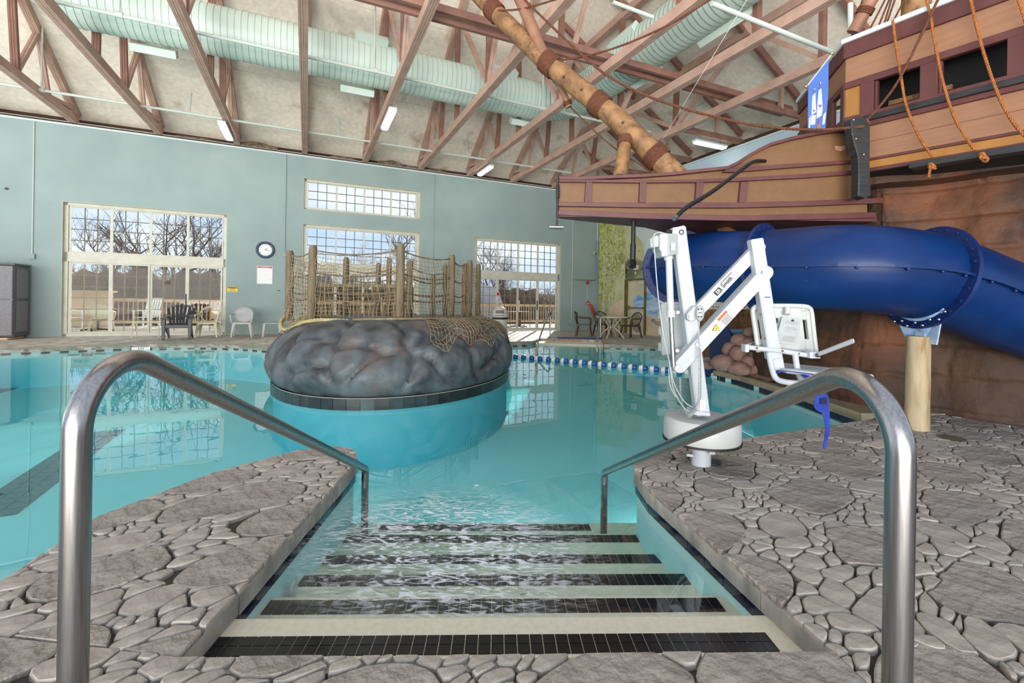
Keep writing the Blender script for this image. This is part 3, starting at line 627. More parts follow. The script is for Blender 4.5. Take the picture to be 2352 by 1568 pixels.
def area2(P): return sum(P[i][0]*P[(i+1) % len(P)][1]-P[(i+1) % len(P)][0]*P[i][1] for i in range(len(P)))/2
ORI = 1 if area2(OUT) > 0 else -1       # CCW outline: pool lies left of travel
def SG(path): return ORI
for path, nm in ((E_left, 'side_wall'), (E_right, 'side_wall'), (E_rock, 'side_wall'), (E_far, 'side_wall')):
    strip2(path, -0.86, -0.085, M_basin, nm, 0.06, 0.025, basin)
mb = MB(); mb.slab([V2(p, -0.86) for p in OUT], ZU, -0.05); obj('pool_floor', mb, M_basin, basin)
# water body
mb = MB(); w0 = offs(OUT+[OUT[0]], -ORI*0.028)[:-1]
mb.slab([V2(p, -0.858) for p in w0], ZU, 0.858+WZ)
wt = tag(obj('pool_water', mb, M_water), 'clear turquoise pool water, churned white over the entry steps', 'water', kind='structure')
# lane markings on the floor
def tiles_along(a, b, cols, pitch, m, parent, z, nm='lane_tile', w=None, h=0.006, gap=0.08, up=ZU, limit=999):
    a = Vector(a); b = Vector(b); d = (b-a); L = d.length; d.normalize(); sd_ = d.cross(up).normalized(); n = int(L/pitch); proto = None
    for i in range(n):
        for c_ in range(cols):
            p = a+d*((i+.5)*pitch)+sd_*((c_-(cols-1)/2)*pitch)
            if proto is None:
                q = MB(); q.box(p, (pitch*(1-gap), pitch*(1-gap), h), (d, sd_, up)); proto = obj(nm, q, m, parent, loc=p-WL(parent))
            else:
                o = proto.copy(); C.objects.link(o); o.location = p-WL(parent)
p1 = G(795, 940, -0.85); p2 = G(806, 1035, -0.85); tiles_along(p1, p2, 2, 0.15, M_laneT, basin, -0.85)
p1 = G(-40, 1190, -0.85); p2 = G(250, 985, -0.85); tiles_along(p1, p2, 3, 0.15, M_laneT, basin, -0.85)
p1 = G(-40, 905, -0.85); p2 = G(135, 858, -0.85); tiles_along(p1, p2, 2, 0.22, M_laneT, basin, -0.85)
# water line tiles under the coping
def line_tiles(path, z0, z1, pitch, m, parent, nm='waterline_tile', bk_=0.018, skip=0):
    inn = offs(path, -ORI*bk_); k = 0
    for i in range(len(inn)-1):
        a = V2(inn[i]); b = V2(inn[i+1]); L = (b-a).length; n = max(1, int(round(L/pitch)))
        for j_ in range(n):
            k += 1
            if skip and k % skip == 0: continue
            p = a.lerp(b, (j_+.5)/n); d = (b-a).normalized(); nn = Vector((-d.y, d.x, 0)); q = MB(); q.box(p+ZU*((z0+z1)/2), (L/n*0.95, 0.012, z1-z0), (d, nn, ZU)); obj(nm, q, m, parent)
line_tiles([(-1.37, 3.58), (-1.19, 3.50), (-1.10, 3.30), (-1.09, 3.12), (-1.05, 1.50)], -0.165, -0.088, 0.152, M_navy, basin)
line_tiles(E_right[:-1]+[(3.7, 4.7)], -0.165, -0.088, 0.152, M_navy, basin)
line_tiles([(3.75, 4.80), (3.80, 6.0), (3.72, 7.5), (3.58, 8.05)], -0.16, -0.075, 0.152, M_navy, basin, skip=5)
line_tiles(E_far[0:3], -0.15, -0.1, 0.15, M_navy, basin, skip=2); line_tiles(E_far[6:-1], -0.15, -0.1, 0.15, M_navy, basin, skip=2)
# depth marker and skimmer grilles on the far edge
def edge_pt(px, py): return G(px, py, -0.13)
for px, py, lab in [(203, 811, 'left dark wall grille at the far pool waterline'), (460, 805, 'dark wall grille at the far pool waterline near the white chairs')]:
    c0 = edge_pt(px, py)+Vector((0, -0.03, 0.0)); ax = (SD, TD, ZU) if px > 300 else (Vector((0.79, 0.61, 0)).normalized(), Vector((0.61, -0.79, 0)).normalized(), ZU); g = MB()
    for k in range(3):
        for r_ in range(3): g.box(c0+ax[0]*((k-1)*0.065)+ZU*(r_*0.026-0.05), (0.055, 0.02, 0.02), ax)
    for sx in (-1, 1): g.box(c0+ax[0]*sx*0.21-ZU*0.02, (0.2, 0.02, 0.018), ax)
    tag(obj('wall_grille', g, M_tile), lab, 'grille')
dm = thing('depth_marker', 'white tile depth marker with black figures on the far coping edge', 'sign', edge_pt(335, 803)); c0 = edge_pt(335, 803)+Vector((-0.05, -0.08, 0.035)); g = MB(); dax = (Vector((0.93, 0.36, 0)).normalized(), Vector((0.36, -0.93, 0)).normalized(), ZU)
g.box(c0, (0.36, 0.012, 0.07), dax); obj('plate', g, M_face, dm); text('3 FT', 0.07, M_ink, dm, c0+dax[1]*0.008, dax[0], ZU)
dm = thing('depth_marker', 'white tile depth marker at the foot of the pink boulders', 'sign', G(1730, 874, -0.05)); c0 = G(1731, 874, -0.05); rax = (Vector((0.05, -1, 0)).normalized(), Vector((-1, -0.05, 0)).normalized(), ZU)
g = MB(); g.box(c0, (0.42, 0.012, 0.07), rax); obj('plate', g, M_face, dm); text('3 FT', 0.075, M_ink, dm, c0+rax[1]*0.008, rax[0], ZU)
# ------------------------------------------------------------------ entry steps
AS = radians(1.9); SX = Vector((cos(AS), sin(AS), 0)); SY = Vector((-sin(AS), cos(AS), 0)); SO = Vector((-1.05, 1.46, 0))
steps = [(-0.098, -0.02, 0.325, 0.115), (-0.215, 0.325, 0.635, 0.500), (-0.318, 0.635, 0.985, 0.860), (-0.397, 0.985, 1.32, 1.195), (-0.466, 1.32, 1.70, 1.565), (-0.535, 1.70, 2.00, 1.86)]
ln = ['topmost step, just above the waterline', 'second step down, first one under water', 'third step down, under the churned water', 'fourth step down into the pool', 'fifth step down into the pool', 'lowest step, with the shortest tile band']
for k, (z, y0, y1, ys) in enumerate(steps):
    st = thing('stair_step', 'cream plaster pool '+ln[k], 'step', SO+SY*y0+Vector((1, 0, z)), kind='structure')
    mb = MB(); x0, x1 = -0.09, 2.22; P = [SO+SX*x0+SY*y0, SO+SX*x1+SY*y0, SO+SX*x1+SY*y1, SO+SX*x0+SY*y1]
    mb.hexa([V2(p, -0.86) for p in P]+[V2(p, z) for p in P]); obj('tread', mb, M_plaster, st, bevel=0.02, seg=3)
    n = 43; pt = 0.0476; xs = 0.0; 
    if k == 5: n = 33; xs = 0.16
    proto = None
    for i in range(n):
        for r_ in range(2):
            p = SO+SX*(xs+pt*(i+.5))+SY*(ys+0.003+pt*(r_+.5)); p.z = z+0.001
            if proto is None:
                q = MB(); q.box(p, (pt*0.93, pt*0.93, 0.006), (SX, SY, ZU)); proto = obj('tile', q, M_tile, st, loc=p-WL(st))
            else:
                o = proto.copy(); C.objects.link(o); o.location = p-WL(st)
# ------------------------------------------------------------------ stone decks
R_left = E_left+[(-1.05, 1.46), (-1.74, 1.545), (-2.6, 1.65), (-3.6, 1.2), (-5, 0.2)]
R_left = [(-2.3, 1.62), (-2.06, 1.75), (-2.04, 1.83), (-2.15, 2.38), (-1.95, 3.02), (-1.62, 3.47), (-1.37, 3.58), (-1.19, 3.50), (-1.10, 3.30), (-1.09, 3.12), (-1.05, 1.46), (-1.74, 1.545)]
R_left.reverse()
R_front = [(-2.25, 0.9), (1.118, 0.9), (1.118, 1.35), (1.10, 1.53), (-1.05, 1.46), (-1.74, 1.54), (-2.28, 1.61)]
R_right = [(1.118, 0.9), (4.3, 0.9), (5.7, 3.9), (5.06, 4.50), (4.65, 5.09), (4.05, 4.97), (3.75, 4.73), (1.98, 3.94), (1.5, 3.80), (1.16, 3.68), (0.96, 3.48), (0.87, 3.18), (0.87, 2.88), (1.10, 1.53), (1.118, 1.35)]
def ccw(P): return P if area2(P) > 0 else P[::-1]
R_left, R_front, R_right = ccw(R_left), ccw(R_front), ccw(R_right)
def inside(P, x, y):
    r = False; n = len(P)
    for i in range(n):
        x1, y1 = P[i]; x2, y2 = P[(i+1) % n]
        if (y1 > y) != (y2 > y) and x < (x2-x1)*(y-y1)/(y2-y1)+x1: r = not r
    return r
def stone_field(reg, floor, seed, ymax, keep=300, big=(0.10, 0.21), nb=400):
    rn = random.Random(seed); th = radians(35); cth, sth, SQ = cos(th), sin(th), 0.62
    def sq(x, y): u, v = x*cth+y*sth, -x*sth+y*cth; u *= SQ; return (u*cth-v*sth, u*sth+v*cth)
    def unsq(x, y): u, v = x*cth+y*sth, -x*sth+y*cth; u /= SQ; return (u*cth-v*sth, u*sth+v*cth)
    def warp(p):
        v = Vector(p); e = 9.0
        for i in range(len(reg)):
            a = Vector(reg[i]); d = Vector(reg[(i+1) % len(reg)])-a; k = max(0, min(1, (v-a).dot(d)/max(1e-9, d.dot(d)))); e = min(e, (v-a-d*k).length)
        w = min(1, e/0.30); w = w*w*(3-2*w); x, y = p
        return (x+w*(.085*noise.noise(Vector((x*3.1, y*3.1, 0)))+.030*noise.noise(Vector((x*8, y*8, 2)))+.006*noise.noise(Vector((x*22, y*22, 0)))), y+w*(.085*noise.noise(Vector((x*3.1, y*3.1, 7)))+.030*noise.noise(Vector((x*8, y*8, 5)))+.006*noise.noise(Vector((x*22, y*22, 3)))))
    sr = [sq(p[0], min(p[1], ymax)) for p in reg]; xs = [p[0] for p in sr]; ys = [p[1] for p in sr]; bx = (min(xs)-.3, max(xs)+.3, min(ys)-.3, max(ys)+.3)
    cir = []; cell = 0.3; gr = {}
    def ok(x, y, r, slack):
        gx, gy = int(x//cell), int(y//cell)
        for i in range(gx-2, gx+3):
            for j in range(gy-2, gy+3):
                for (a, b, c_) in gr.get((i, j), ()):
                    if (a-x)**2+(b-y)**2 < (r+c_+slack)**2: return False
        return True
    def tryn(N, r0, r1, slack):
        for _ in range(N):
            x = rn.uniform(bx[0], bx[1]); y = rn.uniform(bx[2], bx[3]); r = rn.uniform(r0, r1)
            if ok(x, y, r, slack): cir.append((x, y, r)); gr.setdefault((int(x//cell), int(y//cell)), []).append((x, y, r))
    A = (bx[1]-bx[0])*(bx[3]-bx[2])
    tryn(int(900*A/4), big[0]*1.5, big[1], 0.022); tryn(int(900*A/4), big[0]*.85, big[0]*1.2, 0.02); tryn(int(1200*A/4), 0.045, 0.075, -0.004); tryn(int(8000*A/4), 0.014, 0.036, -0.006)
    out = []
    for (x, y, r) in cir:
        nb_ = sorted((o for o in cir if o[0] != x and abs(o[0]-x) < r+.75 and abs(o[1]-y) < r+.75), key=lambda o: sqrt((o[0]-x)**2+(o[1]-y)**2)-o[2])[:22]
        hp = []
        g = 0.003 if r < 0.07 else 0.0035
        for (a, b, c_) in nb_:
            dx, dy = a-x, b-y; d = sqrt(dx*dx+dy*dy)
            if d < 1e-6: continue
            k = (d*d+r*r-c_*c_)/(2*d)-g; hp.append((dx/d, dy/d, k))
        R = r+0.12 if r < .1 else r+.2
        poly = [(R*cos(2*pi*i/12), R*sin(2*pi*i/12)) for i in range(12)]
        for (nx, ny, k) in hp:
            poly = clip(poly, lambda p, nx=nx, ny=ny, k=k: k-(p[0]*nx+p[1]*ny))
            if len(poly) < 3: break
        if len(poly) < 3 or abs(area2(poly)) < 0.0003: continue
        for _ in range(1):   # round the corners
            n = len(poly); q = []
            for i in range(n):
                a = poly[i]; b = poly[(i+1) % n]; L = sqrt((a[0]-b[0])**2+(a[1]-b[1])**2)
                f = 0.22 if r < 0.06 else min(0.25, 0.02/max(L, 1e-4))
                q += [(a[0]*(1-f)+b[0]*f, a[1]*(1-f)+b[1]*f), (a[0]*f+b[0]*(1-f), a[1]*f+b[1]*(1-f))]
            poly = q
            if len(poly) > 22: break
        P = [unsq(p[0]+x, p[1]+y) for p in poly]; wx, wy = unsq(x, y)
        if all(inside(reg, *p) for p in P):
            if r > 0.07:
                Q = []
                for i in range(len(P)):
                    a = P[i]; b = P[(i+1) % len(P)]; L = sqrt((a[0]-b[0])**2+(a[1]-b[1])**2); k = max(1, int(L/0.07)); Q += [(a[0]+(b[0]-a[0])*q/k, a[1]+(b[1]-a[1])*q/k) for q in range(k)]
                P = Q
            P = [warp(p) for p in P]
        elif not any(inside(reg, *p) for p in P) and not inside(reg, wx, wy): continue
        else:                                   # clip the region by the convex stone
            Q = list(reg); n = len(P); P2 = ccw(P)
            for i in range(n):
                a = P2[i]; b = P2[(i+1) % n]; ex, ey = b[0]-a[0], b[1]-a[1]
                if ex*ex+ey*ey < 1e-10: continue
                Q = clip(Q, lambda p, a=a, ex=ex, ey=ey: ex*(p[1]-a[1])-ey*(p[0]-a[0]))
                if len(Q) < 3: break
            if len(Q) < 3 or abs(area2(Q)) < 0.0005: continue
            P = Q
        P = ccw(P); cx = sum(p[0] for p in P)/len(P); cy = sum(p[1] for p in P)/len(P)
        if cy > ymax or cy < 1.0 or abs(cx) > 1.3*cy+0.3: continue
        Z = rn.uniform(-0.0025, 0.002) + (0.001 if r > .1 else 0.0)
        n = len(P); bv = 0.007 if r > .1 else 0.006
        top = []
        for p in P:
            d = sqrt((p[0]-cx)**2+(p[1]-cy)**2); k = max(0.5, 1-bv/max(d, 1e-4)); top.append((cx+(p[0]-cx)*k, cy+(p[1]-cy)*k))
        vs = [V2(p, -0.022) for p in P]+[V2(p, Z-0.006) for p in P]+[V2(p, Z) for p in top]
        fs = [(i, (i+1) % n, n+(i+1) % n, n+i) for i in range(n)]+[(n+i, n+(i+1) % n, 2*n+(i+1) % n, 2*n+i) for i in range(n)]
        if r < 0.1: vs.append(Vector((cx, cy, Z+0.0012))); fs += [(2*n+i, 2*n+(i+1) % n, 3*n) for i in range(n)]
        else: fs += [tuple(q+2*n for q in t) for t in tessellate_polygon([[V2(p) for p in top]])]
        vis = abs(area2(P))/max(cy, .9)**3
        out.append((vis, r, vs, fs, (cx, cy)))
    out.sort(key=lambda o: -o[0])
    rest = MB()
    for i, (vis, r, vs, fs, c0) in enumerate(out):
        if i < keep:
            mb = MB(); mb.add(vs, fs)
            me = bpy.data.meshes.new('stone'); L = Vector((c0[0], c0[1], 0)); off = L
            me.from_pydata([tuple(v-off) for v in vs], [], fs); me.materials.append(M_stone if r > .1 else M_stonew)
            me.polygons.foreach_set('use_smooth', [True]*len(me.polygons)); me.set_sharp_from_angle(angle=radians(25))
            o = bpy.data.objects.new('stone', me); C.objects.link(o); o.parent = floor; o.location = L-floor.location
        else: rest.add(vs, fs)
    if rest.v:
        o = obj('stone', rest, M_stonew, floor, smooth=25); o['kind'] = 'stuff'
    return len(out)
def coping(path, floor, m, pitch=0.34, z0=-0.098, z1=-0.020, th=0.05, rough=0.006, seed=5):
    rn = random.Random(seed); 
    for i in range(len(path)-1):
        a = V2(path[i]); b = V2(path[i+1]); L = (b-a).length; n = max(1, int(round(L/pitch))); d = (b-a).normalized(); nn = Vector((-d.y, d.x, 0))*ORI
        for j in range(n):
            p = a.lerp(b, j/n)+d*0.002; q = a.lerp(b, (j+1)/n)-d*0.002; o_ = rn.uniform(0.001, rough); mb = MB()
            pts = []
            for z in (z0, z1):
                e = o_-(0.003 if z == z0 else 0)
                pts += [p+nn*e+ZU*z, q+nn*(e+rn.uniform(-.003, .003))+ZU*z, q-nn*th+ZU*z, p-nn*th+ZU*z]
            mb.hexa(pts); obj('coping_block', mb, m, floor)
def deck(reg, label, edges, seed, ymax, keep, **k):
    f = thing('floor', label, 'floor', V2((sum(p[0] for p in reg)/len(reg), sum(p[1] for p in reg)/len(reg))), kind='structure')
    mb = MB(); sh = reg
    mb.slab([V2(p, -0.022) for p in sh], ZU, -0.006); obj('bed', mb, M_grout, f)
    for e in edges: coping(e, f, M_cope)
    n = stone_field(reg, f, seed, ymax, keep, **k); print('stones', label[:20], n)
    return f
deck(R_left, 'stone paved peninsula to the left of the entry steps', [E_left[4:]], 11, 4, 300)
deck(R_front, 'stone paved apron in front of the entry steps, nearest the viewer', [E_front], 5, 4, 300, big=(0.12, 0.24))
deck(R_right, 'stone paved deck to the right of the steps under the pool lift', [E_right], 23, 5.2, 300, big=(0.10, 0.20))
mb = MB(); mb.slab([V2(p, -0.012) for p in [(-14, -1.5), (-6, -1.0), (-3.2, 0.2), (-2.35, 1.0), (-2.3, 1.62), (-2.25, 0.9), (4.3, 0.9), (5.7, 3.9), (12, 3.9), (12, -8), (-14, -8)]], ZU, -0.08)
tag(obj('floor', mb, M_stone), 'stone deck behind the photographer, outside the frame', 'floor', kind='structure')
# far deck
ff = thing('floor', 'sunlit stone deck along the window wall under the plastic chairs', 'floor', Fr(8, 2, 0), kind='structure')
P = [V2(p, 0) for p in E_far[:-1]]+[V2((-14.5, 7.4)), Fr(-4.5, 0, 0), Fr(SW, 0, 0), Fr(SW, 9.0, 0)]
M_fdeck = mat('far stone deck', (150, 138, 126), (190, 178, 166), rough=0.55, scale=3.5, detail=9, bump=0.9, bscale=7, dist=0.02, c3=(112, 98, 86), c3scale=5, c3lo=0.55, c3hi=0.66)
mb = MB(); mb.slab([Vector((p.x, p.y, -0.001)) for p in P], ZU, -0.09); obj('slab', mb, M_fdeck, ff)
M_fcope = mat('far coping tile', (120, 122, 104), (146, 148, 130), rough=0.5, scale=6)
coping(E_far[0:3], ff, M_fcope, 0.3, -0.10, 0.002, 0.12, 0.002); coping(E_far[4:-1], ff, M_fcope, 0.3, -0.10, 0.002, 0.12, 0.002)
coping(E_far[2:5], ff, mat('tan recess tile', (176, 140, 104), (150, 116, 84), rough=0.5, scale=9), 0.2, -0.12, 0.002, 0.1, 0.002)
mb = MB(); a = V2((0.95, 13.9)); mb.slab([V2(p, -0.07) for p in [(0.74, 13.9), (2.75, 13.6), (2.88, 14.5), (0.93, 14.8)]], ZU, -1.0); obj('entry_ledge', mb, M_plaster, ff)
mb = MB(); mb.slab([V2(p, 0.005) for p in [(3.82, 4.95), (3.86, 6.0), (3.78, 7.5), (3.6, 8.1), (4.2, 9.8), (5.4, 10.8), (7.6, 11.4), (7.6, 5.0), (4.2, 4.99)]], ZU, -0.1)
tag(obj('floor', mb, mat('rock curb', (150, 140, 120), (176, 150, 116), rough=0.8, scale=7, bump=0.5)), 'low mortar curb at the foot of the carved rock wall', 'floor', kind='structure')
# ------------------------------------------------------------------ ISLAND
IC = Vector((-1.9, 8.0, 0)); IA, IB = 1.9, 2.7
isl = thing('rock_island', 'grey moulded rock island ringed with small dark tiles in the pool', 'rock', (IC.x, IC.y, -.86))
prof = [(0.955, -0.015), (0.97, 0.0), (0.985, 0.06), (0.995, 0.14), (0.99, 0.26), (0.975, 0.40), (0.94, 0.54), (0.89, 0.66), (0.84, 0.75), (0.78, 0.81), (0.72, 0.845), (0.6, 0.86), (0.3, 0.86), (0.02, 0.86)]
def pr(v):
    L = [0]
    for i in range(1, len(prof)): L.append(L[-1]+sqrt(((prof[i][0]-prof[i-1][0])*2.2)**2+(prof[i][1]-prof[i-1][1])**2))
    d = v*L[-1]
    for i in range(len(prof)-1):
        if d <= L[i+1] or i == len(prof)-2:
            k = min(1, (d-L[i])/(L[i+1]-L[i])); return prof[i][0]*(1-k)+prof[i+1][0]*k, prof[i][1]*(1-k)+prof[i+1][1]*k
rn = random.Random(21); cells = []
for lvl, n_, z_ in ((0, 13, 0.12), (1, 15, 0.42), (2, 13, 0.72)):
    for k in range(n_):
        a = 2*pi*(k+0.5*(lvl % 2)+rn.uniform(-.25, .25))/n_; kk = (1.0, .95, .84)[lvl]; cells.append(Vector((IA*kk*cos(a), IB*kk*sin(a), z_+rn.uniform(-.1, .1))))
def bulge(p, cells, w):
    ds = sorted((p-c).length for c in cells)[:2] if len(cells) < 6 else None
    d1 = d2 = 9e9
    for c in cells:
        d = (p-c).length_squared
        if d < d1: d2 = d1; d1 = d
        elif d < d2: d2 = d
    e = min(1.0, (sqrt(d2)-sqrt(d1))/w); return sqrt(1-(1-e)**2)
NU, NV = 260, 56
def ifn(i, j): return surf(2*pi*i/NU, j/(NV-1))
def surf(a, v_):
    k, z = pr(v_); p = Vector((IA*k*cos(a), IB*k*sin(a), z))
    wrp = Vector((noise.noise(p*1.7), noise.noise(p*1.7+Vector((5, 1, 3))), noise.noise(p*1.7+Vector((1, 8, 3)))*0.6))*0.22
    b = bulge(p+wrp, cells, 0.22); fade = min(1, max(0, (z+0.015)/0.22)); n_ = Vector((cos(a), sin(a)*IA/IB, 0.5)).normalized()
    if k < 0.7: fade *= max(0.1, (k-0.35)/0.35)
    d = (b*0.15-0.10+noise.noise(p*2.2)*0.05+noise.noise(p*6)*0.014)*fade
    return IC+p+n_*d
mb = MB(); mb.grid(ifn, NU, NV, cu=True); obj('rock_body', mb, M_rock, isl, smooth=True)
mb = MB(); mb.grid(lambda i, j: IC+Vector((IA*.962*cos(2*pi*i/96), IB*.962*sin(2*pi*i/96), -0.86+j*.84)), 96, 2, cu=True); obj('pedestal', mb, mat('island foot plaster', (116, 196, 206), (128, 204, 212), rough=.6, scale=2), isl, smooth=True)
# ring tiles
per = []; N = 720; tot = 0; last = None
pts = [IC+Vector((IA*.977*cos(2*pi*i/N), IB*.977*sin(2*pi*i/N), 0)) for i in range(N)]
acc = 0; st = 0; arcs = []
for i in range(N):
    acc += (pts[(i+1) % N]-pts[i]).length
    if acc >= 0.152: arcs.append((st, i+1)); st = i+1; acc = 0
for a_, b_ in arcs:
    p, q = pts[a_ % N], pts[b_ % N]
    if (p-IC).y > 1.6: continue
    d = (q-p); L = d.length; d.normalize(); nn = Vector((d.y, -d.x, 0)); mb = MB(); mb.box((p+q)/2+ZU*-0.085, (L-0.005, 0.012, 0.135), (d, nn, ZU)); obj('tile', mb, M_gtile, isl)
mb = MB(); mb.grid(lambda i, j: IC+Vector((IA*.973*cos(2*pi*i/160), IB*.973*sin(2*pi*i/160), -0.155+j*.145)), 160, 2, cu=True); obj('grout_band', mb, mat('pale grout', (170, 170, 158), rough=0.8), isl)
# posts
PZ = 1.94
posts = [(-3.60, 7.35, 1.93, .062), (-2.95, 6.72, 1.95, .060), (-1.60, 6.50, 1.96, .060), (-1.03, 7.70, 1.94, .058), (-0.93, 8.9, 1.90, .055), (-0.82, 8.72, 1.95, .055), (-0.72, 9.6, 1.96, .055),
         (-3.2, 8.75, 1.97, .055), (-2.74, 9.3, 1.92, .05), (-2.36, 8.7, 1.96, .05), (-1.78, 7.9, 1.86, .055), (-1.42, 9.6, 1.93, .05), (-1.55, 8.9, 1.66, .05)]
pl = ['leftmost weathered timber post on the rock island', 'tall weathered post second from the left on the island', 'tallest weathered post at the front centre of the island, between two net bays', 'weathered post at the front right of the island, right of centre',
      'thin post with a pale knot behind the right net', 'weathered post in front of the knotted one at the right', 'rightmost post on the island, wrapped in net', 'weathered post behind the net just right of the second post', 'weathered post in the middle distance behind the main net bay',
      'dark weathered post close left of the tallest post, behind it', 'weathered post close right of the tallest post, behind it', 'pale post seen through the net before the front right post', 'short pale post behind the right net bay']
for (x, y, zt, r), lab in zip(posts, pl):
    mb = MB(); b = Vector((x, y, 0.80)); mb.lathe([(r*1.08, 0), (r*1.03, .1), (r, .5), (r*.98, zt-.80-.05), (r*.66, zt-.80)], b, 14)
    tag(obj('timber_post', mb, M_post, smooth=50, loc=b), lab, 'post')
# nets and ropes between the posts
rn = random.Random(4)
def net(p, q, z1, z0, bulge_=0.05, flare=0.0, sagz=0.07, cell=0.072, n_out=Vector((0, -1, 0)), lab='', lean=(0, 0)):
    p = Vector((p[0], p[1], 0)); q = Vector((q[0], q[1], 0)); L = (q-p).length; nu = max(4, int(L/cell)); nv = int((z1-z0)/cell)+(3 if flare else 0)
    def pt(u, v):
        b = p.lerp(q, u); top = z1-4*sagz*u*(1-u); z = top+(z0-top)*v
        o = n_out*(bulge_*sin(pi*v)*(.4+sin(pi*u))+flare*max(0, v-.62)**1.5*4)
        jit = Vector((noise.noise(Vector((u*7, v*5, L))), noise.noise(Vector((v*6, u*8, L+4))), noise.noise(Vector((u*5+9, v*5, L)))))*0.035
        return b+o+ZU*z+jit
    mb = MB()
    for i in range(nu+1): mb.tube([pt(i/nu, j/nv) for j in range(nv+1)], 0.0042, 3, caps=False)
    for j in range(nv+1): mb.tube([pt(i/nu, j/nv) for i in range(nu+1)], 0.0042, 3, caps=False)
    tag(obj('cargo_net', mb, M_net), lab, 'net')
P = posts; out = lambda a, b: Vector((((a[0]+b[0])/2-IC.x)/IA**2, ((a[1]+b[1])/2-IC.y)/IB**2, 0)).normalized()
net(P[0], P[1], 1.86, 0.74, .06, .16, .05, n_out=out(P[0], P[1]), lab='slack sand net between the two leftmost posts, spilling over the rock')
net(P[1], P[2], 1.88, 0.86, .03, .03, .10, n_out=out(P[1], P[2]), lab='wide sand net at the front of the island between the second and tallest posts')
net(P[2], P[3], 1.88, 0.80, .05, .10, .07, n_out=out(P[2], P[3]), lab='sand net right of the tallest post, reaching down over the rock edge')
net(P[3], P[5], 1.86, 0.70, .05, .22, .10, n_out=Vector((.85, -.5, 0)), lab='net hanging between the front right post and its neighbours, draped down the rock')
net(P[5], P[6], 1.85, 0.74, .03, .16, .04, n_out=Vector((1, -.2, 0)), lab='bunched net at the right end of the island')
net((P[0][0], P[0][1]), (P[7][0]-.25, P[7][1]+.2), 1.84, 0.82, .03, .0, .06, n_out=Vector((-1, 0, 0)), lab='net along the left rear side of the island')
net(P[7], P[8], 1.84, 0.90, .02, .0, .08, n_out=Vector((-.3, 1, 0)), lab='net bay at the back of the island behind the main bay')
net(P[9], P[10], 1.60, 0.88, .02, .0, .08, n_out=Vector((.3, -1, 0)), lab='inner net close behind the tallest post')
# flat piece of net lying on the right shoulder of the rock
mb = MB(); nrm = lambda a: Vector((cos(a), sin(a)*IA/IB, 0.6)).normalized()
def sh(u, v):
    a = radians(-60+u*80); e = (.46+.30*v*(1+.3*noise.noise(Vector((u*9, 0, 0))))) ; return surf(a, 1-e)+nrm(a)*.022
for i in range(45): mb.tube([sh(i/44, j/9) for j in range(10)], 0.0048, 3, caps=False)
for j in range(10): mb.tube([sh(i/44, j/9) for i in range(45)], 0.0048, 3, caps=False)
tag(obj('cargo_net', mb, M_net), 'loose tan net lying on the front right shoulder of the rock', 'net')
mb = MB()
def sh2(u, v): a = radians(192+u*26); return surf(a, .56-v*.36*(1-.25*u))+nrm(a)*.028
for i in range(13): mb.tube([sh2(i/12, j/9) for j in range(10)], 0.007, 3)
for j in range(10): mb.tube([sh2(i/12, j/9) for i in range(13)], 0.007, 3)
tag(obj('cargo_net', mb, M_net), 'knotted tan net hanging down the left flank of the rock', 'net')
def crope(a, b, z, s, r, lab, m=M_post):
    mb = MB(); mb.tube(sag((a[0], a[1], z), (b[0], b[1], z), s, 12), r, 6); tag(obj('rope', mb, m, smooth=True), lab, 'rope', 'ropes strung between the island posts')
bays_ = [(0, 1, 'leftmost pair of'), (1, 2, 'second and tallest'), (2, 3, 'tallest and front right'), (3, 4, 'front right and knotted'), (7, 9, 'rear left'), (9, 10, 'rear centre'), (10, 11, 'rear right')]
for a, b, nm in bays_:
    for z, s_, r, w_ in ((1.88, .07, .010, 'top'), (1.55, .06, .013, 'upper'), (1.28, .05, .013, 'middle'), (1.18, .05, .010, 'low')):
        if a >= 7 and z > 1.8: z = 1.74
        crope(P[a], P[b], z, s_, r, '%s rope strung between the %s island posts' % (w_, nm))
mb = MB(); mb.beam((P[1][0], P[1][1]+.05, 1.36), (P[2][0], P[2][1]+.05, 1.36), 0.05, 0.045); tag(obj('rail', mb, M_post), 'square timber rail across the main net bay on the island', 'rail')
mb = MB(); path = catmull([D(660, 722, 7.4), D(646, 738, 7.15), D(650, 755, 6.8), D(668, 754, 6.6), D(692, 741, 6.4), D(725, 735, 6.25), D(765, 735, 6.2), D(800, 737, 6.2)], 6)
rope(mb, path, 0.028, 0.16, 5); tag(obj('rope', mb, M_prope, smooth=True), 'thick pale rope looped along the foot of the left net', 'rope')
mb = MB(); path = catmull([(-2.2, 6.3, 0.88), (-1.6, 6.2, 0.90), (-1.1, 6.75, 0.89), (-.75, 7.4, 0.88), (-.45, 8.0, .82)], 6)
rope(mb, path, 0.02, 0.12, 4); tag(obj('rope', mb, M_net, smooth=True), 'tan rope running along the foot of the front nets', 'rope')
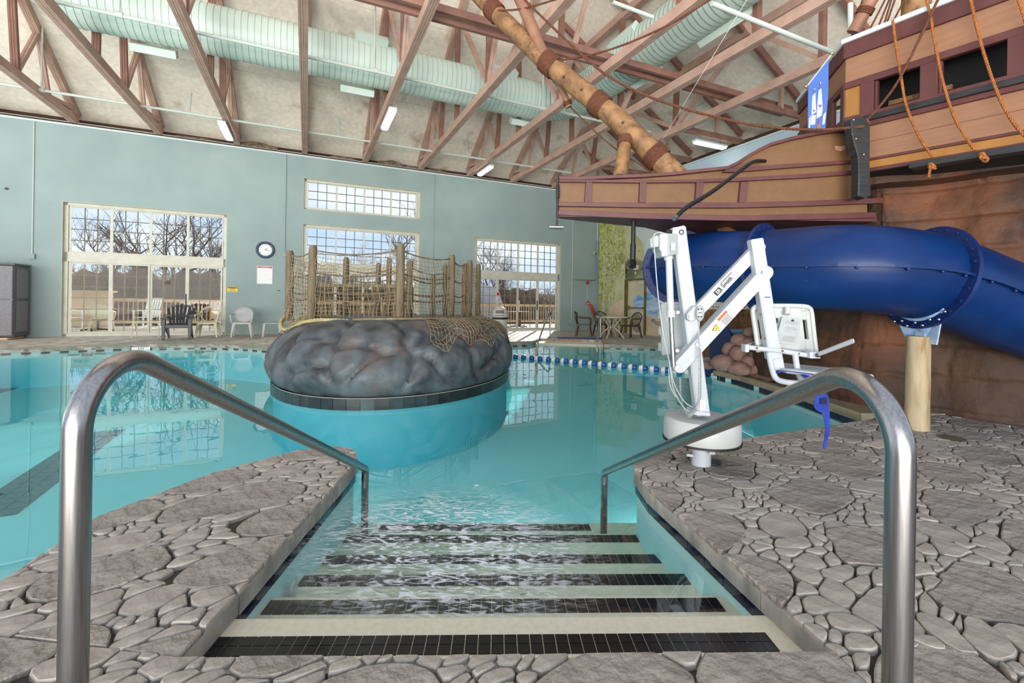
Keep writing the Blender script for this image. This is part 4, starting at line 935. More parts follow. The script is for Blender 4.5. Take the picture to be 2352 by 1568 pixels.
# ------------------------------------------------------------------ LANE FLOATS
a, b = G(1174, 818, -0.085), G(1686, 864, -0.085); lr = thing('lane_rope', 'blue and white lane float line from the island to the boulders', 'float line', a)
d = (b-a); L = d.length; d.normalize(); ax = (d.cross(ZU).normalized(), ZU.copy(), d)
mb = MB(); mb.tube([a, b], 0.006, 5); obj('cable', mb, M_net, lr)
n = 22; pt = L/n; proto = None
for i in range(n):
    p = a+d*(i*pt)
    if proto is None:
        w = MB(); w.lathe([(0.012, 0), (0.045, .012), (0.06, .045), (0.062, .09), (.0, .0901)], p, 14, ax); bl = MB(); bl.lathe([(0.0, .0899), (.062, .09), (.06, .135), (.045, .165), (.012, .178)], p, 14, ax)
        k = pt/0.19
        proto = (obj('white_float', w, M_float, lr, smooth=40, loc=p-WL(lr)), obj('blue_float', bl, M_floatb, lr, smooth=40, loc=p-WL(lr)))
    else:
        for q in proto: o = q.copy(); C.objects.link(o); o.location = p-WL(lr)
# ------------------------------------------------------------------ SLIDE
SP = catmull([(5.5, 4.25, 0.92), (4.72, 4.42, 1.21), (3.97, 4.37, 1.45), (3.28, 4.42, 1.53), (2.78, 5.05, 1.57), (2.42, 5.45, 1.61), (2.22, 6.02, 1.64), (2.40, 6.65, 1.68), (2.95, 7.2, 1.72), (3.6, 7.7, 1.76), (4.6, 7.8, 1.8)], 10)
R = 0.41
def frame(i):
    t = (SP[min(i+1, len(SP)-1)]-SP[max(i-1, 0)]).normalized(); sd_ = t.cross(ZU).normalized(); return t, sd_, sd_.cross(t)
sl = thing('water_slide', 'large blue enclosed water slide tube crossing in front of the carved rock', 'slide', (3.97, 4.37, 0.96))
joins = [0, 20, 40, 60, len(SP)-1]
for a_, b_ in zip(joins[:-1], joins[1:]):
    mb = MB(); idx = list(range(a_, b_+1)); nn_ = 40
    def sfn(i, j):
        t, s_, u = frame(idx[i]); an = 2*pi*j/nn_; rr = R+(0.012 if sin(an) > 0.0 else 0.0); return SP[idx[i]]+(s_*cos(an)+u*sin(an))*rr
    mb.grid(sfn, len(idx), nn_, cv=True); obj('tube_section', mb, M_blue, sl, smooth=60)
for k in (20, 40, 60):
    t, s_, u = frame(k); mb = MB(); mb.lathe([(R-.01, -.018), (R+.088, -.018), (R+.088, .018), (R-.01, .018)], SP[k], 56, (s_, u, t)); fl = obj('flange', mb, M_blued, sl, smooth=30)
    pr_ = None
    for q in range(24):
        an = 2*pi*q/24; c0 = SP[k]+(s_*cos(an)+u*sin(an))*(R+.052)
        if pr_ is None: mb = MB(); mb.lathe([(.012, -.034), (.014, -.02), (.014, .02), (.012, .034)], c0, 6, (s_, u, t)); pr_ = obj('bolt', mb, M_blued, fl, loc=c0-WL(fl))
        else: o = pr_.copy(); C.objects.link(o); o.location = c0-WL(fl)
for side in (1, -1):
    mb = MB()
    def lf_(i, j):
        t, s_, u = frame(i); e = [(R-.02, .012), (R+.055, .012), (R+.055, -.012), (R-.02, -.012)][j]; return SP[i]+s_*side*e[0]+u*e[1]
    mb.grid(lf_, len(SP), 4, cv=True); sm = obj('seam_flange', mb, M_blue, sl)
    pr_ = None
    for i in range(3, 62, 3):
        t, s_, u = frame(i); c0 = SP[i]+s_*side*(R+.03)-u*.02
        if pr_ is None: mb = MB(); mb.ball(c0, .015, 8, 5); pr_ = obj('bolt', mb, M_blued, sm, loc=c0-WL(sm))
        else: o = pr_.copy(); C.objects.link(o); o.location = c0-WL(sm)
# slide support post
bp = G(2105, 985); tp = D(2110, 772, bp.y)
sp_ = thing('slide_support', 'pale round timber post with a bolted blue steel saddle under the slide', 'post', bp)
mb = MB(); mb.tube([bp+(tp-bp)*k/6 for k in range(7)], [.098, .096, .094, .095, .093, .092, .09], 20); obj('timber_post', mb, M_postp, sp_, smooth=60)
M_saddle = mat('pale blue steel', (148, 176, 216), (176, 198, 228), rough=0.35, scale=12)
t, s_, u = frame(20); c0 = SP[20]
mb = MB(); pl_ = []
for an in range(-138, -41, 8): pl_.append(c0+(s_*cos(radians(an))+u*sin(radians(an)))*(R+.10))
lowr = [tp+s_*.10+ZU*.0-u*0.0, tp-s_*.10]
q0 = c0+(s_*cos(radians(-42))+u*sin(radians(-42)))*(R-.02); q1 = c0+(s_*cos(radians(-138))+u*sin(radians(-138)))*(R-.02)
inn = [c0+(s_*cos(radians(an))+u*sin(radians(an)))*(R+.0) for an in range(-48, -133, -8)]
cdn = Vector((c0.x, c0.y, .815)); poly = [c0+(s_*cos(radians(-132))+u*sin(radians(-132)))*(R), cdn-s_*.15, cdn-s_*.05, cdn-s_*.05+ZU*.07, cdn+s_*.05+ZU*.07, cdn+s_*.05, cdn+s_*.15, c0+(s_*cos(radians(-48))+u*sin(radians(-48)))*(R)]+inn[1:-1]
mb.slab([p+t*.022 for p in poly], t, .014); sdl = obj('saddle_plate', mb, M_saddle, sp_)
mb = MB(); mb.box(cdn+t*.03+ZU*.045, (.10, .05, .12), (s_, t, ZU)); obj('post_bracket', mb, M_saddle, sp_)
for q in range(10):
    an = radians(-132+q*9.3); mb = MB(); cc_ = c0+(s_*cos(an)+u*sin(an))*(R+.04+.035*(q % 2))+t*.038; mb.ball(cc_, .013, 8, 5); obj('bolt', mb, M_steel2, sdl)
# ------------------------------------------------------------------ CARVED ROCK WALL
WP = catmull([(7.6, 2.6), (6.4, 3.6), (5.15, 4.52), (4.68, 5.06), (4.22, 5.30), (4.02, 5.9), (3.98, 6.9), (3.98, 7.5), (4.25, 8.1), (5.0, 8.9), (6.5, 9.3)] if False else [Vector((a_, b_, 0)) for a_, b_ in [(7.6, 2.6), (6.4, 3.6), (5.15, 4.52), (4.68, 5.06), (4.22, 5.30), (4.02, 5.9), (3.98, 6.9), (3.98, 7.5), (4.25, 8.1), (5.0, 8.9), (6.5, 9.3)]], 24)
def wfn(i, j):
    p = WP[i]; t_ = (WP[min(i+1, len(WP)-1)]-WP[max(i-1, 0)]).normalized(); n_ = Vector((-t_.y, t_.x, 0)); n_ = n_ if n_.dot(Vector((-1, -.3, 0))) > 0 else -n_
    z = -0.02+j/110*2.95; x = i*0.07; d = 0.0
    zz = z+0.05*noise.noise(Vector((x*.5, 0, 3)))+0.02*noise.noise(Vector((x*2, 1, 3)))
    for k in range(8):
        zc = 0.04+k*0.36; d -= 0.035*math.exp(-((zz-zc)/0.016)**2)
    row = int((zz-0.04)/0.36); ph = (row*1.37 % 1)*2.6; xx = (x+ph+0.35*(zz % .36)) % 2.6
    d -= 0.035*math.exp(-((xx-.5)/0.02)**2)*(1 if 0.02 < (zz-.04) % .36 < .34 else 0)
    d += 0.05*noise.noise(Vector((x*.5, z*1.1, 0)))+0.025*noise.noise(Vector((x*1.6, z*2.5, 4)))+0.012*noise.noise(Vector((x*5, z*7, 4)))
    d += (0.012 if row % 2 else -0.008)
    lean = -0.13*z
    return p+ZU*z+n_*(d+lean)
mb = MB(); mb.grid(wfn, len(WP), 111)
rw = tag(obj('rock_wall', mb, M_rwall, smooth=True), 'brown and rust carved rock wall grooved like old planks behind the slide', 'wall', kind='structure')
mb = MB(); mb.slab([V2((p.x, p.y), 2.6) for p in WP[::6]]+[V2((9, 9), 2.6), V2((9, 2.6), 2.6)], ZU, 0.1); obj('rock_top', mb, M_rwall, rw)
# boulders
bl = [(1660.4, 833, 24, 18, 7.6), (1695.7, 815, 18, 20, 7.7), (1675.7, 802.5, 15, 16, 7.9), (1697, 781, 17, 14, 7.9), (1723, 766, 15, 14, 8.0), (1721.7, 785.6, 17, 11, 7.8), (1742, 822, 27, 18, 7.7), (1697, 846, 24, 15, 7.45), (1719, 834, 15, 17, 7.55), (1746, 851, 30, 17, 7.5), (1625, 838, 16, 9, 8.1), (1760, 790, 20, 22, 7.9), (1752, 762, 18, 14, 8.1)]
bn = ['round pinkish boulder at the left front of the pile', 'egg shaped upright boulder in the middle of the pile', 'pink boulder touching the small blue tube', 'flat topped boulder above the egg shaped one', 'pale boulder high on the pile', 'dark brown boulder below the pale top one', 'large brown boulder behind the lift seat frame, middle height', 'low boulder at the waterline front of the pile', 'wedge boulder squeezed between its neighbours', 'broad low boulder at the right foot of the pile', 'small flat rock beside the blue trough', 'boulder half hidden behind the lift backrest, lower', 'boulder half hidden behind the lift backrest, topmost']
for (px, py, rx, ry, Y), lab in zip(bl, bn):
    c0 = D(px, py, Y); ax_, az_ = rx*Y/F0*1.08, ry*Y/F0*1.1; mb = MB(); mb.ball((0, 0, 0), 1.0, 28, 18)
    mb.v = [tuple(c0+Vector((v[0]*ax_, v[1]*ax_*.95, v[2]*az_))*(1+.12*noise.noise(Vector(v)*1.3+c0)+.05*noise.noise(Vector(v)*3.5+c0))) for v in mb.v]
    tag(obj('boulder', mb, M_bould, smooth=True, loc=c0-ZU*az_), lab, 'boulder')
mb = MB()
def bsf(i, j):
    u = i/30; p = Vector((3.84, 8.35, 0)).lerp(Vector((3.95, 6.6, 0)), u); v = j/8; return p+Vector((-.02+v*.5, 0, 0.02+v*.22+.05*noise.noise(Vector((u*6, v*3, 1)))))
mb.grid(bsf, 31, 9); tag(obj('mortar_bed', mb, M_bould, smooth=True), 'low pinkish mortar bed under the boulder pile', 'rock')
# small slide outlet
so = thing('slide_outlet', 'small blue flume outlet opening beside the pink boulders', 'slide', (4.0, 8.55, -0.11))
ax = (Vector((0, 1, 0)), ZU, Vector((1, 0.25, 0)).normalized()); c0 = Vector((3.98, 8.6, 0.30))
mb = MB(); mb.grid(lambda i, j: c0+ax[2]*(i*0.4)+(ax[0]*cos(2*pi*j/32)+ax[1]*sin(2*pi*j/32))*.41, 4, 32, cv=True); obj('tube_section', mb, mat('sea blue fibreglass', (44, 112, 156), (60, 136, 180), rough=0.35, scale=3), so, smooth=True)
mb = MB(); mb.lathe([(.40, -.02), (.50, -.02), (.50, .02), (.40, .02)], c0, 40, ax); obj('flange', mb, M_blued, so)
mb = MB(); mb.box(c0+Vector((-.28, -.05, -.33)), (.5, .8, .2)); obj('trough', mb, M_blue, so, bevel=.03)
# netted rock ledge far behind
mb = MB(); mb.grid(lambda i, j: Vector((4.1+.12*noise.noise(Vector((i*.3, j*.4, 1)))+i*.14, 10.6+.25*noise.noise(Vector((i*.35, j*.35, 7)))-i*.02+.0, -0.05+j*.11)), 22, 11); mb.grid(lambda i, j: Vector((4.1+i*.14, 10.6+j*.3, 1.05+.08*noise.noise(Vector((i*.4, j, 3))))), 22, 5)
tag(obj('rock_ledge', mb, mat('ledge', (176, 128, 92), (150, 104, 74), rough=.8, scale=4, bump=.6), smooth=True), 'tan rock ledge under the slide with a net thrown over it', 'rock')
mb = MB()
for i in range(26): mb.tube([Vector((4.0+i*.12, 10.35+.05*sin(j), .35+j*.1)) for j in range(9)], .008, 3)
for j in range(9): mb.tube([Vector((4.0+i*.12, 10.35+.05*sin(j), .35+j*.1+.03*sin(i*.8))) for i in range(26)], .008, 3)
tag(obj('cargo_net', mb, M_net), 'sand net thrown over the tan ledge beneath the slide', 'net')
mb = MB(); rnb = random.Random(8)
blk = thing('block_wall', 'white painted block wall seen in the gap under the slide', 'wall', (4.9, 11.4, 0), kind='structure')
for r_ in range(7):
    for k in range(8):
        q = MB(); q.box((3.9+k*.42+(r_ % 2)*.21, 11.4, .1+r_*.2), (.41, .14, .19)); obj('block', q, M_whitewood, blk)
# ------------------------------------------------------------------ PIRATE SHIP
H0 = Vector((3.95, 5.1, 0)); HD = Vector((0.4552, -0.8904, 0)); HN = Vector((-0.8904, -0.4552, 0))   # along the hull toward the viewer, out of the hull
def HP(d, z, o=0.0): return H0+HD*d+HN*o+ZU*(z-0.065*d)
def Hm(px, py, off=0.0):
    d = ray(px, py); o0 = H0+HN*off; k = (o0-EYEV).dot(HN)/d.dot(HN); return EYEV+d*k
ship = thing('pirate_ship', 'brown and maroon make-believe wooden ship hull perched on the carved rock', 'ship', (4.3, 5.2, 2.02))
# main side: courses of boards (d from, d to, z low, z high, proud, material)
D0, D1 = -0.23, 3.2
def hb(nm, d0, d1, z0, z1, o, m, th=0.05, par=ship):
    mb = MB(); P = [HP(d0, z0, o), HP(d1, z0, o), HP(d1, z0, o-th), HP(d0, z0, o-th), HP(d0, z1, o), HP(d1, z1, o), HP(d1, z1, o-th), HP(d0, z1, o-th)]
    mb.hexa(P); return obj(nm, mb, m, par, bevel=0.004)
hb('cap_rail', D0-.03, D1, 4.205, 4.255, 0.05, M_gtrim, 0.16); hb('wale', D0-.01, D1, 4.03, 4.205, 0.025, M_maroon, .06)
hb('plank', D0, D1, 3.75, 4.03, 0.0, M_pink); hb('wale', D0-.005, D1, 3.675, 3.75, 0.02, M_maroon, .06)
hb('panel', D0, -0.07, 3.345, 3.675, 0.0, M_ochre); hb('window_stile', -0.07, 0.06, 3.335, 3.68, 0.018, M_maroon); hb('window_stile', 0.47, 0.61, 3.335, 3.68, 0.018, M_maroon); hb('window_stile', 1.10, 1.26, 3.335, 3.68, 0.018, M_maroon)
hb('window_stile', 1.9, 2.05, 3.335, 3.68, 0.018, M_maroon); hb('panel', 2.05, D1, 3.335, 3.68, 0.0, M_maroon)
hb('window_stile', 0.06, 0.085, 3.345, 3.675, -0.01, M_maroon, .05); hb('window_stile', 0.61, 0.635, 3.345, 3.675, -0.01, M_maroon, .05)
hb('wale', D0, D1, 3.30, 3.345, 0.02, M_maroon, .06); hb('rubbing_strake', D0+.02, D1, 3.24, 3.30, 0.045, M_blackp, .08); hb('wale', D0, D1, 3.185, 3.24, 0.022, M_maroon, .06)
hb('plank', 0.0, D1, 3.01, 3.185, 0.0, M_pink); hb('plank', 0.0, D1, 2.825, 3.008, 0.003, M_pink); hb('strip', 0.0, D1, 2.797, 2.825, 0.015, M_maroon); hb('plank', 0.0, D1, 2.712, 2.797, 0.0, M_ochre); hb('strip', 0.0, D1, 2.672, 2.712, 0.018, M_maroon)
hb('channel_board', 0.43, D1, 2.615, 2.672, 0.12, M_blackp, .14)
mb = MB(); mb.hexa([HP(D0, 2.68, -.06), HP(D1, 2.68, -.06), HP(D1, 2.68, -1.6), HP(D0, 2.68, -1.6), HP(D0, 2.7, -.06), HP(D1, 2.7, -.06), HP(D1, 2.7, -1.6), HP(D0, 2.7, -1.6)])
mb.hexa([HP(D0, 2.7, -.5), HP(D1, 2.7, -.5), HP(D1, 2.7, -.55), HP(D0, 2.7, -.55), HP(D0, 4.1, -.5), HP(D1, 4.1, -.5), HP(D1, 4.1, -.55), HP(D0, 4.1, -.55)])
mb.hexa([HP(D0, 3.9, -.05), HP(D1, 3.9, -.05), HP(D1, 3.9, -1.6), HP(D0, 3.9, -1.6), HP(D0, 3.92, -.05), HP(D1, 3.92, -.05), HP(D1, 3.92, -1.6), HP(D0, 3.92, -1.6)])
obj('cabin_inside', mb, M_dark, ship)  # near-black colour stands in for the shade inside the cabin
mb = MB(); mb.beam(HP(.05, 3.42, -.3), HP(.6, 3.40, -.3), .04, .06); mb.beam(HP(.05, 3.50, -.35), HP(.6, 3.5, -.35), .03, .05); obj('cabin_shelf', mb, M_log, ship)
# forward face of the upper works
A0 = HP(D0, 0, 0); A0.z = 0; FD = Vector((0.27, 0.963, 0)); FN = Vector((-0.963, 0.27, 0)); zof = 0.065*-D0
def fb(nm, e0, e1, z0, z1, o, m, th=.05):
    mb = MB(); Q = lambda e, z, oo: A0+FD*e+FN*oo+ZU*(z+0.015)
    mb.hexa([Q(e0, z0, o), Q(e1, z0, o), Q(e1, z0, o-th), Q(e0, z0, o-th), Q(e0, z1, o), Q(e1, z1, o), Q(e1, z1, o-th), Q(e0, z1, o-th)]); obj(nm, mb, m, ship, bevel=.004)
fb('cap_rail', -.03, 1.6, 4.205, 4.255, .05, M_gtrim, .16); fb('wale', -.01, 1.6, 4.03, 4.205, .025, M_maroon, .06); fb('plank', 0, 1.6, 3.75, 4.03, 0, M_pink); fb('wale', 0, 1.6, 3.675, 3.75, .02, M_maroon, .06)
fb('window_stile', 0, .10, 3.335, 3.68, .015, M_maroon); fb('window_stile', .34, 1.6, 3.335, 3.68, .015, M_maroon); fb('wale', 0, 1.6, 3.20, 3.345, .02, M_maroon, .06); fb('plank', 0, 1.6, 2.9, 3.2, 0, M_maroon)
# beak: plane Y = YB
YB = 5.3
def bf(nm, pts, m, o=0.0, th=.03):
    mb = MB(); mb.slab([D(x, y, YB-o) for x, y in pts], Vector((0, 1, 0)), th); return obj(nm, mb, m, ship, bevel=.003)
face = [(1284, 494), (1284, 405), (1330, 406.5), (1400, 403), (1480, 400), (1559, 394), (1620, 387), (1671, 382), (1697, 370), (1722, 353), (1750, 338), (1773, 327), (1824, 313), (1890, 300), (1957, 292), (1992, 289), (1992, 500), (1850, 503), (1690, 505), (1480, 501)]
bf('beak_side', face, M_tan, 0, .04)
bf('bottom_rail', [(1279, 482), (1380, 485), (1480, 489.5), (1690, 494.5), (1850, 491), (2013, 487), (2013, 500), (1850, 504), (1690, 507), (1480, 502), (1380, 498), (1279, 493)], M_maroon, .05, .06)
bf('middle_rail', [(1279, 463), (1480, 465.5), (1690, 465), (1850, 461), (2028, 454), (2028, 466), (1850, 473), (1690, 477), (1480, 476.5), (1279, 473)], M_maroon, .05, .06)
bf('upper_rail', [(1284, 411), (1475, 413), (1600, 411.5), (1690, 408), (1850, 399), (1975, 390), (1975, 399), (1850, 408), (1690, 416), (1600, 418.5), (1475, 419.5), (1284, 417.5)], M_maroon, .045, .055)
bf('sheer_strip', [(1671, 386), (1800, 377), (1900, 371), (1975, 366), (1975, 373), (1900, 379), (1800, 386), (1690, 395), (1660, 395)], M_maroon, .045, .055)
top = face[1:16]; bf('cap_rail', [(x, y-1) for x, y in top]+[(x, y+6.5) for x, y in top[::-1]], M_maroon, .06, .12)
for x0, x1, x2, x3 in [(1346, 1361, 1343, 1358), (1470, 1485, 1468, 1483), (1600, 1616, 1597, 1612), (1702, 1720, 1697, 1715)]:
    bf('stile', [(x0, 417), (x1, 417), (x3, 465), (x2, 465)], M_maroon, .04, .05)
zb = D(1284, 494, YB).z; X0 = D(1279, 490, YB).x; X1 = D(2010, 495, YB).x
mb = MB(); mb.slab([Vector((X0, YB-.02, zb-.02)), Vector((X0+.05, YB+.12, zb-.02)), Vector((1.72, 5.95, zb-.02)), Vector((2.4, 6.6, zb-.02)), Vector((X1, 6.9, zb-.02)), Vector((X1, YB-.02, zb-.02))], ZU, .05); obj('beak_underside', mb, M_maroon, ship)
mb = MB(); mb.slab([Vector((X0, YB+.12, zb)), Vector((1.72, 5.95, zb)), Vector((1.72, 5.95, zb+.45)), Vector((X0, YB+.12, zb+.45))], Vector((-.5, .86, 0)), -.03); mb.slab([Vector((1.72, 5.95, zb)), Vector((2.4, 6.6, zb)), Vector((X1, 6.9, zb)), Vector((X1, 6.9, zb+.5)), Vector((2.4, 6.6, zb+.47)), Vector((1.72, 5.95, zb+.45))], Vector((-.3, .95, 0)), .03) if False else None
obj('beak_far_side', mb, M_maroon, ship)
bf('scuff', [(1918, 335), (1930, 336), (1941, 334), (1943, 342), (1931, 347), (1920, 344)], mat('bare primer', (196, 150, 128), (150, 96, 84), rough=.7, scale=30), .003, .003)
# cathead bracket
cb = [(580, 1020), (650, 992), (700, 1010), (745, 1060), (745, 1200), (742, 1400), (755, 1680), (700, 1700), (640, 1680), (645, 1500), (640, 1340), (610, 1240), (585, 1130)]
mb = MB(); mb.slab([D(1800+x/3.7337, y/3.7337 if y < 1500 else y/3.7337, 4.98) for x, y in cb], Vector((0, 1, 0)), .12); br_ = obj('cathead', mb, M_blackp, ship, bevel=.01)
for x, y in ((620, 1190), (685, 1325), (600, 1028)): mb = MB(); mb.ball(D(1800+x/3.7337, y/3.7337, 4.975), .012, 8, 6); obj('bolt', mb, M_steel2, br_)
# banner
bn_ = thing('banner', 'blue banner painted with white sailed ships, hung from the ship rail', 'banner', D(1880, 296, 5.35))
M_sail = mat('banner white', (244, 240, 228), rough=.8)
def bq(nm, pts, m, o, th=.004, par=bn_): mb = MB(); mb.slab([D(1800+x/3.7337, y/3.7337, 5.35-o) for x, y in pts], Vector((0, 1, 0)), th); return obj(nm, mb, m, par)
bq('cloth', [(212, 715), (386, 495), (382, 800), (358, 1110), (207, 1112)], M_banner, 0, .008)
for p in ([(248, 825), (270, 795), (278, 960), (240, 985)], [(302, 775), (322, 758), (334, 930), (288, 930)], [(240, 990), (276, 985), (268, 1065), (232, 1070)], [(288, 935), (334, 935), (325, 990), (283, 1015)], [(342, 985), (362, 960), (350, 1060), (332, 1070)], [(218, 1020), (232, 990), (224, 1095), (216, 1098)]): bq('sail', p, M_sail, .006)
for p in ([(246, 943), (262, 938), (276, 950), (260, 962)], [(292, 905), (312, 892), (334, 905), (312, 925)]): bq('emblem', p, mat('purple grey', (120, 100, 150), rough=.8), .009)
for p in ([(308, 700), (312, 700), (314, 760), (310, 760)], [(259, 750), (262, 750), (264, 800), (261, 800)], [(296, 1020), (306, 1016), (302, 1095), (292, 1098)]): bq('mast', p, mat('banner mast red', (150, 72, 60), rough=.8), .007)
for p in ([(314, 702), (320, 710), (314, 718)], [(262, 752), (270, 762), (263, 770)]): bq('pennant', p, M_sail, .007)
bq('hull_patch', [(285, 1075), (300, 1062), (318, 1075), (310, 1106), (283, 1106)], mat('banner hulls', (168, 84, 60), (60, 140, 90), rough=.8, scale=40, lo=.45, hi=.55), .008)
mb = MB(); mb.tube([D(1852, 200, 5.35), D(1912, 122, 5.35)], .008, 6); obj('pole', mb, M_whitep, bn_)
mb = MB(); mb.ball(D(1852, 199, 5.35), .022, 10, 8); mb.ball(D(1911, 123, 5.35), .022, 10, 8); obj('finial', mb, mat('brass', (190, 166, 110), rough=.3, metal=.8), bn_)
# spars
def log(pts, r0, r1, m, lab, name='log_spar', n=18, knots=0, parts=()):
    P = catmull(pts, 10); N = len(P); rr = [(r0+(r1-r0)*i/(N-1))*(1+.05*noise.noise(Vector((i*.35, r0, 0)))) for i in range(N)]
    t = thing(name, lab, 'spar', P[0]); mb = MB(); mb.tube(P, rr, n); obj('log', mb, m, t, smooth=60); return t, P, rr
bsp, BP, BR = log([D(1560, 415, 5.75), D(1430, 285, 6.0), D(1245, 132, 6.45), D(1085, -25, 6.9)], .150, .118, M_log, 'thick peeled log bowsprit rising to the upper left from the ship prow')
def lash(P, R_, frac, turns, m, par, rr=.013):
    i = int(frac*(len(P)-1)); i = max(1, min(len(P)-2, i)); mb = MB(); coil(mb, P[i], P[i+1]-P[i-1], R_[i]*1.06+rr*.6, rr, turns, rr*1.9, 6, 18); obj('rope_lashing', mb, m, par, smooth=True)
def fracof(P, px): 
    best = min(range(len(P)), key=lambda i: abs(1176+F0*P[i].x/P[i].y-px)); return best/(len(P)-1)
for px, tn in ((1503, 7), (1377, 8), (1248, 9), (1120, 8)): lash(BP, BR, fracof(BP, px), tn, M_rope, bsp)
for px, s_ in ((1415, .9), (1285, 1.3), (1340, 1.0), (1190, -1.1)):
    i = int(fracof(BP, px)*(len(BP)-1)); mb = MB(); mb.ball(BP[i]+Vector((-.03*s_, -BR[i]*.9, -.04*s_)), .022, 8, 6); obj('knot', mb, mat('knot', (72, 46, 30), rough=.8), bsp)
yd, YP, YR = log([D(1185, -25, 6.5), D(1225, 70, 6.42), D(1259, 152, 6.36)], .088, .072, M_logp, 'pinkish peeled log spar lashed across the bowsprit, upper half')
lash(YP, YR, .96, 3, M_rope, yd)
y2, Y2, Y2R = log([D(1262, 165, 6.55), D(1290, 205, 6.58), D(1307, 246, 6.6)], .05, .045, M_logp, 'slim pinkish spar end hanging below the bowsprit lashing')
lash(Y2, Y2R, .85, 3, M_rope, y2, .010)
st_, ST, SR = log([D(1424, 408, 5.75), D(1433, 350, 5.85), D(1438, 318, 5.93)], .088, .080, M_log, 'short upright log prop between the prow and the bowsprit')
lash(ST, SR, .80, 6, M_rope, st_, .011)
u1, U1, U1R = log([D(1960, 75, 5.6), D(1990, 20, 5.5), D(2020, -30, 5.4)], .075, .07, M_logp, 'pinkish log railing brace behind the white ship rail')
lash(U1, U1R, .45, 4, M_rope, u1, .010)
u2, U2, U2R = log([D(2103, 45, 5.3), D(2106, -20, 5.3)], .14, .14, M_log, 'stout upright log mast foot at the top edge behind the ship rail')
# ropes
def rp(pts, r, m, lab, name='rope', fine=True, extra=None):
    mb = MB(); P = catmull(pts, 8)
    if fine: rope(mb, P, r, r*6.5, 4, 6)
    else: mb.tube(P, r, 6)
    if extra: extra(mb, P)
    return tag(obj(name, mb, m, smooth=True), lab, 'rope')
rp([D(1190, -15, 6.2), D(1290, 82, 6.0), D(1380, 163, 5.9), D(1465, 211, 5.7), D(1560, 246, 5.55), D(1650, 270, 5.4), D(1750, 290, 5.25), D(1870, 298, 5.15), D(1985, 291, 4.95)], .017, M_rope, 'long sagging brown rope from the upper spar down to the black bracket')
rp([D(1272, 140, 6.3), D(1350, 128, 6.0), D(1440, 100, 5.7), D(1545, 52, 5.4), D(1660, -20, 5.1)], .014, M_rope, 'brown rope rising to the upper right from the middle bowsprit lashing')
rp([D(1143, 24, 6.6), D(1200, 20, 6.4), D(1290, -5, 6.1)], .014, M_rope, 'brown rope leaving the top bowsprit lashing at the upper edge')
rp([D(1308, 243, 6.6), D(1370, 305, 6.3), D(1425, 350, 6.1), D(1470, 378, 5.95), D(1500, 398, 5.85)], .011, M_rope, 'thin brown rope from the slim spar end to the bowsprit foot')
def z6(x, y, off): return Hm(1800+x/3.7337, y/3.7337, off)
def knot(mb, c0, r, k=3):
    for i in range(k):
        ax_ = [Vector((1, .2, .3)), Vector((.2, 1, .5)), Vector((.3, -.4, 1))][i % 3]; coil(mb, c0+Vector((.01*i, 0, -.012*i)), ax_, r*1.6, r, 1.3, r*.8, 6, 12)
rp([z6(935, 170, .10), z6(955, 330, .09), z6(1000, 620, .10), z6(1050, 900, .11), z6(1150, 1150, .12), z6(1275, 1345, .13)], .0135, M_orope, 'orange brown rope hanging down the hull, leftmost of the hanging ropes', extra=lambda mb, P: (knot(mb, z6(1262, 1420, .13), .0125), rope(mb, [z6(1262, 1420, .13), z6(1250, 1470, .13), z6(1243, 1525, .13)], .0125, .08, 4)))
rp([z6(1215, -60, .10), z6(1262, 160, .09), z6(1290, 330, .10), z6(1370, 720, .11), z6(1480, 1040, .12), z6(1640, 1290, .13)], .0135, M_orope, 'orange brown rope hanging in front of the first big hull window', extra=lambda mb, P: knot(mb, z6(1700, 1332, .13), .0125, 4))
rp([z6(1590, -60, .10), z6(1700, 400, .10), z6(1830, 790, .11), z6(1940, 1010, .12), z6(2090, 1190, .13), z6(2300, 1380, .13)], .0135, M_orope, 'orange brown rope crossing the large right hull window')
rp([z6(2000, -60, .10), z6(2061, 150, .10), z6(2180, 500, .1), z6(2350, 900, .1)], .0135, M_orope, 'orange brown rope at the far right edge of the hull')
rp([z6(1345, -50, .13), z6(1180, 300, .13), z6(990, 680, .12), z6(840, 890, .12), z6(712, 1030, .12)], .0135, M_rope, 'brown rope crossing diagonally down to the black bracket', extra=lambda mb, P: knot(mb, z6(705, 1040, .12), .0125, 3))
for k, (x, y, x2, y2_) in enumerate([(905, 0, 820, 210), (930, -20, 860, 215), (960, -20, 885, 200), (1040, -10, 950, 165), (880, -20, 740, 250)]):
    mb = MB(); mb.tube([D(1800+x/3.7337, y/3.7337, 5.3), D(1800+x2/3.7337, y2_/3.7337, 5.35)], .011, 5); tag(obj('rope', mb, M_rope, smooth=True), 'thin brown shroud rope behind the ship rail, '+['second from the left', 'third from the left', 'fourth from the left', 'rightmost, nearest the mast foot', 'leftmost, slanting most'][k], 'rope')
rp([D(1983, -5, 5.8), D(1965, 50, 5.85), D(1956, 86, 5.9)], .012, M_rope, 'brown rope just left of the pinkish brace above the banner', fine=False)
for a_, b_, lab in [((1718, -5, 5.2), (1515, 332, 6.0), 'thin wire from the ducts down to the prow')]:
    mb = MB(); mb.tube([D(*a_), D(*b_)], .003, 4); tag(obj('wire', mb, M_steel2), lab, 'wire')
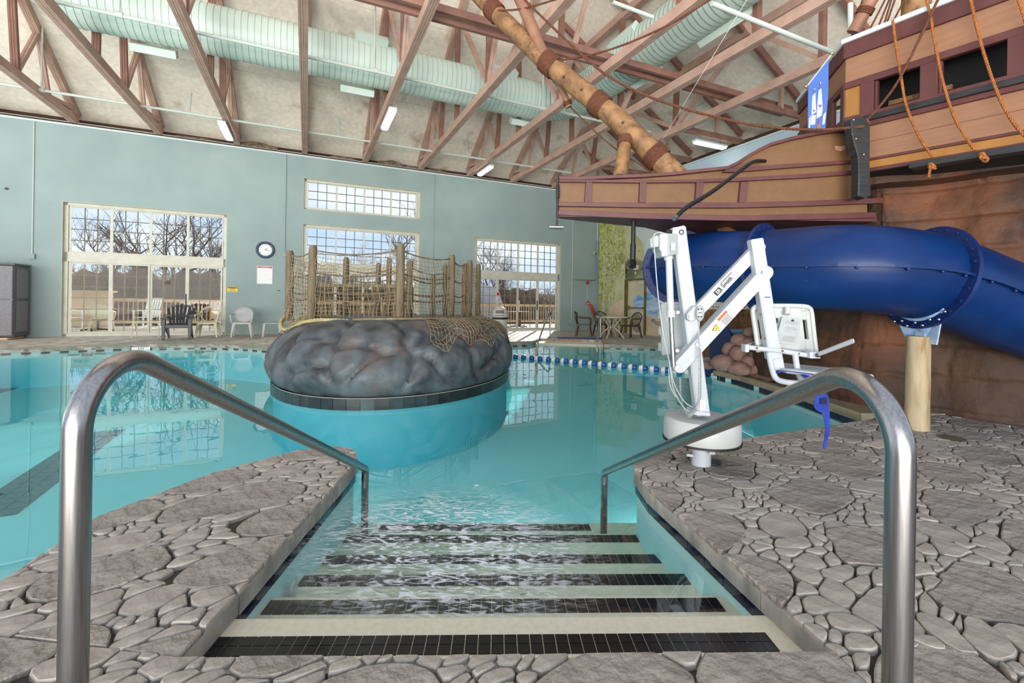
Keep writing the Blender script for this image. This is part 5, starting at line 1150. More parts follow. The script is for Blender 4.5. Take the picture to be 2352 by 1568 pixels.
# hoses
mb = MB(); mb.tube(catmull([D(1757, 370, 5.18), D(1735, 370, 5.0), D(1715, 381, 4.8), D(1640, 437, 4.3), D(1580, 474, 4.0), D(1553, 498, 3.9)], 8), .020, 10); h = thing('spray_hose', 'black water hose arching out from the side of the prow', 'hose', D(1757, 370, 5.2)); obj('hose', mb, M_black, h, smooth=True)
mb = MB(); mb.tube([D(1553, 498, 3.9), D(1548, 502, 3.88)], .022, 10); obj('nozzle', mb, M_steel2, h)
h = thing('drop_pipe', 'black pipe hanging straight down from the underside of the prow', 'pipe', D(1455, 505, 5.5)); mb = MB(); mb.tube([D(1455, 503, 5.5), D(1454, 560, 5.5)], .026, 10); mb.tube([D(1454, 560, 5.5), D(1453, 600, 5.5)], .034, 10); mb.tube([D(1453, 600, 5.5), D(1453, 612, 5.45)], .04, 10); obj('pipe', mb, M_black, h, smooth=40)
h = thing('spray_bar', 'black pipe with a flat grey spray plate at the tip of the prow', 'pipe', D(1278, 440, 5.3)); mb = MB(); mb.tube(catmull([D(1292, 405, 5.28), D(1283, 408, 5.25), D(1281, 420, 5.25), D(1281, 458, 5.25), D(1279, 518, 5.25)], 5), .012, 8); mb.tube([D(1281, 425, 5.25), D(1281, 455, 5.25)], .022, 8); obj('pipe', mb, M_black, h, smooth=40)
mb = MB(); mb.box(D(1277, 523, 5.25), (.16, .12, .012)); obj('spray_plate', mb, M_steel2, h)
mb = MB(); mb.tube(catmull([D(1648, 515, 6.1), D(1665, 528, 5.9), D(1690, 545, 5.6)], 4), .07, 9); tag(obj('driftwood', mb, M_log, smooth=True), 'rough log stub wedged under the prow above the slide', 'log')
# ------------------------------------------------------------------ DUCTS, PIPES, LAMPS
dk = thing('air_duct', 'large mint spiral air duct running along the hall and turning at an elbow', 'duct', Fr(7, 5.0, 6.42))
DR = 0.50; DZ = 6.92
DPp = [Fr(1.75, 5.05, DZ+.0)]+[Fr(2.0+k*(10.0/40), 5.05, DZ) for k in range(41)]
elb = [Fr(12.0+1.1*sin(a_), 5.05+1.1*(1-cos(a_)), DZ) for a_ in [pi/2*k/8 for k in range(1, 9)]]
d2 = [Fr(13.1, 6.15+k*.25, DZ) for k in range(1, 27)]
def dtube(P, nm, r=DR): mb = MB(); mb.tube(P, r, 40); return obj(nm, mb, M_duct, dk, smooth=50)
sec1 = dtube(DPp, 'main_run'); sec2 = dtube([DPp[-1]]+elb, 'elbow'); sec3 = dtube([elb[-1]]+d2, 'branch_run')
mb = MB(); mb.ball(tuple(d2[-1]), DR, 24, 16); obj('end_cap', mb, M_duct, dk, smooth=True)
mb = MB(); mb.tube([Fr(2.0, 5.05, DZ), Fr(1.3, 5.6, DZ+.35), Fr(0.9, 6.4, DZ+.9)], DR, 30); obj('end_turn', mb, M_duct, dk, smooth=40)
def ring(c0, ax_, r=.012):
    z = ax_.normalized(); x = z.orthogonal().normalized(); y = z.cross(x)
    return x, y, z
allp = DPp[1:]+elb+d2
mb1 = None
for i in range(0, len(allp)-1):
    c0 = allp[i]; z = (allp[i+1]-c0).normalized()
    for sub in (0, .5):
        p = c0.lerp(allp[i+1], sub); x = z.cross(ZU).normalized()
        q = MB(); q.lathe([(DR-.005, -.006), (DR+.010, -.003), (DR+.010, .003), (DR-.005, .006)], p, 32, (x, ZU, z))
        obj('duct_seam', q, M_seam if i < 42 else mat('dark seam', (120, 140, 130), rough=.5), dk)
def register(s_, t_, z_, dirv, L, ud, k):
    c0 = Fr(s_, t_, z_); g = thing('air_register', ['mint louvred air register on the near upper side of the duct, left of the lamp', 'mint air register under the duct beside the edge-on truss', 'mint air register on the lower side of the duct near the left edge', 'mint air register on the upper side of the duct near the elbow', 'mint air register below the duct, over the clerestory end', 'mint air register on the upper left of the branch duct', 'mint air register on the upper flank of the branch duct, nearer the elbow', 'mint air register on the lower right flank of the branch duct', 'mint air register on the lower flank of the branch duct, nearer the elbow'][k], 'vent', c0)
    mb = MB(); mb.box(c0, (L, .16, .22), (dirv, ud, dirv.cross(ud))); obj('box', mb, M_duct, g, bevel=.008)
    fc = dirv.cross(ud)
    for i in range(16):
        q = MB(); q.box(c0+dirv*(L*(-.46+.92*i/15))+fc*(.112 if fc.z > 0 else -.112)*1.0, (.02, .10, .008), (dirv, ud, fc)); obj('louvre', q, M_seam, g)
up1 = (TD*.75+ZU*.66).normalized(); dn1 = (-TD*.55-ZU*.84).normalized()
register(7.55, 5.42, 7.36, SD, .75, up1, 0); register(7.3, 4.72, 6.38, SD, .8, dn1, 1); register(3.2, 4.72, 6.38, SD, .8, dn1, 2); register(10.9, 5.42, 7.36, SD, .9, up1, 3); register(11.9, 4.72, 6.38, SD, .8, dn1, 4)
upb = (-SD*.8+ZU*.6).normalized(); dnb = (SD*.75-ZU*.66).normalized()
register(12.66, 10.6, 7.2, TD, 1.1, upb, 5); register(12.66, 8.3, 7.2, TD, .9, upb, 6); register(13.5, 10.3, 6.54, TD, 1.1, dnb, 7); register(13.5, 8.1, 6.54, TD, .9, dnb, 8)
def pipe(P, r, lab, hang=(), m=M_pipe, cat='pipe'):
    t = thing('sprinkler_pipe', lab, cat, P[0]); mb = MB(); mb.tube(P, r, 10); obj('run', mb, m, t, smooth=50)
    for p in hang:
        p = Vector(p); mb = MB(); mb.tube([p, p+ZU*(1.5)], r*.55, 8); mb.tube([p-(P[1]-P[0]).normalized()*.06, p+(P[1]-P[0]).normalized()*.06], r*1.5, 10); obj('hanger', mb, m, t, smooth=50)
    return t
pipe([Fr(-3, 6.2, 6.26), Fr(15.3, 6.2, 6.20)], .036, 'upper mint sprinkler pipe running in front of the big duct', [Fr(3.05, 6.2, 6.25), Fr(7.52, 6.2, 6.24), Fr(11.75, 6.2, 6.21)])
pipe([Fr(-3, 2.05, 6.07), Fr(15.2, 2.0, 6.05)], .034, 'lower mint sprinkler pipe close above the window wall', [Fr(0.35, 2.05, 6.07)])
for s_, lab in ((3.3, 'short capped sprinkler drop above the left window'), (7.05, 'short capped sprinkler drop left of the clerestory lamp'), (11.1, 'short capped sprinkler drop near the right lamp')):
    mb = MB(); mb.tube([Fr(s_, 2.05, 6.05), Fr(s_, 1.9, 6.62)], .022, 8); mb.tube([Fr(s_, 1.9, 6.62), Fr(s_, 1.89, 6.66)], .03, 8); tag(obj('sprinkler_drop', mb, M_pipe, smooth=50), lab, 'pipe')
mb = MB(); mb.tube([D(1408, 5, 7.2), D(1500, 40, 7.4)], .03, 8); tag(obj('sprinkler_pipe', mb, M_pipe), 'short mint pipe crossing above the bowsprit at the top edge', 'pipe')
pipe([D(1635, 8, 6.2), D(1916, 122, 6.9)], .035, 'mint pipe sloping down to the ship rail above the banner')
mb = MB(); mb.tube([D(1953, 75, 6.6), D(1953, 8, 6.6)], .035, 8); tag(obj('sprinkler_pipe', mb, M_pipe), 'upright mint pipe beside the ship rail', 'pipe')
def lamp(p, q, lab):
    p = Vector(p); q = Vector(q); d = (q-p).normalized(); x = d.cross(ZU).normalized(); t = thing('strip_light', lab, 'light', (p+q)/2)
    mb = MB(); mb.beam(p+ZU*.05, q+ZU*.05, .20, .06); obj('housing', mb, M_gtrim, t, bevel=.01)
    mb = MB(); mb.beam(p+d*.04+ZU*0.0, q-d*.04, .17, .05); obj('diffuser', mb, M_lamp, t, bevel=.015)
    for e in (p+d*.2, q-d*.2): mb = MB(); mb.tube([e+ZU*.06, e+ZU*.2], .008, 6); obj('hanger', mb, M_steel2, t)
lamp(Fr(4.07, 2.3, 5.84), Fr(4.07, .85, 5.84), 'lit strip light over the right end of the left window'); lamp(Fr(8.1, 5.25, 5.84), Fr(8.1, 3.8, 5.84), 'largest lit strip light, hung above the clerestory window')
lamp(Fr(12.0, 2.0, 5.84), Fr(12.0, .75, 5.84), 'lit strip light low over the right window'); lamp(Fr(16.3, 6.9, 5.84), Fr(17.55, 6.9, 5.84), 'lit strip light behind the ship prow')
# conduits down the window wall
for k, (s_, z0, lab) in enumerate([(-.60, 2.2, 'thin vertical conduit left of the left window with a box at its foot'), (5.55, 2.6, 'thin vertical conduit between the clock and the island'), (10.5, 1.5, 'thin vertical conduit right of the clerestory'), (16.55, .3, 'vertical conduit right of the right window')]):
    t = thing('conduit', lab, 'conduit', Fr(s_, .02, z0)); mb = MB(); mb.tube([Fr(s_, .022, z0), Fr(s_, .022, 5.88)], .014, 6); obj('tube', mb, M_wall if k in (1, 2) else M_pipe, t)
    mb = MB(); mb.box(Fr(s_, .03, z0), (.12, .06, .14), (SD, TD, ZU)); obj('junction_box', mb, M_wall, t)
# ------------------------------------------------------------------ HANDRAILS AT THE STEPS
def handrail(x0, y0, x1, y1, ztop, zel, zbot, lab, r=.0245):
    P0 = Vector((x0, y0, -.02)); up = Vector((x0, y0, ztop)); E1 = Vector((x1, y1, zel)); B = Vector((x1, y1, zbot))
    def fil(a, b, c, rad, n=14):
        u = (a-b).normalized(); v = (c-b).normalized(); ang = u.angle(v); d = rad/math.tan(ang/2); p = b+u*d; q = b+v*d; bis = (u+v).normalized(); o = b+bis*(rad/sin(ang/2))
        w1 = (p-o); w2 = (q-o); th = w1.angle(w2); out_ = []
        for i in range(n+1): k = i/n; out_.append(o+(w1*sin((1-k)*th)+w2*sin(k*th))/sin(th))
        return out_
    pts = [P0, P0.lerp(up, .4)]+fil(P0, up, E1, .135, 26)+fil(up, E1, B, .05)+[B]
    t = thing('handrail', lab, 'handrail', Vector((x0, y0, 0))); mb = MB(); mb.tube(pts, r, 28); obj('rail', mb, M_steel, t, smooth=True)
    mb = MB(); mb.lathe([(.028, 0), (.05, 0), (.052, .012), (.04, .02), (.028, .022)], (x0, y0, -.002), 24); obj('escutcheon', mb, M_steel, t, smooth=40)
    mb = MB(); mb.lathe([(.028, 0), (.055, 0), (.05, .015), (.028, .02)], (x1, y1, zbot), 24); obj('escutcheon', mb, M_whitep, t, smooth=40)
handrail(-.875, .92, -1.012, 3.20, 1.082, -.035, -.53, 'brushed steel handrail left of the entry steps')
handrail(.768, .894, .685, 3.27, 1.070, -.058, -.53, 'brushed steel handrail right of the entry steps')
def farrail(xa, ya, xb, yb, lab):
    P = [Vector((xa, ya, -.7)), Vector((xa, ya, .02)), Vector((xa*.9+xb*.1, ya*.9+yb*.1, .2)), Vector((xa*.2+xb*.8, ya*.2+yb*.8, .80)), Vector((xa*.06+xb*.94, ya*.06+yb*.94, .85)), Vector((xb, yb, .78)), Vector((xb, yb, .4)), Vector((xb, yb, 0))]
    mb = MB(); mb.tube(catmull(P, 6), .022, 12); tag(obj('handrail', mb, M_steel, smooth=True, loc=P[-1]), lab, 'handrail')
farrail(.68, 11.75, 1.28, 15.1, 'thin steel grab rail at the far entry, beside the beige bin'); farrail(2.28, 12.1, 2.93, 15.0, 'thin steel grab rail at the far entry, in front of the round table')
# ------------------------------------------------------------------ POOL LIFT
YL = 3.2
lb = G(1610, 1066); lift = thing('pool_lift', 'white pool access lift with a hanging seat on the right deck', 'pool lift', lb)
L_ = lambda x, y, Y=YL: D(x, y, Y)
YD = Vector((0, 1, 0))
def lpart(nm, mb, m=M_white, smooth=False, bevel=.004, par=None): return obj(nm, mb, m, par or lift, smooth=smooth, bevel=bevel)
mb = MB(); mb.lathe([(.067, 0), (.067, .22)], lb, 28); lpart('pedestal', mb, smooth=40, bevel=0)
mb = MB(); mb.beam(L_(1577, 1044, 3.22), L_(1592, 1046, 3.22), .02, .02); mb.beam(L_(1628, 1040, 3.2), L_(1642, 1040, 3.2), .02, .02); lpart('lock_pin', mb)
mb = MB(); mb.slab([G(1628, 1066, .006), G(1652, 1073, .006), G(1658, 1068, .006), G(1650, 1056, .006), G(1632, 1054, .006)], ZU, .006); mb.slab([G(1640, 1060, .01), G(1658, 1070, .01), G(1655, 1057, .01)], Vector((.3, .2, 1)), .006); lpart('floor_flap', mb, M_steel2)
dz = .185; mb = MB(); mb.lathe([(.0, dz), (.255, dz), (.262, dz+.015), (.262, dz+.12), (.245, dz+.158), (.20, dz+.168), (0, dz+.17)], lb, 56); lpart('turntable_cover', mb, M_whitep, 40, 0)
mb = MB(); mb.lathe([(.25, dz-.008), (.268, dz-.008), (.268, dz+.006), (.25, dz+.006)], lb, 56); lpart('rim_seal', mb, M_black, 40, 0)
mast = MB(); mast.beam(L_(1556, 522), L_(1612, 952), .095, .075, YD); lpart('mast', mast, bevel=.008)
mb = MB(); mb.slab([L_(1543, 532, YL-.05), L_(1552, 522, YL-.05), L_(1572, 517, YL-.05), L_(1576, 560, YL-.05), L_(1556, 570, YL-.05)], YD, .10); lpart('mast_head', mb)
mb = MB(); mb.slab([L_(1592, 942, YL-.06), L_(1632, 948, YL-.06), L_(1632, 956, YL-.06), L_(1592, 952, YL-.06)], YD, .12); lpart('mast_foot', mb)
# actuator
mb = MB(); mb.slab([L_(1515, 538, YL-.16), L_(1522, 535, YL-.16), L_(1535, 535, YL-.16), L_(1536, 588, YL-.16), L_(1520, 590, YL-.16), L_(1519, 578, YL-.16), L_(1515, 572, YL-.16)], YD, .16); mb.slab([L_(1535, 535, YL-.16), L_(1558, 537, YL-.10), L_(1558, 583, YL-.10), L_(1536, 588, YL-.16)], YD, .12); mot = lpart('motor_housing', mb, M_greyp, bevel=.006)
mb = MB(); mb.slab([L_(1494, 547, YL-.14), L_(1505, 541, YL-.14), L_(1520, 541, YL-.14), L_(1521, 556, YL-.14), L_(1513, 567, YL-.14), L_(1495, 569, YL-.14)], YD, .10); lpart('gearbox', mb, M_greyp, bevel=.006)
mb = MB(); mb.tube([L_(1536, 588, YL-.10), L_(1541, 728, YL-.10)], .0225, 16); mb.tube([L_(1534, 588, YL-.10), L_(1536, 596, YL-.10)], .03, 16); mb.tube([L_(1541, 713, YL-.10), L_(1541, 728, YL-.10)], .029, 16); lpart('actuator_tube', mb, M_whitep, 40, 0)
mb = MB(); mb.tube([L_(1541, 728, YL-.10), L_(1547, 842, YL-.10)], .0155, 14); lpart('actuator_rod', mb, M_steel, 40, 0)
mb = MB()
for k in range(3): mb.tube([L_(1531+k*4.4, 532, YL-.10), L_(1534+k*4.4, 532, YL-.10)], .016-.002*k, 12)
lpart('head_pins', mb, M_black, 40, 0)
# arms
def arm(nm, x0, y0, x1, y1, w, d_, Y0, Y1):
    mb = MB(); p, q = L_(x0, y0, Y0), L_(x1, y1, Y1); mb.beam(p, q, w, d_, YD) if False else None
    ax_ = (q-p).normalized(); nn = ax_.cross(YD).normalized(); r = w/2; pts = []
    for k in range(9): a_ = pi/2+pi*k/8; pts.append(p+ax_*(cos(a_)*r)+nn*(sin(a_)*r))
    for k in range(9): a_ = -pi/2+pi*k/8; pts.append(q+ax_*(cos(a_)*r)+nn*(sin(a_)*r))
    mb.slab([v-YD*d_/2 for v in pts], YD, d_); o = lpart(nm, mb, bevel=.003)
    return o, p, q, ax_, nn
ua, up_, uq, uax, unn = arm('upper_arm', 1594, 722, 1741, 569, .078, .05, YL-.02, YL-.10)
la, lp, lq, lax, lnn = arm('lower_arm', 1556, 840, 1752, 627, .088, .10, YL-.03, YL-.12)
mb = MB(); mb.slab([L_(1578, 722, YL-.10), L_(1596, 702, YL-.10), L_(1606, 708, YL-.10), L_(1600, 733, YL-.10), L_(1588, 738, YL-.10), L_(1579, 733, YL-.10)], YD, .05); lpart('pivot_lug', mb)
for x, y, Y in ((1587, 727, YL-.11), (1603, 791, YL-.11), (1555, 843, YL-.095), (1743, 566, YL-.14), (1756, 625, YL-.19), (1557, 717, YL), (1556, 805, YL)):
    mb = MB(); mb.tube([L_(x, y, Y), L_(x, y, Y-.012)], .012, 10); lpart('pivot_bolt', mb, M_steel2, 40, 0)
# logo and stickers
pc = up_.lerp(uq, .47)-YD*.034
bk_ = MB(); c0 = pc-uax*.075; bk_.box(c0-YD*.0, (.052, .004, .034), (uax, YD, unn if unn.z > 0 else -unn)); sN = unn if unn.z > 0 else -unn; obj('logo_plate', bk_, M_ink, ua)
text('SR', .034, M_face, ua, c0-YD*.004, uax, sN); text('Smith', .040, M_ink, ua, c0+uax*.085-YD*.002, uax, sN); mb = MB(); mb.box(c0+uax*.10+sN*.024-YD*.001, (.11, .003, .003), (uax, YD, sN)); obj('logo_line', mb, M_ink, ua)
lN = lnn if lnn.z > 0 else -lnn; c1 = lp.lerp(lq, .47)-YD*.054
mb = MB(); mb.box(c1+lax*.04, (.10, .003, .072), (lax, YD, lN)); lab_ = obj('warning_label', mb, M_face, la)
mb = MB(); mb.box(c1+lax*.045+lN*.026-YD*.003, (.085, .003, .018), (lax, YD, lN)); obj('label_band', mb, mat('label orange', (190, 84, 44), rough=.5), la)
for k in range(6): mb = MB(); mb.box(c1+lax*(.045)+lN*(.008-.008*k)-YD*.003, (.075 if k % 2 else .068, .002, .003), (lax, YD, lN)); obj('label_text_line', mb, M_ink, la)
tc_ = c1-lax*.045; mb = MB(); mb.box(tc_, (.07, .003, .072), (lax, YD, lN)); obj('warning_label', mb, M_face, la)
tt_ = [tc_+Vector((cos(a_)*.032, 0, sin(a_)*.032))-YD*.004 for a_ in (pi/2, pi/2+2*pi/3, pi/2+4*pi/3)]; mb = MB(); mb.slab(tt_, YD, .002); obj('warning_triangle', mb, M_ink, la)
tt_ = [tc_+Vector((cos(a_)*.025, 0, sin(a_)*.025))-YD*.006 for a_ in (pi/2, pi/2+2*pi/3, pi/2+4*pi/3)]; mb = MB(); mb.slab(tt_, YD, .002); obj('warning_triangle', mb, M_yellow, la)
mb = MB(); mb.beam(tc_+Vector((-.012, -.0075, -.004)), tc_+Vector((.012, -.0075, .004)), .006, .002); obj('warning_symbol', mb, M_ink, la)
mb = MB(); mb.lathe([(0, 0), (.018, 0), (.018, .002), (0, .0021)], L_(1565, 533, YL-.053), 24, (Vector((1, 0, 0)), ZU, -YD)); dsk = obj('round_sticker', mb, M_navy, lift)
for k in range(5): mb = MB(); mb.box(L_(1565, 533, YL-.0565)+ZU*(.009-.0045*k), (.022 if 0 < k < 4 else .013, .001, .002)); obj('sticker_text_line', mb, M_face, lift)
def sticker(x0, y0, x1, y1, Y, rows, band=None, nm='sticker'):
    a, b = L_(x0, y0, Y), L_(x1, y1, Y); w = b.x-a.x; h = a.z-b.z; c = (a+b)/2; mb = MB(); mb.box(c, (w, .002, h)); s_ = obj(nm, mb, M_face, lift)
    if band: q = MB(); q.box(c+Vector((0, -.002, h*.42)), (w*.96, .002, h*.14)); obj('sticker_band', q, band, lift)
    for k in range(rows): q = MB(); q.box(c+Vector((-(k % 3)*.02*w, -.002, h*(.26-.66*k/max(1, rows-1)))), (w*(.84-.06*(k % 3)), .001, h*.03)); obj('sticker_text_line', q, M_steel2, lift)
sticker(1755.5, 681, 1769, 699, YL-.165, 7, M_navyc); sticker(1541.5, 558, 1550.5, 574, YL-.165, 6); sticker(1607, 918, 1619, 944, YL-.045, 8)
# hand control and leads
mb = MB(); mb.ball(L_(1608, 719, YL-.13), (.028, .018, .055), 18, 12); lpart('hand_control', mb, M_greyp, True, 0)
for x, y in ((1604.5, 710), (1611, 709.5), (1605, 727), (1611, 727)): mb = MB(); mb.ball(L_(x, y, YL-.148), (.005, .003, .005), 8, 6); lpart('control_button', mb, M_ink, True, 0)
mb = MB(); mb.box(L_(1608, 718, YL-.149), (.02, .002, .005)); lpart('control_legend', mb, M_ink)
cp = catmull([L_(1606, 736, YL-.13), L_(1605, 760, YL-.13), L_(1606, 800, YL-.14)], 6); mb = MB(); mb.tube(cp, .0045, 6); lpart('lead', mb, M_greyp, True, 0)
def coilcord(pts, R_=.009, r=.0028, pitch=.011):
    P = catmull(pts, 10); L = [0]
    for i in range(1, len(P)): L.append(L[-1]+(P[i]-P[i-1]).length)
    n = int(L[-1]/pitch*8); out_ = []; j = 0
    for i in range(n):
        d = L[-1]*i/n
        while j < len(P)-2 and L[j+1] < d: j += 1
        p = P[j].lerp(P[j+1], (d-L[j])/max(1e-6, L[j+1]-L[j])); t = (P[j+1]-P[j]).normalized(); x = t.orthogonal().normalized(); y = t.cross(x); a_ = 2*pi*i/8; out_.append(p+(x*cos(a_)+y*sin(a_))*R_)
    mb = MB(); mb.tube(out_, r, 4); return lpart('coiled_lead', mb, M_greyp, True, 0)
coilcord([L_(1606, 800, YL-.14), L_(1607, 870, YL-.12), L_(1606, 915, YL-.10), L_(1596, 942, YL-.12), L_(1582, 956, YL-.18)])
coilcord([L_(1562, 868, YL-.12), L_(1563, 905, YL-.12), L_(1570, 935, YL-.15), L_(1580, 952, YL-.18)], .006, .0024, .012)
for pts in ([(1524, 535), (1512, 534), (1502, 541), (1503, 570), (1508, 640), (1514, 700), (1524, 770), (1537, 830), (1546, 890), (1566, 930), (1584, 946)], [(1536, 845), (1538, 880), (1548, 905), (1556, 912)], [(1540, 842), (1548, 880), (1570, 920), (1590, 935)]):
    mb = MB(); mb.tube(catmull([L_(x, y, YL-.16) for x, y in pts], 6), .004, 6); lpart('lead', mb, M_greyp, True, 0)
mb = MB(); mb.slab([L_(1518, 697, YL+.22), L_(1534, 692, YL+.20), L_(1569, 694, YL+.1), L_(1573, 700, YL+.1), L_(1578, 800, YL+.1), L_(1560, 812, YL+.1), L_(1521, 817, YL+.22)], YD, .03); lpart('counterweight_cover', mb, M_greyp, bevel=.01)
# seat mast and seat
YS = YL-.14
mb = MB(); mb.beam(L_(1734, 549, YS+.01), L_(1776, 824, YS+.01), .085, .07, YD); mb.beam(L_(1765, 735, YS+.01), L_(1786, 848, YS+.01), .075, .06, YD); lpart('seat_mast', mb, bevel=.008)
# backrest with two slots: framed panel
YB2 = YS+.06
def Bk(u, v): # u,v 0..1 over the slightly skewed backrest
    x = (1727+u*(1862-1727))*(1-v)+(1742+u*(1874-1742))*v; y = 703+v*(808-703); return L_(x, y, YB2+.02*(u-.5)**2)
def band(u0, u1, v0, v1, mb):
    a, b, c_, d = Bk(u0, v0), Bk(u1, v0), Bk(u1, v1), Bk(u0, v1); mb.hexa([d, c_, c_+YD*.03, d+YD*.03, a, b, b+YD*.03, a+YD*.03])
out_ = []
for (cu, cv, a0) in ((.10, .12, 180), (.90, .12, 90), (1.0-.03, .97, 0), (.03, .97, -90)):
    if cv > .5: out_.append((cu, cv)); continue
    for k in range(6): a_ = radians(a0-k*18); out_.append((cu+.10*cos(a_), cv-.12*sin(a_)))
mb = MB()
# front skin assembled around the slots
uS = [(0.0, .07), (.07, .14), (.14, .84), (.84, .91), (.91, 1.0)]
for k, (u0, u1) in enumerate(uS):
    if k in (1, 3): band(u0, u1, .10, .30, mb); band(u0, u1, .72, 1.0, mb)
    elif k in (0, 4): band(u0, u1, .10, 1.0, mb)
    else: band(u0, u1, .0, 1.0, mb)
mb.slab([Bk(.0, .10), Bk(.03, .035), Bk(.14, .0), Bk(.14, .10)], YD, .03); mb.slab([Bk(1.0, .10), Bk(.84, .10), Bk(.84, .0), Bk(.96, .035)], YD, .03)
bk2 = lpart('backrest', mb, M_whitep, bevel=.004)
rim = [Bk(*p) for p in [(0, 1.0), (0, .5), (0, .14), (.03, .04), (.12, 0), (.5, -.01), (.86, 0), (.97, .04), (1, .14), (1, .5), (1, 1.0)]]
mb = MB(); mb.tube(catmull(rim, 5), .016, 10); lpart('backrest_rim', mb, M_whitep, True, 0)
pp = [L_(1797, 727, YB2-.03), L_(1841, 733, YB2-.03), L_(1829, 793, YB2-.03), L_(1779, 787, YB2-.03)]; mb = MB(); mb.slab(pp, YD, .003); sheet = lpart('instruction_sheet', mb, M_greyp, bevel=0)
for k in range(9):
    v = (.14, .2, .36, .42, .50, .70, .76, .82, .88)[k]; a = pp[0].lerp(pp[3], v); b = pp[1].lerp(pp[2], v); mb = MB(); mb.beam(a.lerp(b, .22 if k < 2 else .3)-YD*.002, a.lerp(b, .85 if k != 4 else .6)-YD*.002, .001, .003 if k < 5 else .004); obj('printed_line', mb, M_steel2, sheet)
mb = MB(); mb.ball(pp[0].lerp(pp[1], .5).lerp(pp[2], .09)-YD*.004, (.010, .002, .007), 12, 8); obj('printed_mark', mb, M_ink, sheet)
mb = MB(); mb.tube([L_(1808, 707, YB2-.02), L_(1808, 722, YB2-.04)], .018, 14); lpart('head_socket', mb, M_whitep, 40, 0)
mb = MB(); mb.tube([L_(1807, 706, YB2-.02), L_(1808, 709, YB2-.02)], .016, 14); mb.tube([L_(1776, 737, YB2-.04), L_(1784, 736, YB2-.05)], .012, 10); mb.box(L_(1784, 736, YB2-.055), (.012, .012, .034)); lpart('lock_knob', mb, M_black, 40, 0)
mb = MB(); mb.tube([L_(1712, 797, YS-.02), L_(1790, 805, YS-.02), L_(1868, 818, YS-.04)], .017, 12); cb_ = lpart('cross_bar', mb, M_white, 40, 0)
for x0, y0, x1, y1, Y in ((1707, 790, 1716, 808, YS-.02), (1854, 807, 1878, 822, YS-.05)):
    a, b = L_(x0, y0, Y), L_(x1, y1, Y); mb = MB(); mb.box((a+b)/2, (abs(b.x-a.x), .06, abs(a.z-b.z)), None); lpart('arm_block', mb, bevel=.004)
for x, y in ((1739, 799), (1798, 806), (1835, 812), (1747, 722), (1757, 777)): mb = MB(); mb.ball(L_(x, y, YS-.045), .007, 8, 6); lpart('screw', mb, mat('brass screw', (150, 116, 60), rough=.4, metal=.8), True, 0)
mb = MB(); mb.hexa([L_(1871, 821, YS-.08), L_(1964, 787, YS-.38), L_(1964, 787, YS-.32), L_(1874, 821, YS), L_(1871, 812, YS-.08), L_(1960, 776, YS-.38), L_(1960, 776, YS-.32), L_(1874, 810, YS)]); lpart('armrest', mb, bevel=.006)
mb = MB(); mb.tube([L_(1878, 816, YS-.10), L_(1880, 816, YS-.11)], .014, 12); lpart('armrest_plug', mb, M_black, 40, 0)
mb = MB(); mb.hexa([L_(1712, 800, YS+.0), L_(1736, 796, YS+.3), L_(1740, 796, YS+.3), L_(1718, 800, YS+.0), L_(1712, 790, YS), L_(1736, 782, YS+.3), L_(1740, 782, YS+.3), L_(1718, 790, YS)]); lpart('armrest', mb, bevel=.004)
mb = MB(); mb.tube(catmull([L_(1765, 808, YS-.01), L_(1774, 850, YS-.01), L_(1784, 870, YS-.03), L_(1804, 877, YS-.07), L_(1835, 880, YS-.12)], 6), .019, 12); mb.tube(catmull([L_(1826, 812, YS-.03), L_(1832, 850, YS-.03), L_(1842, 874, YS-.08), L_(1858, 885, YS-.12)], 6), .019, 12); lpart('seat_frame', mb, M_white, True, 0)
zs = L_(1840, 860, YS-.12).z
s0, s1, s2, s3 = L_(1790, 868, YS-.02), L_(1942, 872, YS-.36), L_(1966, 858, YS-.1), L_(1842, 842, YS+.08)
def at(p, z): return Vector((p.x, p.y, z))
sp0 = [at(p, zs) for p in (Vector((1.80, 2.98, 0)), Vector((2.02, 2.72, 0)), Vector((2.24, 2.80, 0)), Vector((2.22, 3.05, 0)), Vector((1.98, 3.34, 0)), Vector((1.82, 3.22, 0)))]
mb = MB(); mb.slab(sp0, ZU, .028); lpart('seat', mb, M_whitep, bevel=.010)
mb = MB(); mb.tube([L_(1823, 880, YS-.05), L_(1823, 898, YS-.05)], .014, 10); mb.box(L_(1823, 884, YS-.05), (.06, .05, .03)); lpart('footrest_socket', mb, M_white, 40, 0)
# belt
def ribbon(pts, w, th, m, nm, wd=Vector((1, 0, 0))):
    P = catmull([p for p in pts], 6); ws = w if isinstance(w, list) else [w]*len(P)
    if isinstance(w, list): ws = [w[min(len(w)-1, int(i/6))]*(1-(i % 6)/6)+w[min(len(w)-1, int(i/6)+1)]*((i % 6)/6) for i in range(len(P))]
    mb = MB(); 
    def fn(i, j):
        t = (P[min(i+1, len(P)-1)]-P[max(i-1, 0)]).normalized(); wv = (wd-t*wd.dot(t)).normalized(); nv = t.cross(wv); e = [(-1, -1), (1, -1), (1, 1), (-1, 1)][j]; return P[i]+wv*(e[0]*ws[i]/2)+nv*(e[1]*th/2)
    mb.grid(fn, len(P), 4, cv=True); return obj(nm, mb, m, lift)
ribbon([L_(1782, 856, YS-.1), L_(1800, 852, YS-.12), L_(1830, 855, YS-.15), L_(1862, 859, YS-.2), L_(1900, 864, YS-.28)], .022, .004, M_navyc, 'belt', Vector((0, 1, 0)))
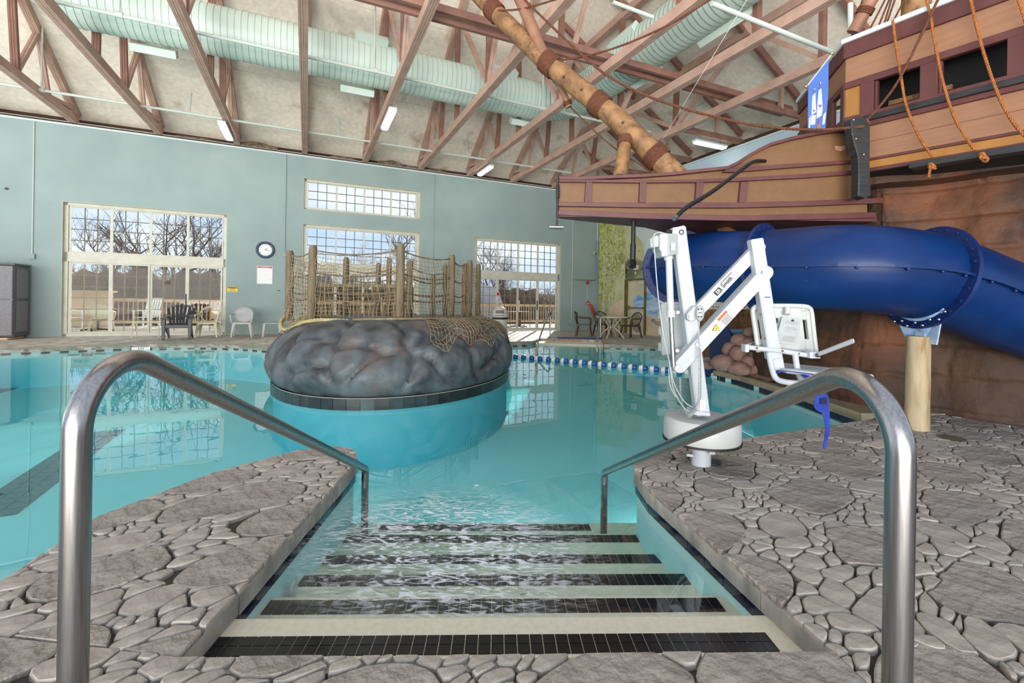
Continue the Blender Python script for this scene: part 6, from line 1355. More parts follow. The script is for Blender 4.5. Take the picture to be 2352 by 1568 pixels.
ribbon([L_(1845, 860, YS-.16), L_(1860, 868, YS-.2), L_(1876, 880, YS-.25), L_(1885, 896, YS-.27), L_(1887, 912, YS-.27), L_(1888, 930, YS-.27), L_(1896, 945, YS-.27), L_(1900, 970, YS-.27), L_(1900, 990, YS-.27), L_(1893, 1030, YS-.27)], [.05, .055, .05, .045, .08, .10, .045, .030, .026, .016], .004, M_navyc, 'belt')
mb = MB(); mb.slab([L_(1884, 915, YS-.28), L_(1899, 913, YS-.28), L_(1900, 927, YS-.28), L_(1884, 928, YS-.28)], YD, .006); lpart('belt_patch', mb, mat('dark navy', (18, 26, 66), rough=.9), bevel=0)
# ------------------------------------------------------------------ FURNITURE (built at the origin facing -Y, then placed)
def rbox(mb, c, d, **k): mb.box(c, d)
def monobloc(lab, m, style, group=None):
    t = thing('garden_chair', lab, 'chair', (0, 0, 0), group)
    mb = MB(); mb.grid(lambda i, j: Vector(((i/8-.5)*.46, -.22+j/8*.44, .43+.012*((i/4-1)**2)-.01*(j/8))), 9, 9); mb.grid(lambda i, j: Vector(((i/8-.5)*.46, -.22+j/8*.44, .405)), 9, 9); mb.box((0, -.22, .415), (.46, .02, .05)); mb.box((0.225, 0, .412), (.02, .44, .05)); mb.box((-.225, 0, .412), (.02, .44, .05)); obj('seat', mb, m, t)
    for sx in (-1, 1):
        for sy in (-1, 1):
            mb = MB(); top = Vector((sx*.20, sy*.19, .42)); bot = Vector((sx*.26, sy*.27, 0)); mb.hexa([bot+Vector((-.018, -.018, 0)), bot+Vector((.018, -.018, 0)), bot+Vector((.018, .018, 0)), bot+Vector((-.018, .018, 0)), top+Vector((-.04, -.03, 0)), top+Vector((.04, -.03, 0)), top+Vector((.04, .03, 0)), top+Vector((-.04, .03, 0))]); obj('leg', mb, m, t, bevel=.006)
        mb = MB(); mb.tube(catmull([(sx*.24, -.24, .40), (sx*.27, -.25, .56), (sx*.285, -.20, .645), (sx*.28, -.02, .655), (sx*.26, .20, .67)], 6), [.016]*3+[.022]*22, 8); obj('armrest', mb, m, t, smooth=True)
    W0, Z0, Z1 = .25, .44, .86
    ring_ = [Vector((W0*cos(a_)*(1.0 if sin(a_) > 0 else .9), .22+.09*((.65+.23*sin(a_))-.43)/.43, .65+.22*sin(a_))) for a_ in [2*pi*k/28 for k in range(28)]]
    mb = MB(); mb.tube(ring_, .020 if style != 'solid' else .017, 8, closed=True); mb.tube([(W0*.75, .23, .50), (W0*.7, .21, .43)], .022, 8); mb.tube([(-W0*.75, .23, .50), (-W0*.7, .21, .43)], .022, 8); b = obj('backrest', mb, m, t, smooth=True)
    if style == 'solid':
        mb = MB(); n = len(ring_); mb.add([Vector((0, .255, .65))]+ring_, [(0, i+1, (i+1) % n+1) for i in range(n)]); mb.add([Vector((0, .262, .65))]+[r+Vector((0, .006, 0)) for r in ring_], [(0, (i+1) % n+1, i+1) for i in range(n)]); obj('back_panel', mb, m, b, smooth=True)
    if style == 'lattice':
        mb = MB()
        for k in range(-4, 5):
            for s_ in (-1, 1):
                x0 = k*.06; pts = []
                for z in [.44+.04*q for q in range(11)]:
                    x = x0+s_*(z-.65)*.7+.012*sin(z*40); e = (x/W0)**2+((z-.65)/.21)**2
                    if e < 1: pts.append(Vector((x, .245, z)))
                if len(pts) > 1: mb.tube(pts, .007, 5)
        obj('lattice', mb, m, b)
    return t
def onwall(root, s_, t_, rz=0, sc=None): p = Fr(s_, t_, 0); put(root, p, AW+rz, sc); return root
onwall(monobloc('translucent white plastic garden chair nearest the island on the far deck', M_whitep, 'solid'), 4.50, 1.05)
onwall(monobloc('beige plastic garden chair with an open round back between the black and white chairs', M_beigep, 'open'), 3.62, .95)
# charcoal slatted lounge chair
t = thing('adirondack_chair', 'charcoal slatted lounge chair with wide arms in front of the left window', 'chair', (0, 0, 0))
for k in range(7):
    x = (k-3)*.083; top = .95-.012*(k-3)**2; mb = MB(); a = Vector((x*.78, .10, .34)); b = Vector((x*1.22, .36, top)); mb.beam(a, b, .060, .02, Vector((0, -1, .3))); obj('back_slat', mb, M_adir, t, bevel=.004)
for z, y, w in ((.40, .14, .56), (.62, .225, .62), (.90, .335, .50)): mb = MB(); mb.box((0, y+.018, z), (w, .025, .06)); obj('back_rail', mb, M_adir, t, bevel=.004)
for k in range(5): mb = MB(); mb.box((0, -.30+k*.095, .385-.012*k), (.52, .085, .02)); obj('seat_slat', mb, M_adir, t, bevel=.004)
mb = MB(); mb.box((0, -.345, .36), (.56, .03, .09)); obj('apron', mb, M_adir, t, bevel=.01)
for sx in (-1, 1):
    mb = MB(); mb.slab([Vector((sx*.30-.06, -.40, .56)), Vector((sx*.30+.06, -.40, .56)), Vector((sx*.32+.055, -.05, .575)), Vector((sx*.32+.03, .28, .59)), Vector((sx*.32-.04, .28, .59)), Vector((sx*.30-.06, -.1, .575))], ZU, .022); obj('armrest', mb, M_adir, t, bevel=.006)
    mb = MB(); mb.hexa([Vector((sx*.29-.03, -.38, 0)), Vector((sx*.29+.03, -.38, 0)), Vector((sx*.29+.03, -.34, 0)), Vector((sx*.29-.03, -.34, 0)), Vector((sx*.29-.045, -.38, .56)), Vector((sx*.29+.045, -.38, .56)), Vector((sx*.29+.045, -.26, .56)), Vector((sx*.29-.045, -.26, .56))]); obj('leg', mb, M_adir, t, bevel=.006)
    mb = MB(); mb.hexa([Vector((sx*.27-.015, .32, 0)), Vector((sx*.27+.015, .32, 0)), Vector((sx*.27+.015, .40, 0)), Vector((sx*.27-.015, .40, 0)), Vector((sx*.27-.015, -.34, .34)), Vector((sx*.27+.015, -.34, .34)), Vector((sx*.27+.015, .12, .40)), Vector((sx*.27-.015, .12, .40))]); obj('leg', mb, M_adir, t, bevel=.004)
onwall(t, 3.02, 1.42, .06)
# side tables
t = thing('side_table', 'low beige side table with bent tube legs in front of the left window', 'table', (0, 0, 0))
mb = MB(); mb.box((0, 0, .445), (.60, .44, .022)); obj('tabletop', mb, M_beigep, t, bevel=.01)
for sy in (-.20, .20): mb = MB(); mb.tube(catmull([(-.30, sy, 0), (-.30, sy, .30), (-.285, sy, .39), (-.22, sy, .43), (.22, sy, .43), (.285, sy, .39), (.30, sy, .30), (.30, sy, 0)], 5), .014, 10); obj('leg_frame', mb, M_beigep, t, smooth=True)
onwall(t, 2.20, .95)
t = thing('side_table', 'small white plastic side table at the island end of the chair row', 'table', (0, 0, 0))
mb = MB(); mb.box((0, 0, .40), (.48, .42, .03)); obj('tabletop', mb, M_whitep, t, bevel=.012)
for sx in (-1, 1):
    for sy in (-1, 1): mb = MB(); p, q = Vector((sx*.235, sy*.20, 0)), Vector((sx*.20, sy*.17, .39)); mb.hexa([p+Vector((-.018, -.015, 0)), p+Vector((.018, -.015, 0)), p+Vector((.018, .015, 0)), p+Vector((-.018, .015, 0)), q+Vector((-.03, -.03, 0)), q+Vector((.03, -.03, 0)), q+Vector((.03, .03, 0)), q+Vector((-.03, .03, 0))]); obj('leg', mb, M_whitep, t, bevel=.004)
onwall(t, 5.28, 1.05)
# table by the mural
t = thing('round_table', 'round white plastic table with crossed legs by the mural', 'table', (0, 0, 0))
mb = MB(); mb.lathe([(0, .68), (.50, .68), (.525, .69), (.53, .715), (.50, .73), (0, .732)], (0, 0, 0), 40); obj('tabletop', mb, M_bin, t, smooth=40)
for k in range(4):
    a_ = pi/4+k*pi/2; d_ = Vector((cos(a_), sin(a_), 0)); mb = MB(); mb.tube(catmull([d_*.44, d_*.26+ZU*.22, d_*.10+ZU*.36, d_*.20+ZU*.52, d_*.34+ZU*.68], 5), [.022]*21, 8); obj('leg', mb, M_bin, t, smooth=True)
put(t, (3.42, 15.55, 0), .2)
cb1 = monobloc('brown lattice-backed plastic chair left of the round table', M_brownp, 'lattice', 'brown chairs round the white table'); put(cb1, (2.52, 15.9, 0), radians(75))
dup(cb1, (3.28, 16.45, 0), radians(8), 'brown lattice-backed plastic chair behind the round table'); dup(cb1, (4.12, 15.75, 0), radians(-62), 'brown lattice-backed plastic chair right of the round table, by the exit door')
# bin
t = thing('litter_bin', 'beige bin with a domed lid in front of the right window', 'bin', (-.34, 13.25, 0))
c0 = Vector((-.34, 13.25, 0)); mb = MB(); mb.lathe([(.0, 0), (.20, 0), (.205, .02), (.215, .70), (.205, .715), (.0, .716)], c0, 32); obj('drum', mb, M_bin, t, smooth=40)
mb = MB(); mb.lathe([(.222, .715), (.228, .70), (.215, .66), (.20, .64)], c0, 24); mb.tube([c0+Vector((.2, -.06, .69)), c0+Vector((.27, -.08, .70)), c0+Vector((.29, -.08, .73))], .012, 6); obj('liner_bag', mb, M_black, t, smooth=True)
mb = MB(); mb.lathe([(.218, .71), (.225, .73), (.222, .80), (.19, .92), (.13, .99), (.06, 1.025), (0, 1.03)], c0, 32); obj('dome_lid', mb, M_bin, t, smooth=50)
mb = MB(); mb.grid(lambda i, j: c0+Vector((.226*cos(radians(-128+i*9))*(1-.13*j/6), .226*sin(radians(-128+i*9))*(1-.13*j/6), .765+j*.026)), 9, 7); obj('flap', mb, mat('bin flap', (120, 108, 96), rough=.4), t, smooth=True)
# drain mat by the far entry
t = thing('floor_grate', 'long navy floor grate at the head of the far entry', 'grate', (2.3, 15.2, 0))
for k in range(5): mb = MB(); mb.box((2.28, 14.95+k*.07, .008), (1.5, .045, .014)); obj('grate_bar', mb, M_navyc, t)
# grey cabinet
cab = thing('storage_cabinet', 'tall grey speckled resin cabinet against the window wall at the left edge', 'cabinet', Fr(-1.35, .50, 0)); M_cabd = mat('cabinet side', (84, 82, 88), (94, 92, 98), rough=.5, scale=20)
def cb_(nm, s0, s1, t0, t1, z0, z1, m, par=cab, bev=.01): mb = MB(); mb.box(Fr((s0+s1)/2, (t0+t1)/2, (z0+z1)/2), (s1-s0, t1-t0, z1-z0), (SD, TD, ZU)); return obj(nm, mb, m, par, bevel=bev)
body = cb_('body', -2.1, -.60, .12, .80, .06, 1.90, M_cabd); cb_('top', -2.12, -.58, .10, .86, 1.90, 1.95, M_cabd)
dl = cb_('door', -2.08, -1.36, .80, .86, .10, 1.88, M_cab); dr_ = cb_('door', -1.34, -.62, .80, .86, .10, 1.88, M_cab)
for par, a, b in ((dl, -2.02, -1.42), (dr_, -1.28, -.68)):
    cb_('door_rib', a, b, .86, .872, 1.02, 1.04, M_cabd, par, 0)
cb_('handle', -1.33, -1.28, .86, .90, .75, 1.25, M_black, dr_, .005); cb_('hinge', -.63, -.60, .78, .87, 1.0, 1.06, M_cabd, dr_, 0)
for a, b in ((.20, .72),):
    for z0, z1 in ((.18, .98), (1.06, 1.82)): mb = MB(); mb.box(Fr(-.597, (a+b)/2, (z0+z1)/2), (.012, b-a, z1-z0), (SD, TD, ZU)); obj('side_panel', mb, M_cab, cab, bevel=.004)
cb_('pallet_board', -2.1, -.66, .2, .95, .0, .05, M_deckwood); mb = MB(); 
# ------------------------------------------------------------------ WALL ITEMS
ck = thing('wall_clock', 'round blue rimmed wall clock showing quarter past one', 'clock', Fr(4.99, .02, 2.72)); cc = Fr(4.99, 0, 2.72); ax = (SD, ZU, TD)
mb = MB(); mb.lathe([(.27, .0), (.275, .02), (.255, .055), (.22, .06), (.195, .035), (.19, .02)], cc, 48, ax); obj('rim', mb, M_clockrim, ck, smooth=True)
mb = MB(); mb.lathe([(0, .018), (.20, .018), (.20, .022), (0, .0221)], cc, 40, ax); obj('dial', mb, M_face, ck)
for h in range(1, 13): a_ = pi/2-2*pi*h/12; text(str(h), .055, M_ink, ck, cc+SD*(.155*cos(a_))+ZU*(.155*sin(a_))+TD*.024, SD, ZU, 'numeral', .001)
for a_, l_, w_ in ((pi/2-2*pi*(1.28/12), .085, .014), (pi/2-2*pi*(16.5/60), .13, .009)): mb = MB(); mb.beam(cc+TD*.028-(SD*cos(a_)+ZU*sin(a_))*.02, cc+TD*.028+(SD*cos(a_)+ZU*sin(a_))*l_, w_, .003, TD); obj('hand', mb, M_ink, ck)
def sign(nm, s0, s1, z0, z1, lab, m, cat='sign'):
    t = thing(nm, lab, cat, Fr((s0+s1)/2, .01, z0)); mb = MB(); mb.box(Fr((s0+s1)/2, .008, (z0+z1)/2), (s1-s0, .010, z1-z0), (SD, TD, ZU)); obj('plate', mb, m, t, bevel=.002); return t
sg = sign('rules_sign', 4.76, 5.21, 1.62, 2.20, 'white spa rules sign with a red heading under the clock', M_face)
mb = MB(); mb.box(Fr(4.985, .016, 2.16), (.42, .004, .05), (SD, TD, ZU)); obj('heading_band', mb, M_red, sg); text('SPA RULES', .045, M_face, sg, Fr(4.985, .019, 2.16), SD, ZU)
for k in range(17):
    ind = .0 if k in (0, 1, 5, 9, 10, 11, 15) else .012; l_ = (.16, .32, .33, .34, .08, .31, .34, .33, .19, .32, .12, .33, .33, .32, .22, .28, .07)[k]
    mb = MB(); mb.box(Fr(4.80+ind+l_/2, .0145, 2.115-k*.0275), (l_, .002, .007), (SD, TD, ZU)); obj('text_line', mb, M_steel2, sg)
for a, b, c_, d in ((4.775, 5.195, 1.635, 1.638), (4.775, 5.195, 2.185, 2.188)): mb = MB(); mb.box(Fr((a+b)/2, .0145, c_), (b-a, .002, .003), (SD, TD, ZU)); obj('border_line', mb, M_ink, sg)
for a in (4.775, 5.195): mb = MB(); mb.box(Fr(a, .0145, 1.91), (.003, .002, .55), (SD, TD, ZU)); obj('border_line', mb, M_ink, sg)
sg = sign('caution_sign', 3.955, 4.235, 1.345, 1.515, 'yellow caution slippery when wet sign beside the left window', M_yellow)
mb = MB(); mb.box(Fr(4.095, .015, 1.478), (.262, .003, .056), (SD, TD, ZU)); obj('heading_band', mb, M_ink, sg); text('CAUTION', .056, M_yellow, sg, Fr(4.095, .018, 1.478), SD, ZU); text('SLIPPERY', .044, M_ink, sg, Fr(4.095, .015, 1.42), SD, ZU); text('WHEN WET', .044, M_ink, sg, Fr(4.095, .015, 1.373), SD, ZU)
def Wp(px, py, t=0.0):
    d = ray(px, py); o0 = Fr(0, t, 0); k = (o0-EYEV).dot(TD)/d.dot(TD); return EYEV+d*k
tz = thing('fire_alarm', 'small red alarm box on a conduit right of the right window', 'alarm', Wp(1350, 649, .05)); mb = MB(); mb.box(Wp(1350, 649, .05), (.12, .08, .12), (SD, TD, ZU)); obj('box', mb, M_red, tz, bevel=.008)
mb = MB(); mb.tube([Wp(1349, 655, .03), Wp(1348, 690, .03)], .010, 6); mb.tube([Wp(1348, 700, .03), Wp(1347, 722, .03)], .010, 6); obj('conduit', mb, M_pipe, tz)
tz = thing('pull_station', 'red and white pull station below the alarm box', 'alarm', Wp(1351, 696, .05)); mb = MB(); mb.box(Wp(1351, 696, .05), (.10, .07, .17), (SD, TD, ZU)); obj('box', mb, M_red, tz, bevel=.008); mb = MB(); mb.box(Wp(1351, 697, .09), (.05, .01, .06), (SD, TD, ZU)); obj('handle', mb, M_face, tz)
mb = MB(); P = catmull([Wp(1357, 699, .10), Wp(1362, 712, .12), Wp(1367, 725, .14)], 4); mb.tube(P, [.04, .055, .06, .06, .06, .06, .06, .055, .04], 12); tag(obj('rescue_tube', mb, M_red, smooth=True), 'red foam rescue tube leaning on the wall behind the brown chair', 'float')
tz = thing('security_camera', 'white ball camera mounted at the hall corner', 'camera', Wp(1366, 582, .1)); mb = MB(); mb.ball(Wp(1366, 582, .12), .085, 16, 12); obj('housing', mb, M_whitep, tz, smooth=True); mb = MB(); mb.ball(Wp(1367.5, 582, .19), .035, 12, 8); obj('lens', mb, M_ink, tz, smooth=True)
mb = MB(); mb.tube(catmull([Wp(1366, 590, .04), Wp(1368, 600, .04), Wp(1368, 636, .04), Wp(1366, 643, .04), Wp(1358, 643.5, .04), Wp(1317, 642, .04)], 5), .014, 6); tag(obj('conduit', mb, M_steel2, smooth=True), 'grey conduit elbowing along the wall above the alarm box', 'conduit')
mb = MB(); mb.tube([Fr(17.80, .04, 0), Fr(17.80, .04, 5.8)], .03, 8); tag(obj('corner_pipe', mb, M_pipe), 'mint pipe standing in the corner beside the mural', 'pipe')
mb = MB(); mb.tube([Wp(1371.5, 552, .1), Wp(1370, 720, .1)], .014, 8); tag(obj('reach_pole', mb, mat('pole blue', (60, 150, 180), rough=.4)), 'turquoise pool pole standing in the corner', 'pole')
tz = thing('exit_sign', 'small white sign on the mural right of the hanging black pipe', 'sign', mpx(1461, 614, .03)); mb = MB(); mb.box(mpx(1461, 614, .03), (.03, .26, .16), (SD, TD, ZU)); obj('plate', mb, M_face, tz); mb = MB(); mb.box(mpx(1461, 614, .048), (.006, .18, .08), (SD, TD, ZU)); obj('print', mb, mat('sign pink', (214, 150, 150), rough=.6), tz)
tz = thing('door_chime', 'small brown horn above the exit door with a cable along the mural', 'horn', mpx(1438, 622, .04)); mb = MB(); mb.box(mpx(1438, 622, .04), (.05, .05, .18), (SD, TD, ZU)); obj('horn', mb, M_brownp, tz); mb = MB(); mb.tube(catmull([mpx(1437, 629, .02), mpx(1410, 631, .02), mpx(1385, 633, .02), mpx(1373, 640, .02)], 4), .008, 5); obj('cable', mb, M_greyp, tz)
tz = thing('wall_socket', 'small white socket plate low on the wall behind the left brown chair', 'socket', Wp(1310, 739, .02)); mb = MB(); mb.box(Wp(1310, 739, .02), (.08, .02, .12), (SD, TD, ZU)); obj('plate', mb, M_whitep, tz)
tz = thing('wall_vent', 'tiny dark plate on the window wall left of the island posts', 'vent', Wp(640, 667, .01)); mb = MB(); mb.box(Wp(640, 667, .01), (.075, .01, .02), (SD, TD, ZU)); obj('plate', mb, M_ink, tz)
tz = thing('wall_hook', 'small dark peg high on the wall at the far left', 'hook', Wp(14, 433, .02)); mb = MB(); mb.tube([Wp(14, 433, 0), Wp(14, 433, .05)], .03, 8); obj('peg', mb, M_brownp, tz)
for px, py, s_, lab in ((384, 649, 1, 'small brown smoking notice on the glass of the left window door'), (1208, 672, 1, 'small dark notice on the glass of the right window door')):
    mb = MB(); mb.box(Wp(px, py, -.10), (.11, .004, .10), (SD, TD, ZU)); tag(obj('door_notice', mb, mat('notice', (96, 66, 44), rough=.6)), lab, 'sign')
mb = MB(); mb.lathe([(0, 0), (.06, 0), (.06, .004), (0, .0041)], Wp(1144, 675, -.10), 20, (SD, ZU, TD)); tag(obj('door_notice', mb, M_red), 'round red prohibition sticker on the glass behind the bin', 'sign')
# deck items
mb = MB(); mb.slab([G(1978, 1020, .004), G(2045, 1006, .004), G(2075, 1012, .004), G(2020, 1030, .004)][::1], ZU, .004); tag(obj('deck_plate', mb, M_bin), 'flat pale plate set in the deck beside the right handrail', 'plate')
mb = MB(); mb.lathe([(0, 0), (.09, 0), (.10, .006), (0, .008)], G(2185, 1006, .0), 24); tag(obj('floor_drain', mb, mat('drain', (96, 86, 72), rough=.8)), 'dark floor drain cover near the timber slide post', 'drain')
tz = thing('pool_jet', 'white round water jet in the left wall of the entry steps', 'jet', D(660, 1350, 2.2)); c0 = Vector((-1.055, 2.23, -.27)); mb = MB(); mb.lathe([(.022, 0), (.04, 0), (.044, .008), (.03, .016), (.022, .014)], c0, 24, (Vector((0, 1, 0)), ZU, Vector((1, 0, 0)))); obj('ring', mb, M_whitep, tz, smooth=True)
# ------------------------------------------------------------------ OUTSIDE THE WINDOWS
od = thing('floor', 'bleached timber terrace outside the window wall', 'floor', Fr(8, -3, -.05), kind='structure')
for k in range(38):
    t_ = -.36-k*.155; mb = MB(); mb.box(Fr(6, t_, -.05), (44, .145, .04), (SD, TD, ZU)); obj('deck_board', mb, mat('terrace board', (196, 178, 158), (214, 198, 178), rough=.7, scale=2), od)
TB = -6.15
rl = thing('terrace_railing', 'pale cedar terrace railing with turned balusters outside the windows', 'railing', Fr(6, TB, 0))
mb = MB(); mb.beam(Fr(-12, TB, 1.04), Fr(26, TB, 1.04), .12, .04); mb.beam(Fr(-12, TB, .98), Fr(26, TB, .98), .04, .08); obj('top_rail', mb, M_deckwood, rl)
mb = MB(); mb.beam(Fr(-12, TB, .12), Fr(26, TB, .12), .04, .09); obj('bottom_rail', mb, M_deckwood, rl)
pr_ = None
for k in range(215):
    s_ = -8+k*.155; c0 = Fr(s_, TB, .16)
    if pr_ is None:
        mb = MB(); mb.lathe([(.020, 0), (.020, .14), (.014, .18), (.026, .40), (.016, .60), (.020, .66), (.020, .80)], c0, 6); pr_ = obj('baluster', mb, M_deckwood, rl, loc=c0-WL(rl))
    else: o = pr_.copy(); C.objects.link(o); o.location = c0-WL(rl)
for s_ in (-6, -2.2, 5.7, 9.5, 13.6, 16.9, 20.5):
    mb = MB(); mb.box(Fr(s_, TB, .6), (.15, .15, 1.2), (SD, TD, ZU)); mb.lathe([(.10, 0), (.10, .05), (.0, .12)], Fr(s_, TB, 1.2), 4); obj('rail_post', mb, M_deckwood, rl)
mb = MB(); mb.box(Fr(-1.9, -5.6, .65), (2.6, .3, 1.3), (SD, TD, ZU)); mb.box(Fr(-1.9, -5.6, 1.32), (2.8, .5, .06), (SD, TD, ZU)); tag(obj('cedar_bench_wall', mb, M_deckwood), 'tall cedar screen at the left end of the terrace', 'screen')
def rocker(lab, s_, t_, rz):
    t = thing('rocking_chair', lab, 'chair', (0, 0, 0), 'white rocking chairs on the terrace')
    for k in range(6): mb = MB(); x = (k-2.5)*.085; mb.beam((x, .22, .44), (x*1.05, .42, 1.10), .055, .015, Vector((0, -1, .2))); obj('back_slat', mb, M_whitewood, t)
    for z, y in ((.50, .24), (1.08, .41)): mb = MB(); mb.box((0, y, z), (.56, .03, .06)); obj('back_rail', mb, M_whitewood, t)
    for k in range(5): mb = MB(); mb.box((0, -.2+k*.095, .42), (.5, .08, .02)); obj('seat_slat', mb, M_whitewood, t)
    for sx in (-.28, .28):
        for y in (-.22, .24): mb = MB(); mb.box((sx, y, .33), (.04, .045, .60 if y < 0 else .6)); obj('leg', mb, M_whitewood, t)
        mb = MB(); mb.box((sx, 0, .65), (.09, .56, .025)); obj('armrest', mb, M_whitewood, t)
        mb = MB(); mb.tube(catmull([(sx, -.42, .10), (sx, -.2, .04), (sx, .1, .03), (sx, .38, .09), (sx, .5, .15)], 5), .022, 6); obj('rocker', mb, M_whitewood, t)
    return onwall(t, s_, t_, rz)
rocker('white slatted rocking chair outside the second door pane of the left window', 1.05, -3.4, radians(-20)); rocker('white slatted rocking chair facing sideways outside the leftmost door pane', -.9, -2.9, radians(70))
rocker('white rocking chair outside the right window, behind the bin', 13.4, -4.6, radians(-10))
c1_ = monobloc('beige barrel chair seen from behind outside the left window', M_beigep, 'solid'); onwall(c1_, .35, -1.7, radians(185))
def otable(lab, s_, t_, m1, r):
    t = thing('terrace_table', lab, 'table', (0, 0, 0)); mb = MB(); mb.lathe([(0, .70), (r, .70), (r+.02, .715), (r, .73), (0, .732)], (0, 0, 0), 28); obj('tabletop', mb, m1, t)
    mb = MB(); mb.box((0, 0, .36), (.16, .16, .68)); obj('pedestal', mb, m1, t)
    for a_ in (0, pi/2, pi, 3*pi/2): mb = MB(); mb.beam((0, 0, .08), (cos(a_)*.42, sin(a_)*.42, .02), .07, .05); obj('foot', mb, m1, t)
    onwall(t, s_, t_)
M_tabw = mat('brown table', (110, 84, 66), rough=.6)
otable('round brown terrace table outside the left window', -.05, -2.6, M_tabw, .55); otable('dark round terrace table outside the right window, left one', 14.2, -2.2, M_tabw, .5); otable('dark round terrace table outside the right window, right one', 15.3, -2.6, M_tabw, .55)
t = thing('striped_float', 'orange and blue striped float leaning outside the glass behind the beige chair', 'float', Fr(3.6, -1.2, 0))
for k in range(7): mb = MB(); mb.box(Fr(3.36+k*.075, -1.2, .66), (.07, .03, .52-.04*abs(k-3)), (SD, TD, ZU)); obj('stripe', mb, [mat('float orange', (240, 170, 90), rough=.5), mat('float lilac', (170, 190, 226), rough=.5)][k % 2], t)
mb = MB(); mb.box(Fr(9.2, -2.2, .35), (2.6, .5, .7), (SD, TD, ZU)); tag(obj('planter_box', mb, mat('planter', (150, 96, 66), rough=.7)), 'brown timber planter outside behind the island', 'planter')
mb = MB(); mb.box(Fr(12.4, -1.3, .40), (.5, .5, .8), (SD, TD, ZU)); tag(obj('grey_crate', mb, M_greyp, bevel=.03), 'grey plastic tub outside the right window behind the bin', 'tub')
# ground and winter trees
mb = MB(); mb.grid(lambda i, j: Fr(-40+i*4, -6.4-j*2.5, -.9+j*.03+(j > 6)*(j-6)*.28+.25*noise.noise(Vector((i*.5, j*.6, 0)))), 24, 18)
tag(obj('ground', mb, M_ground, smooth=True), 'brown winter hillside beyond the terrace', 'ground', kind='structure')
def tree(s_, t_, h, lab, seed, m=M_bark, dens=1.0, lean=0.0, r0=.16):
    rn = random.Random(seed); mb = MB(); b = Fr(s_, t_, -1.0)
    def br(p, d, l, r, k):
        n = 4; pts = [p]; dd = d.copy()
        for i in range(n): dd = (dd+Vector((rn.uniform(-.22, .22), rn.uniform(-.22, .22), rn.uniform(-.08, .16)))).normalized(); pts.append(pts[-1]+dd*(l/n))
        mb.tube(pts, [r*(1-.5*i/n) for i in range(n+1)], 6 if k < 2 else 3, caps=False)
        if k >= 5 or r < .0045: return
        for q in range(3 if k < 3 else 3):
            i = rn.randint(2, n); a_ = rn.uniform(0, 2*pi); side = Vector((cos(a_), sin(a_), rn.uniform(-.1, .7))).normalized()
            br(pts[i], (dd*.6+side*.8).normalized(), l*rn.uniform(.55, .8), r*rn.uniform(.42, .6), k+1)
        if k < 4: br(pts[-1], dd, l*.75, r*.5, k+1)
    br(b, Vector((lean, 0, 1)).normalized(), h*.34, r0, 0)
    tag(obj('bare_tree', mb, m, loc=b), lab, 'tree')
tree(-.2, -10, 7.5, 'big dark bare tree outside the left panes of the left window', 2, r0=.26); tree(1.6, -12, 6.5, 'bare tree behind the second pane column of the left window', 5, r0=.2); tree(3.9, -18, 3.6, 'small bare tree far behind the right panes of the left window', 9, r0=.10)
tree(-3.0, -14, 7, 'bare tree at the far left outside', 12, r0=.2); tree(5.6, -22, 3.4, 'distant small bare tree right of the left window view', 14, r0=.1); tree(7.5, -20, 3.6, 'low bare tree behind the island window', 15, r0=.1)
tree(12.2, -9, 7.5, 'bare tree with many limbs outside the left panes of the right window', 21, r0=.2, m=mat('grey bark', (120, 116, 116), (150, 146, 144), rough=.9, scale=5)); tree(14.1, -12, 8.5, 'pale barked tree in the middle of the right window', 24, r0=.22, m=mat('grey bark', (120, 116, 116))); tree(17.6, -11, 7, 'bare tree at the right edge of the right window', 27, r0=.14)
tree(10.5, -16, 6, 'bare tree seen between the island window and the right window', 31, r0=.15); tree(20, -16, 7, 'bare tree beyond the hall corner', 33, r0=.16)
rn = random.Random(77)
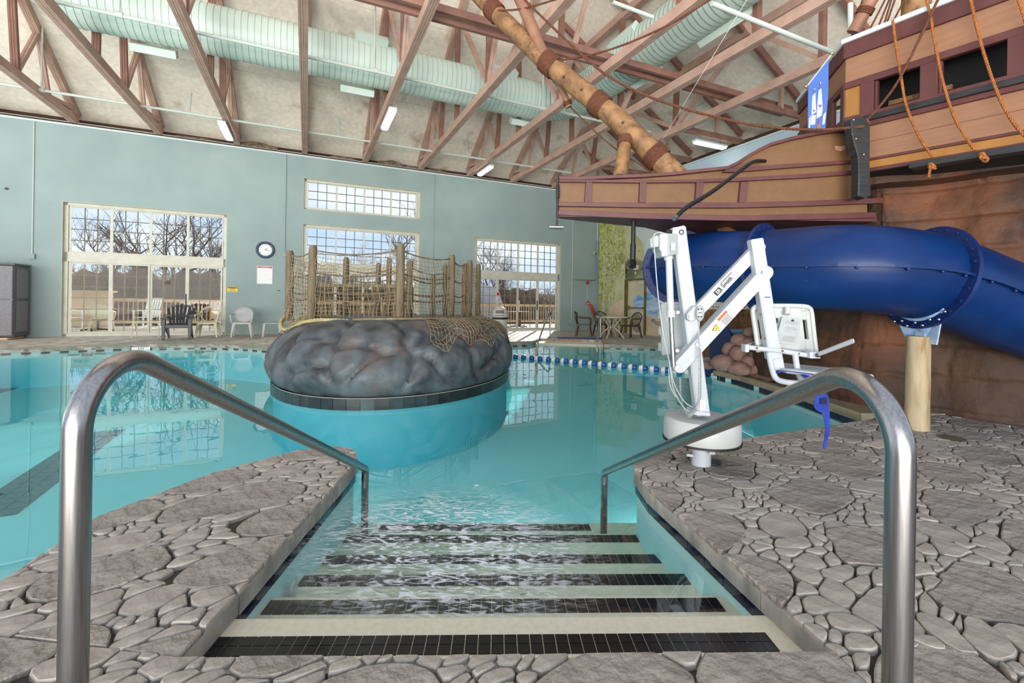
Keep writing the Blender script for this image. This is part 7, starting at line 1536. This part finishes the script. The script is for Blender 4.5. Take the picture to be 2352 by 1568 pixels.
for q, (s0, s1, t_, h, m, lab) in enumerate([(-9, 2.4, -13.5, 5.0, M_twig, 'tangled brown brush hedge behind the left end of the terrace'), (2.0, 11.5, -17, 4.3, M_twig, 'tangled brown brush hedge behind the middle of the terrace'), (10.5, 24, -14, 4.4, M_twig, 'tangled brown brush hedge behind the right end of the terrace')]):
    mb = MB()
    mb.grid(lambda i, j: Fr(s0+(s1-s0)*i/40, t_-1.0-.3*j+.5*noise.noise(Vector((i*.4, j*.5, q))), -.9+h*.82*j/8*(.85+.25*noise.noise(Vector((i*.25, q, 1))))), 41, 9)
    for k in range(2600):
        s_ = rn.uniform(s0, s1); p = Fr(s_, t_+rn.uniform(-1, 1), -.8+rn.uniform(0, h*.6)); d = Vector((rn.uniform(-1, 1), rn.uniform(-.6, .6), rn.uniform(.1, 1.3))).normalized(); l_ = rn.uniform(.5, 1.3); mb.tube([p, p+d*l_*.5, p+(d+Vector((rn.uniform(-.4, .4), 0, rn.uniform(-.2, .3))))*l_], [.018, .012, .004], 3, caps=False)
    tag(obj('brush_hedge', mb, m), lab, 'hedge', kind='stuff')
for s_, t_, w, h, lab in ((5.6, -24, 4.5, 2.4, 'brick red house with a grey roof seen through the left window'), (1.8, -27, 4, 1.8, 'low grey roofed shed far outside the left window')):
    t = thing('far_house', lab, 'house', Fr(s_, t_, -.6)); mb = MB(); mb.box(Fr(s_, t_, h/2-.2), (w, 3, h), (SD, TD, ZU)); obj('house_wall', mb, M_house, t)
    mb = MB(); mb.hexa([Fr(s_-w*.55, t_+1.8, h-.2), Fr(s_+w*.55, t_+1.8, h-.2), Fr(s_+w*.55, t_-1.8, h-.2), Fr(s_-w*.55, t_-1.8, h-.2), Fr(s_-w*.55, t_+.1, h+.7), Fr(s_+w*.55, t_+.1, h+.7), Fr(s_+w*.55, t_-.1, h+.7), Fr(s_-w*.55, t_-.1, h+.7)]); obj('roof', mb, M_shingle, t)
    for k in (-.28, .28): mb = MB(); mb.box(Fr(s_+w*k, t_+1.52, h*.4), (.6, .06, .7), (SD, TD, ZU)); obj('window', mb, M_face, t)
for k, (s_, t_, r) in enumerate([(14.2, -8.2, 1.3), (15.6, -8.6, 1.5), (12.9, -8.4, .9)]):
    mb = MB(); mb.ball((0, 0, 0), 1, 24, 16); c0 = Fr(s_, t_, .3); mb.v = [tuple(c0+Vector((v[0]*r, v[1]*r*.7, v[2]*r*1.3))*(1)+Vector(v)*(.25*noise.noise(Vector(v)*1.6+c0))) for v in mb.v]
    tag(obj('garden_rock', mb, mat('pale garden rock', (176, 170, 166), (150, 150, 158), rough=.9, scale=1.5), smooth=True), ['large pale rock outside the middle of the right window', 'bluish pale rock outside the right panes of the right window', 'small pale rock outside the left panes of the right window'][k], 'rock')  # white-grey stone with bluish patches
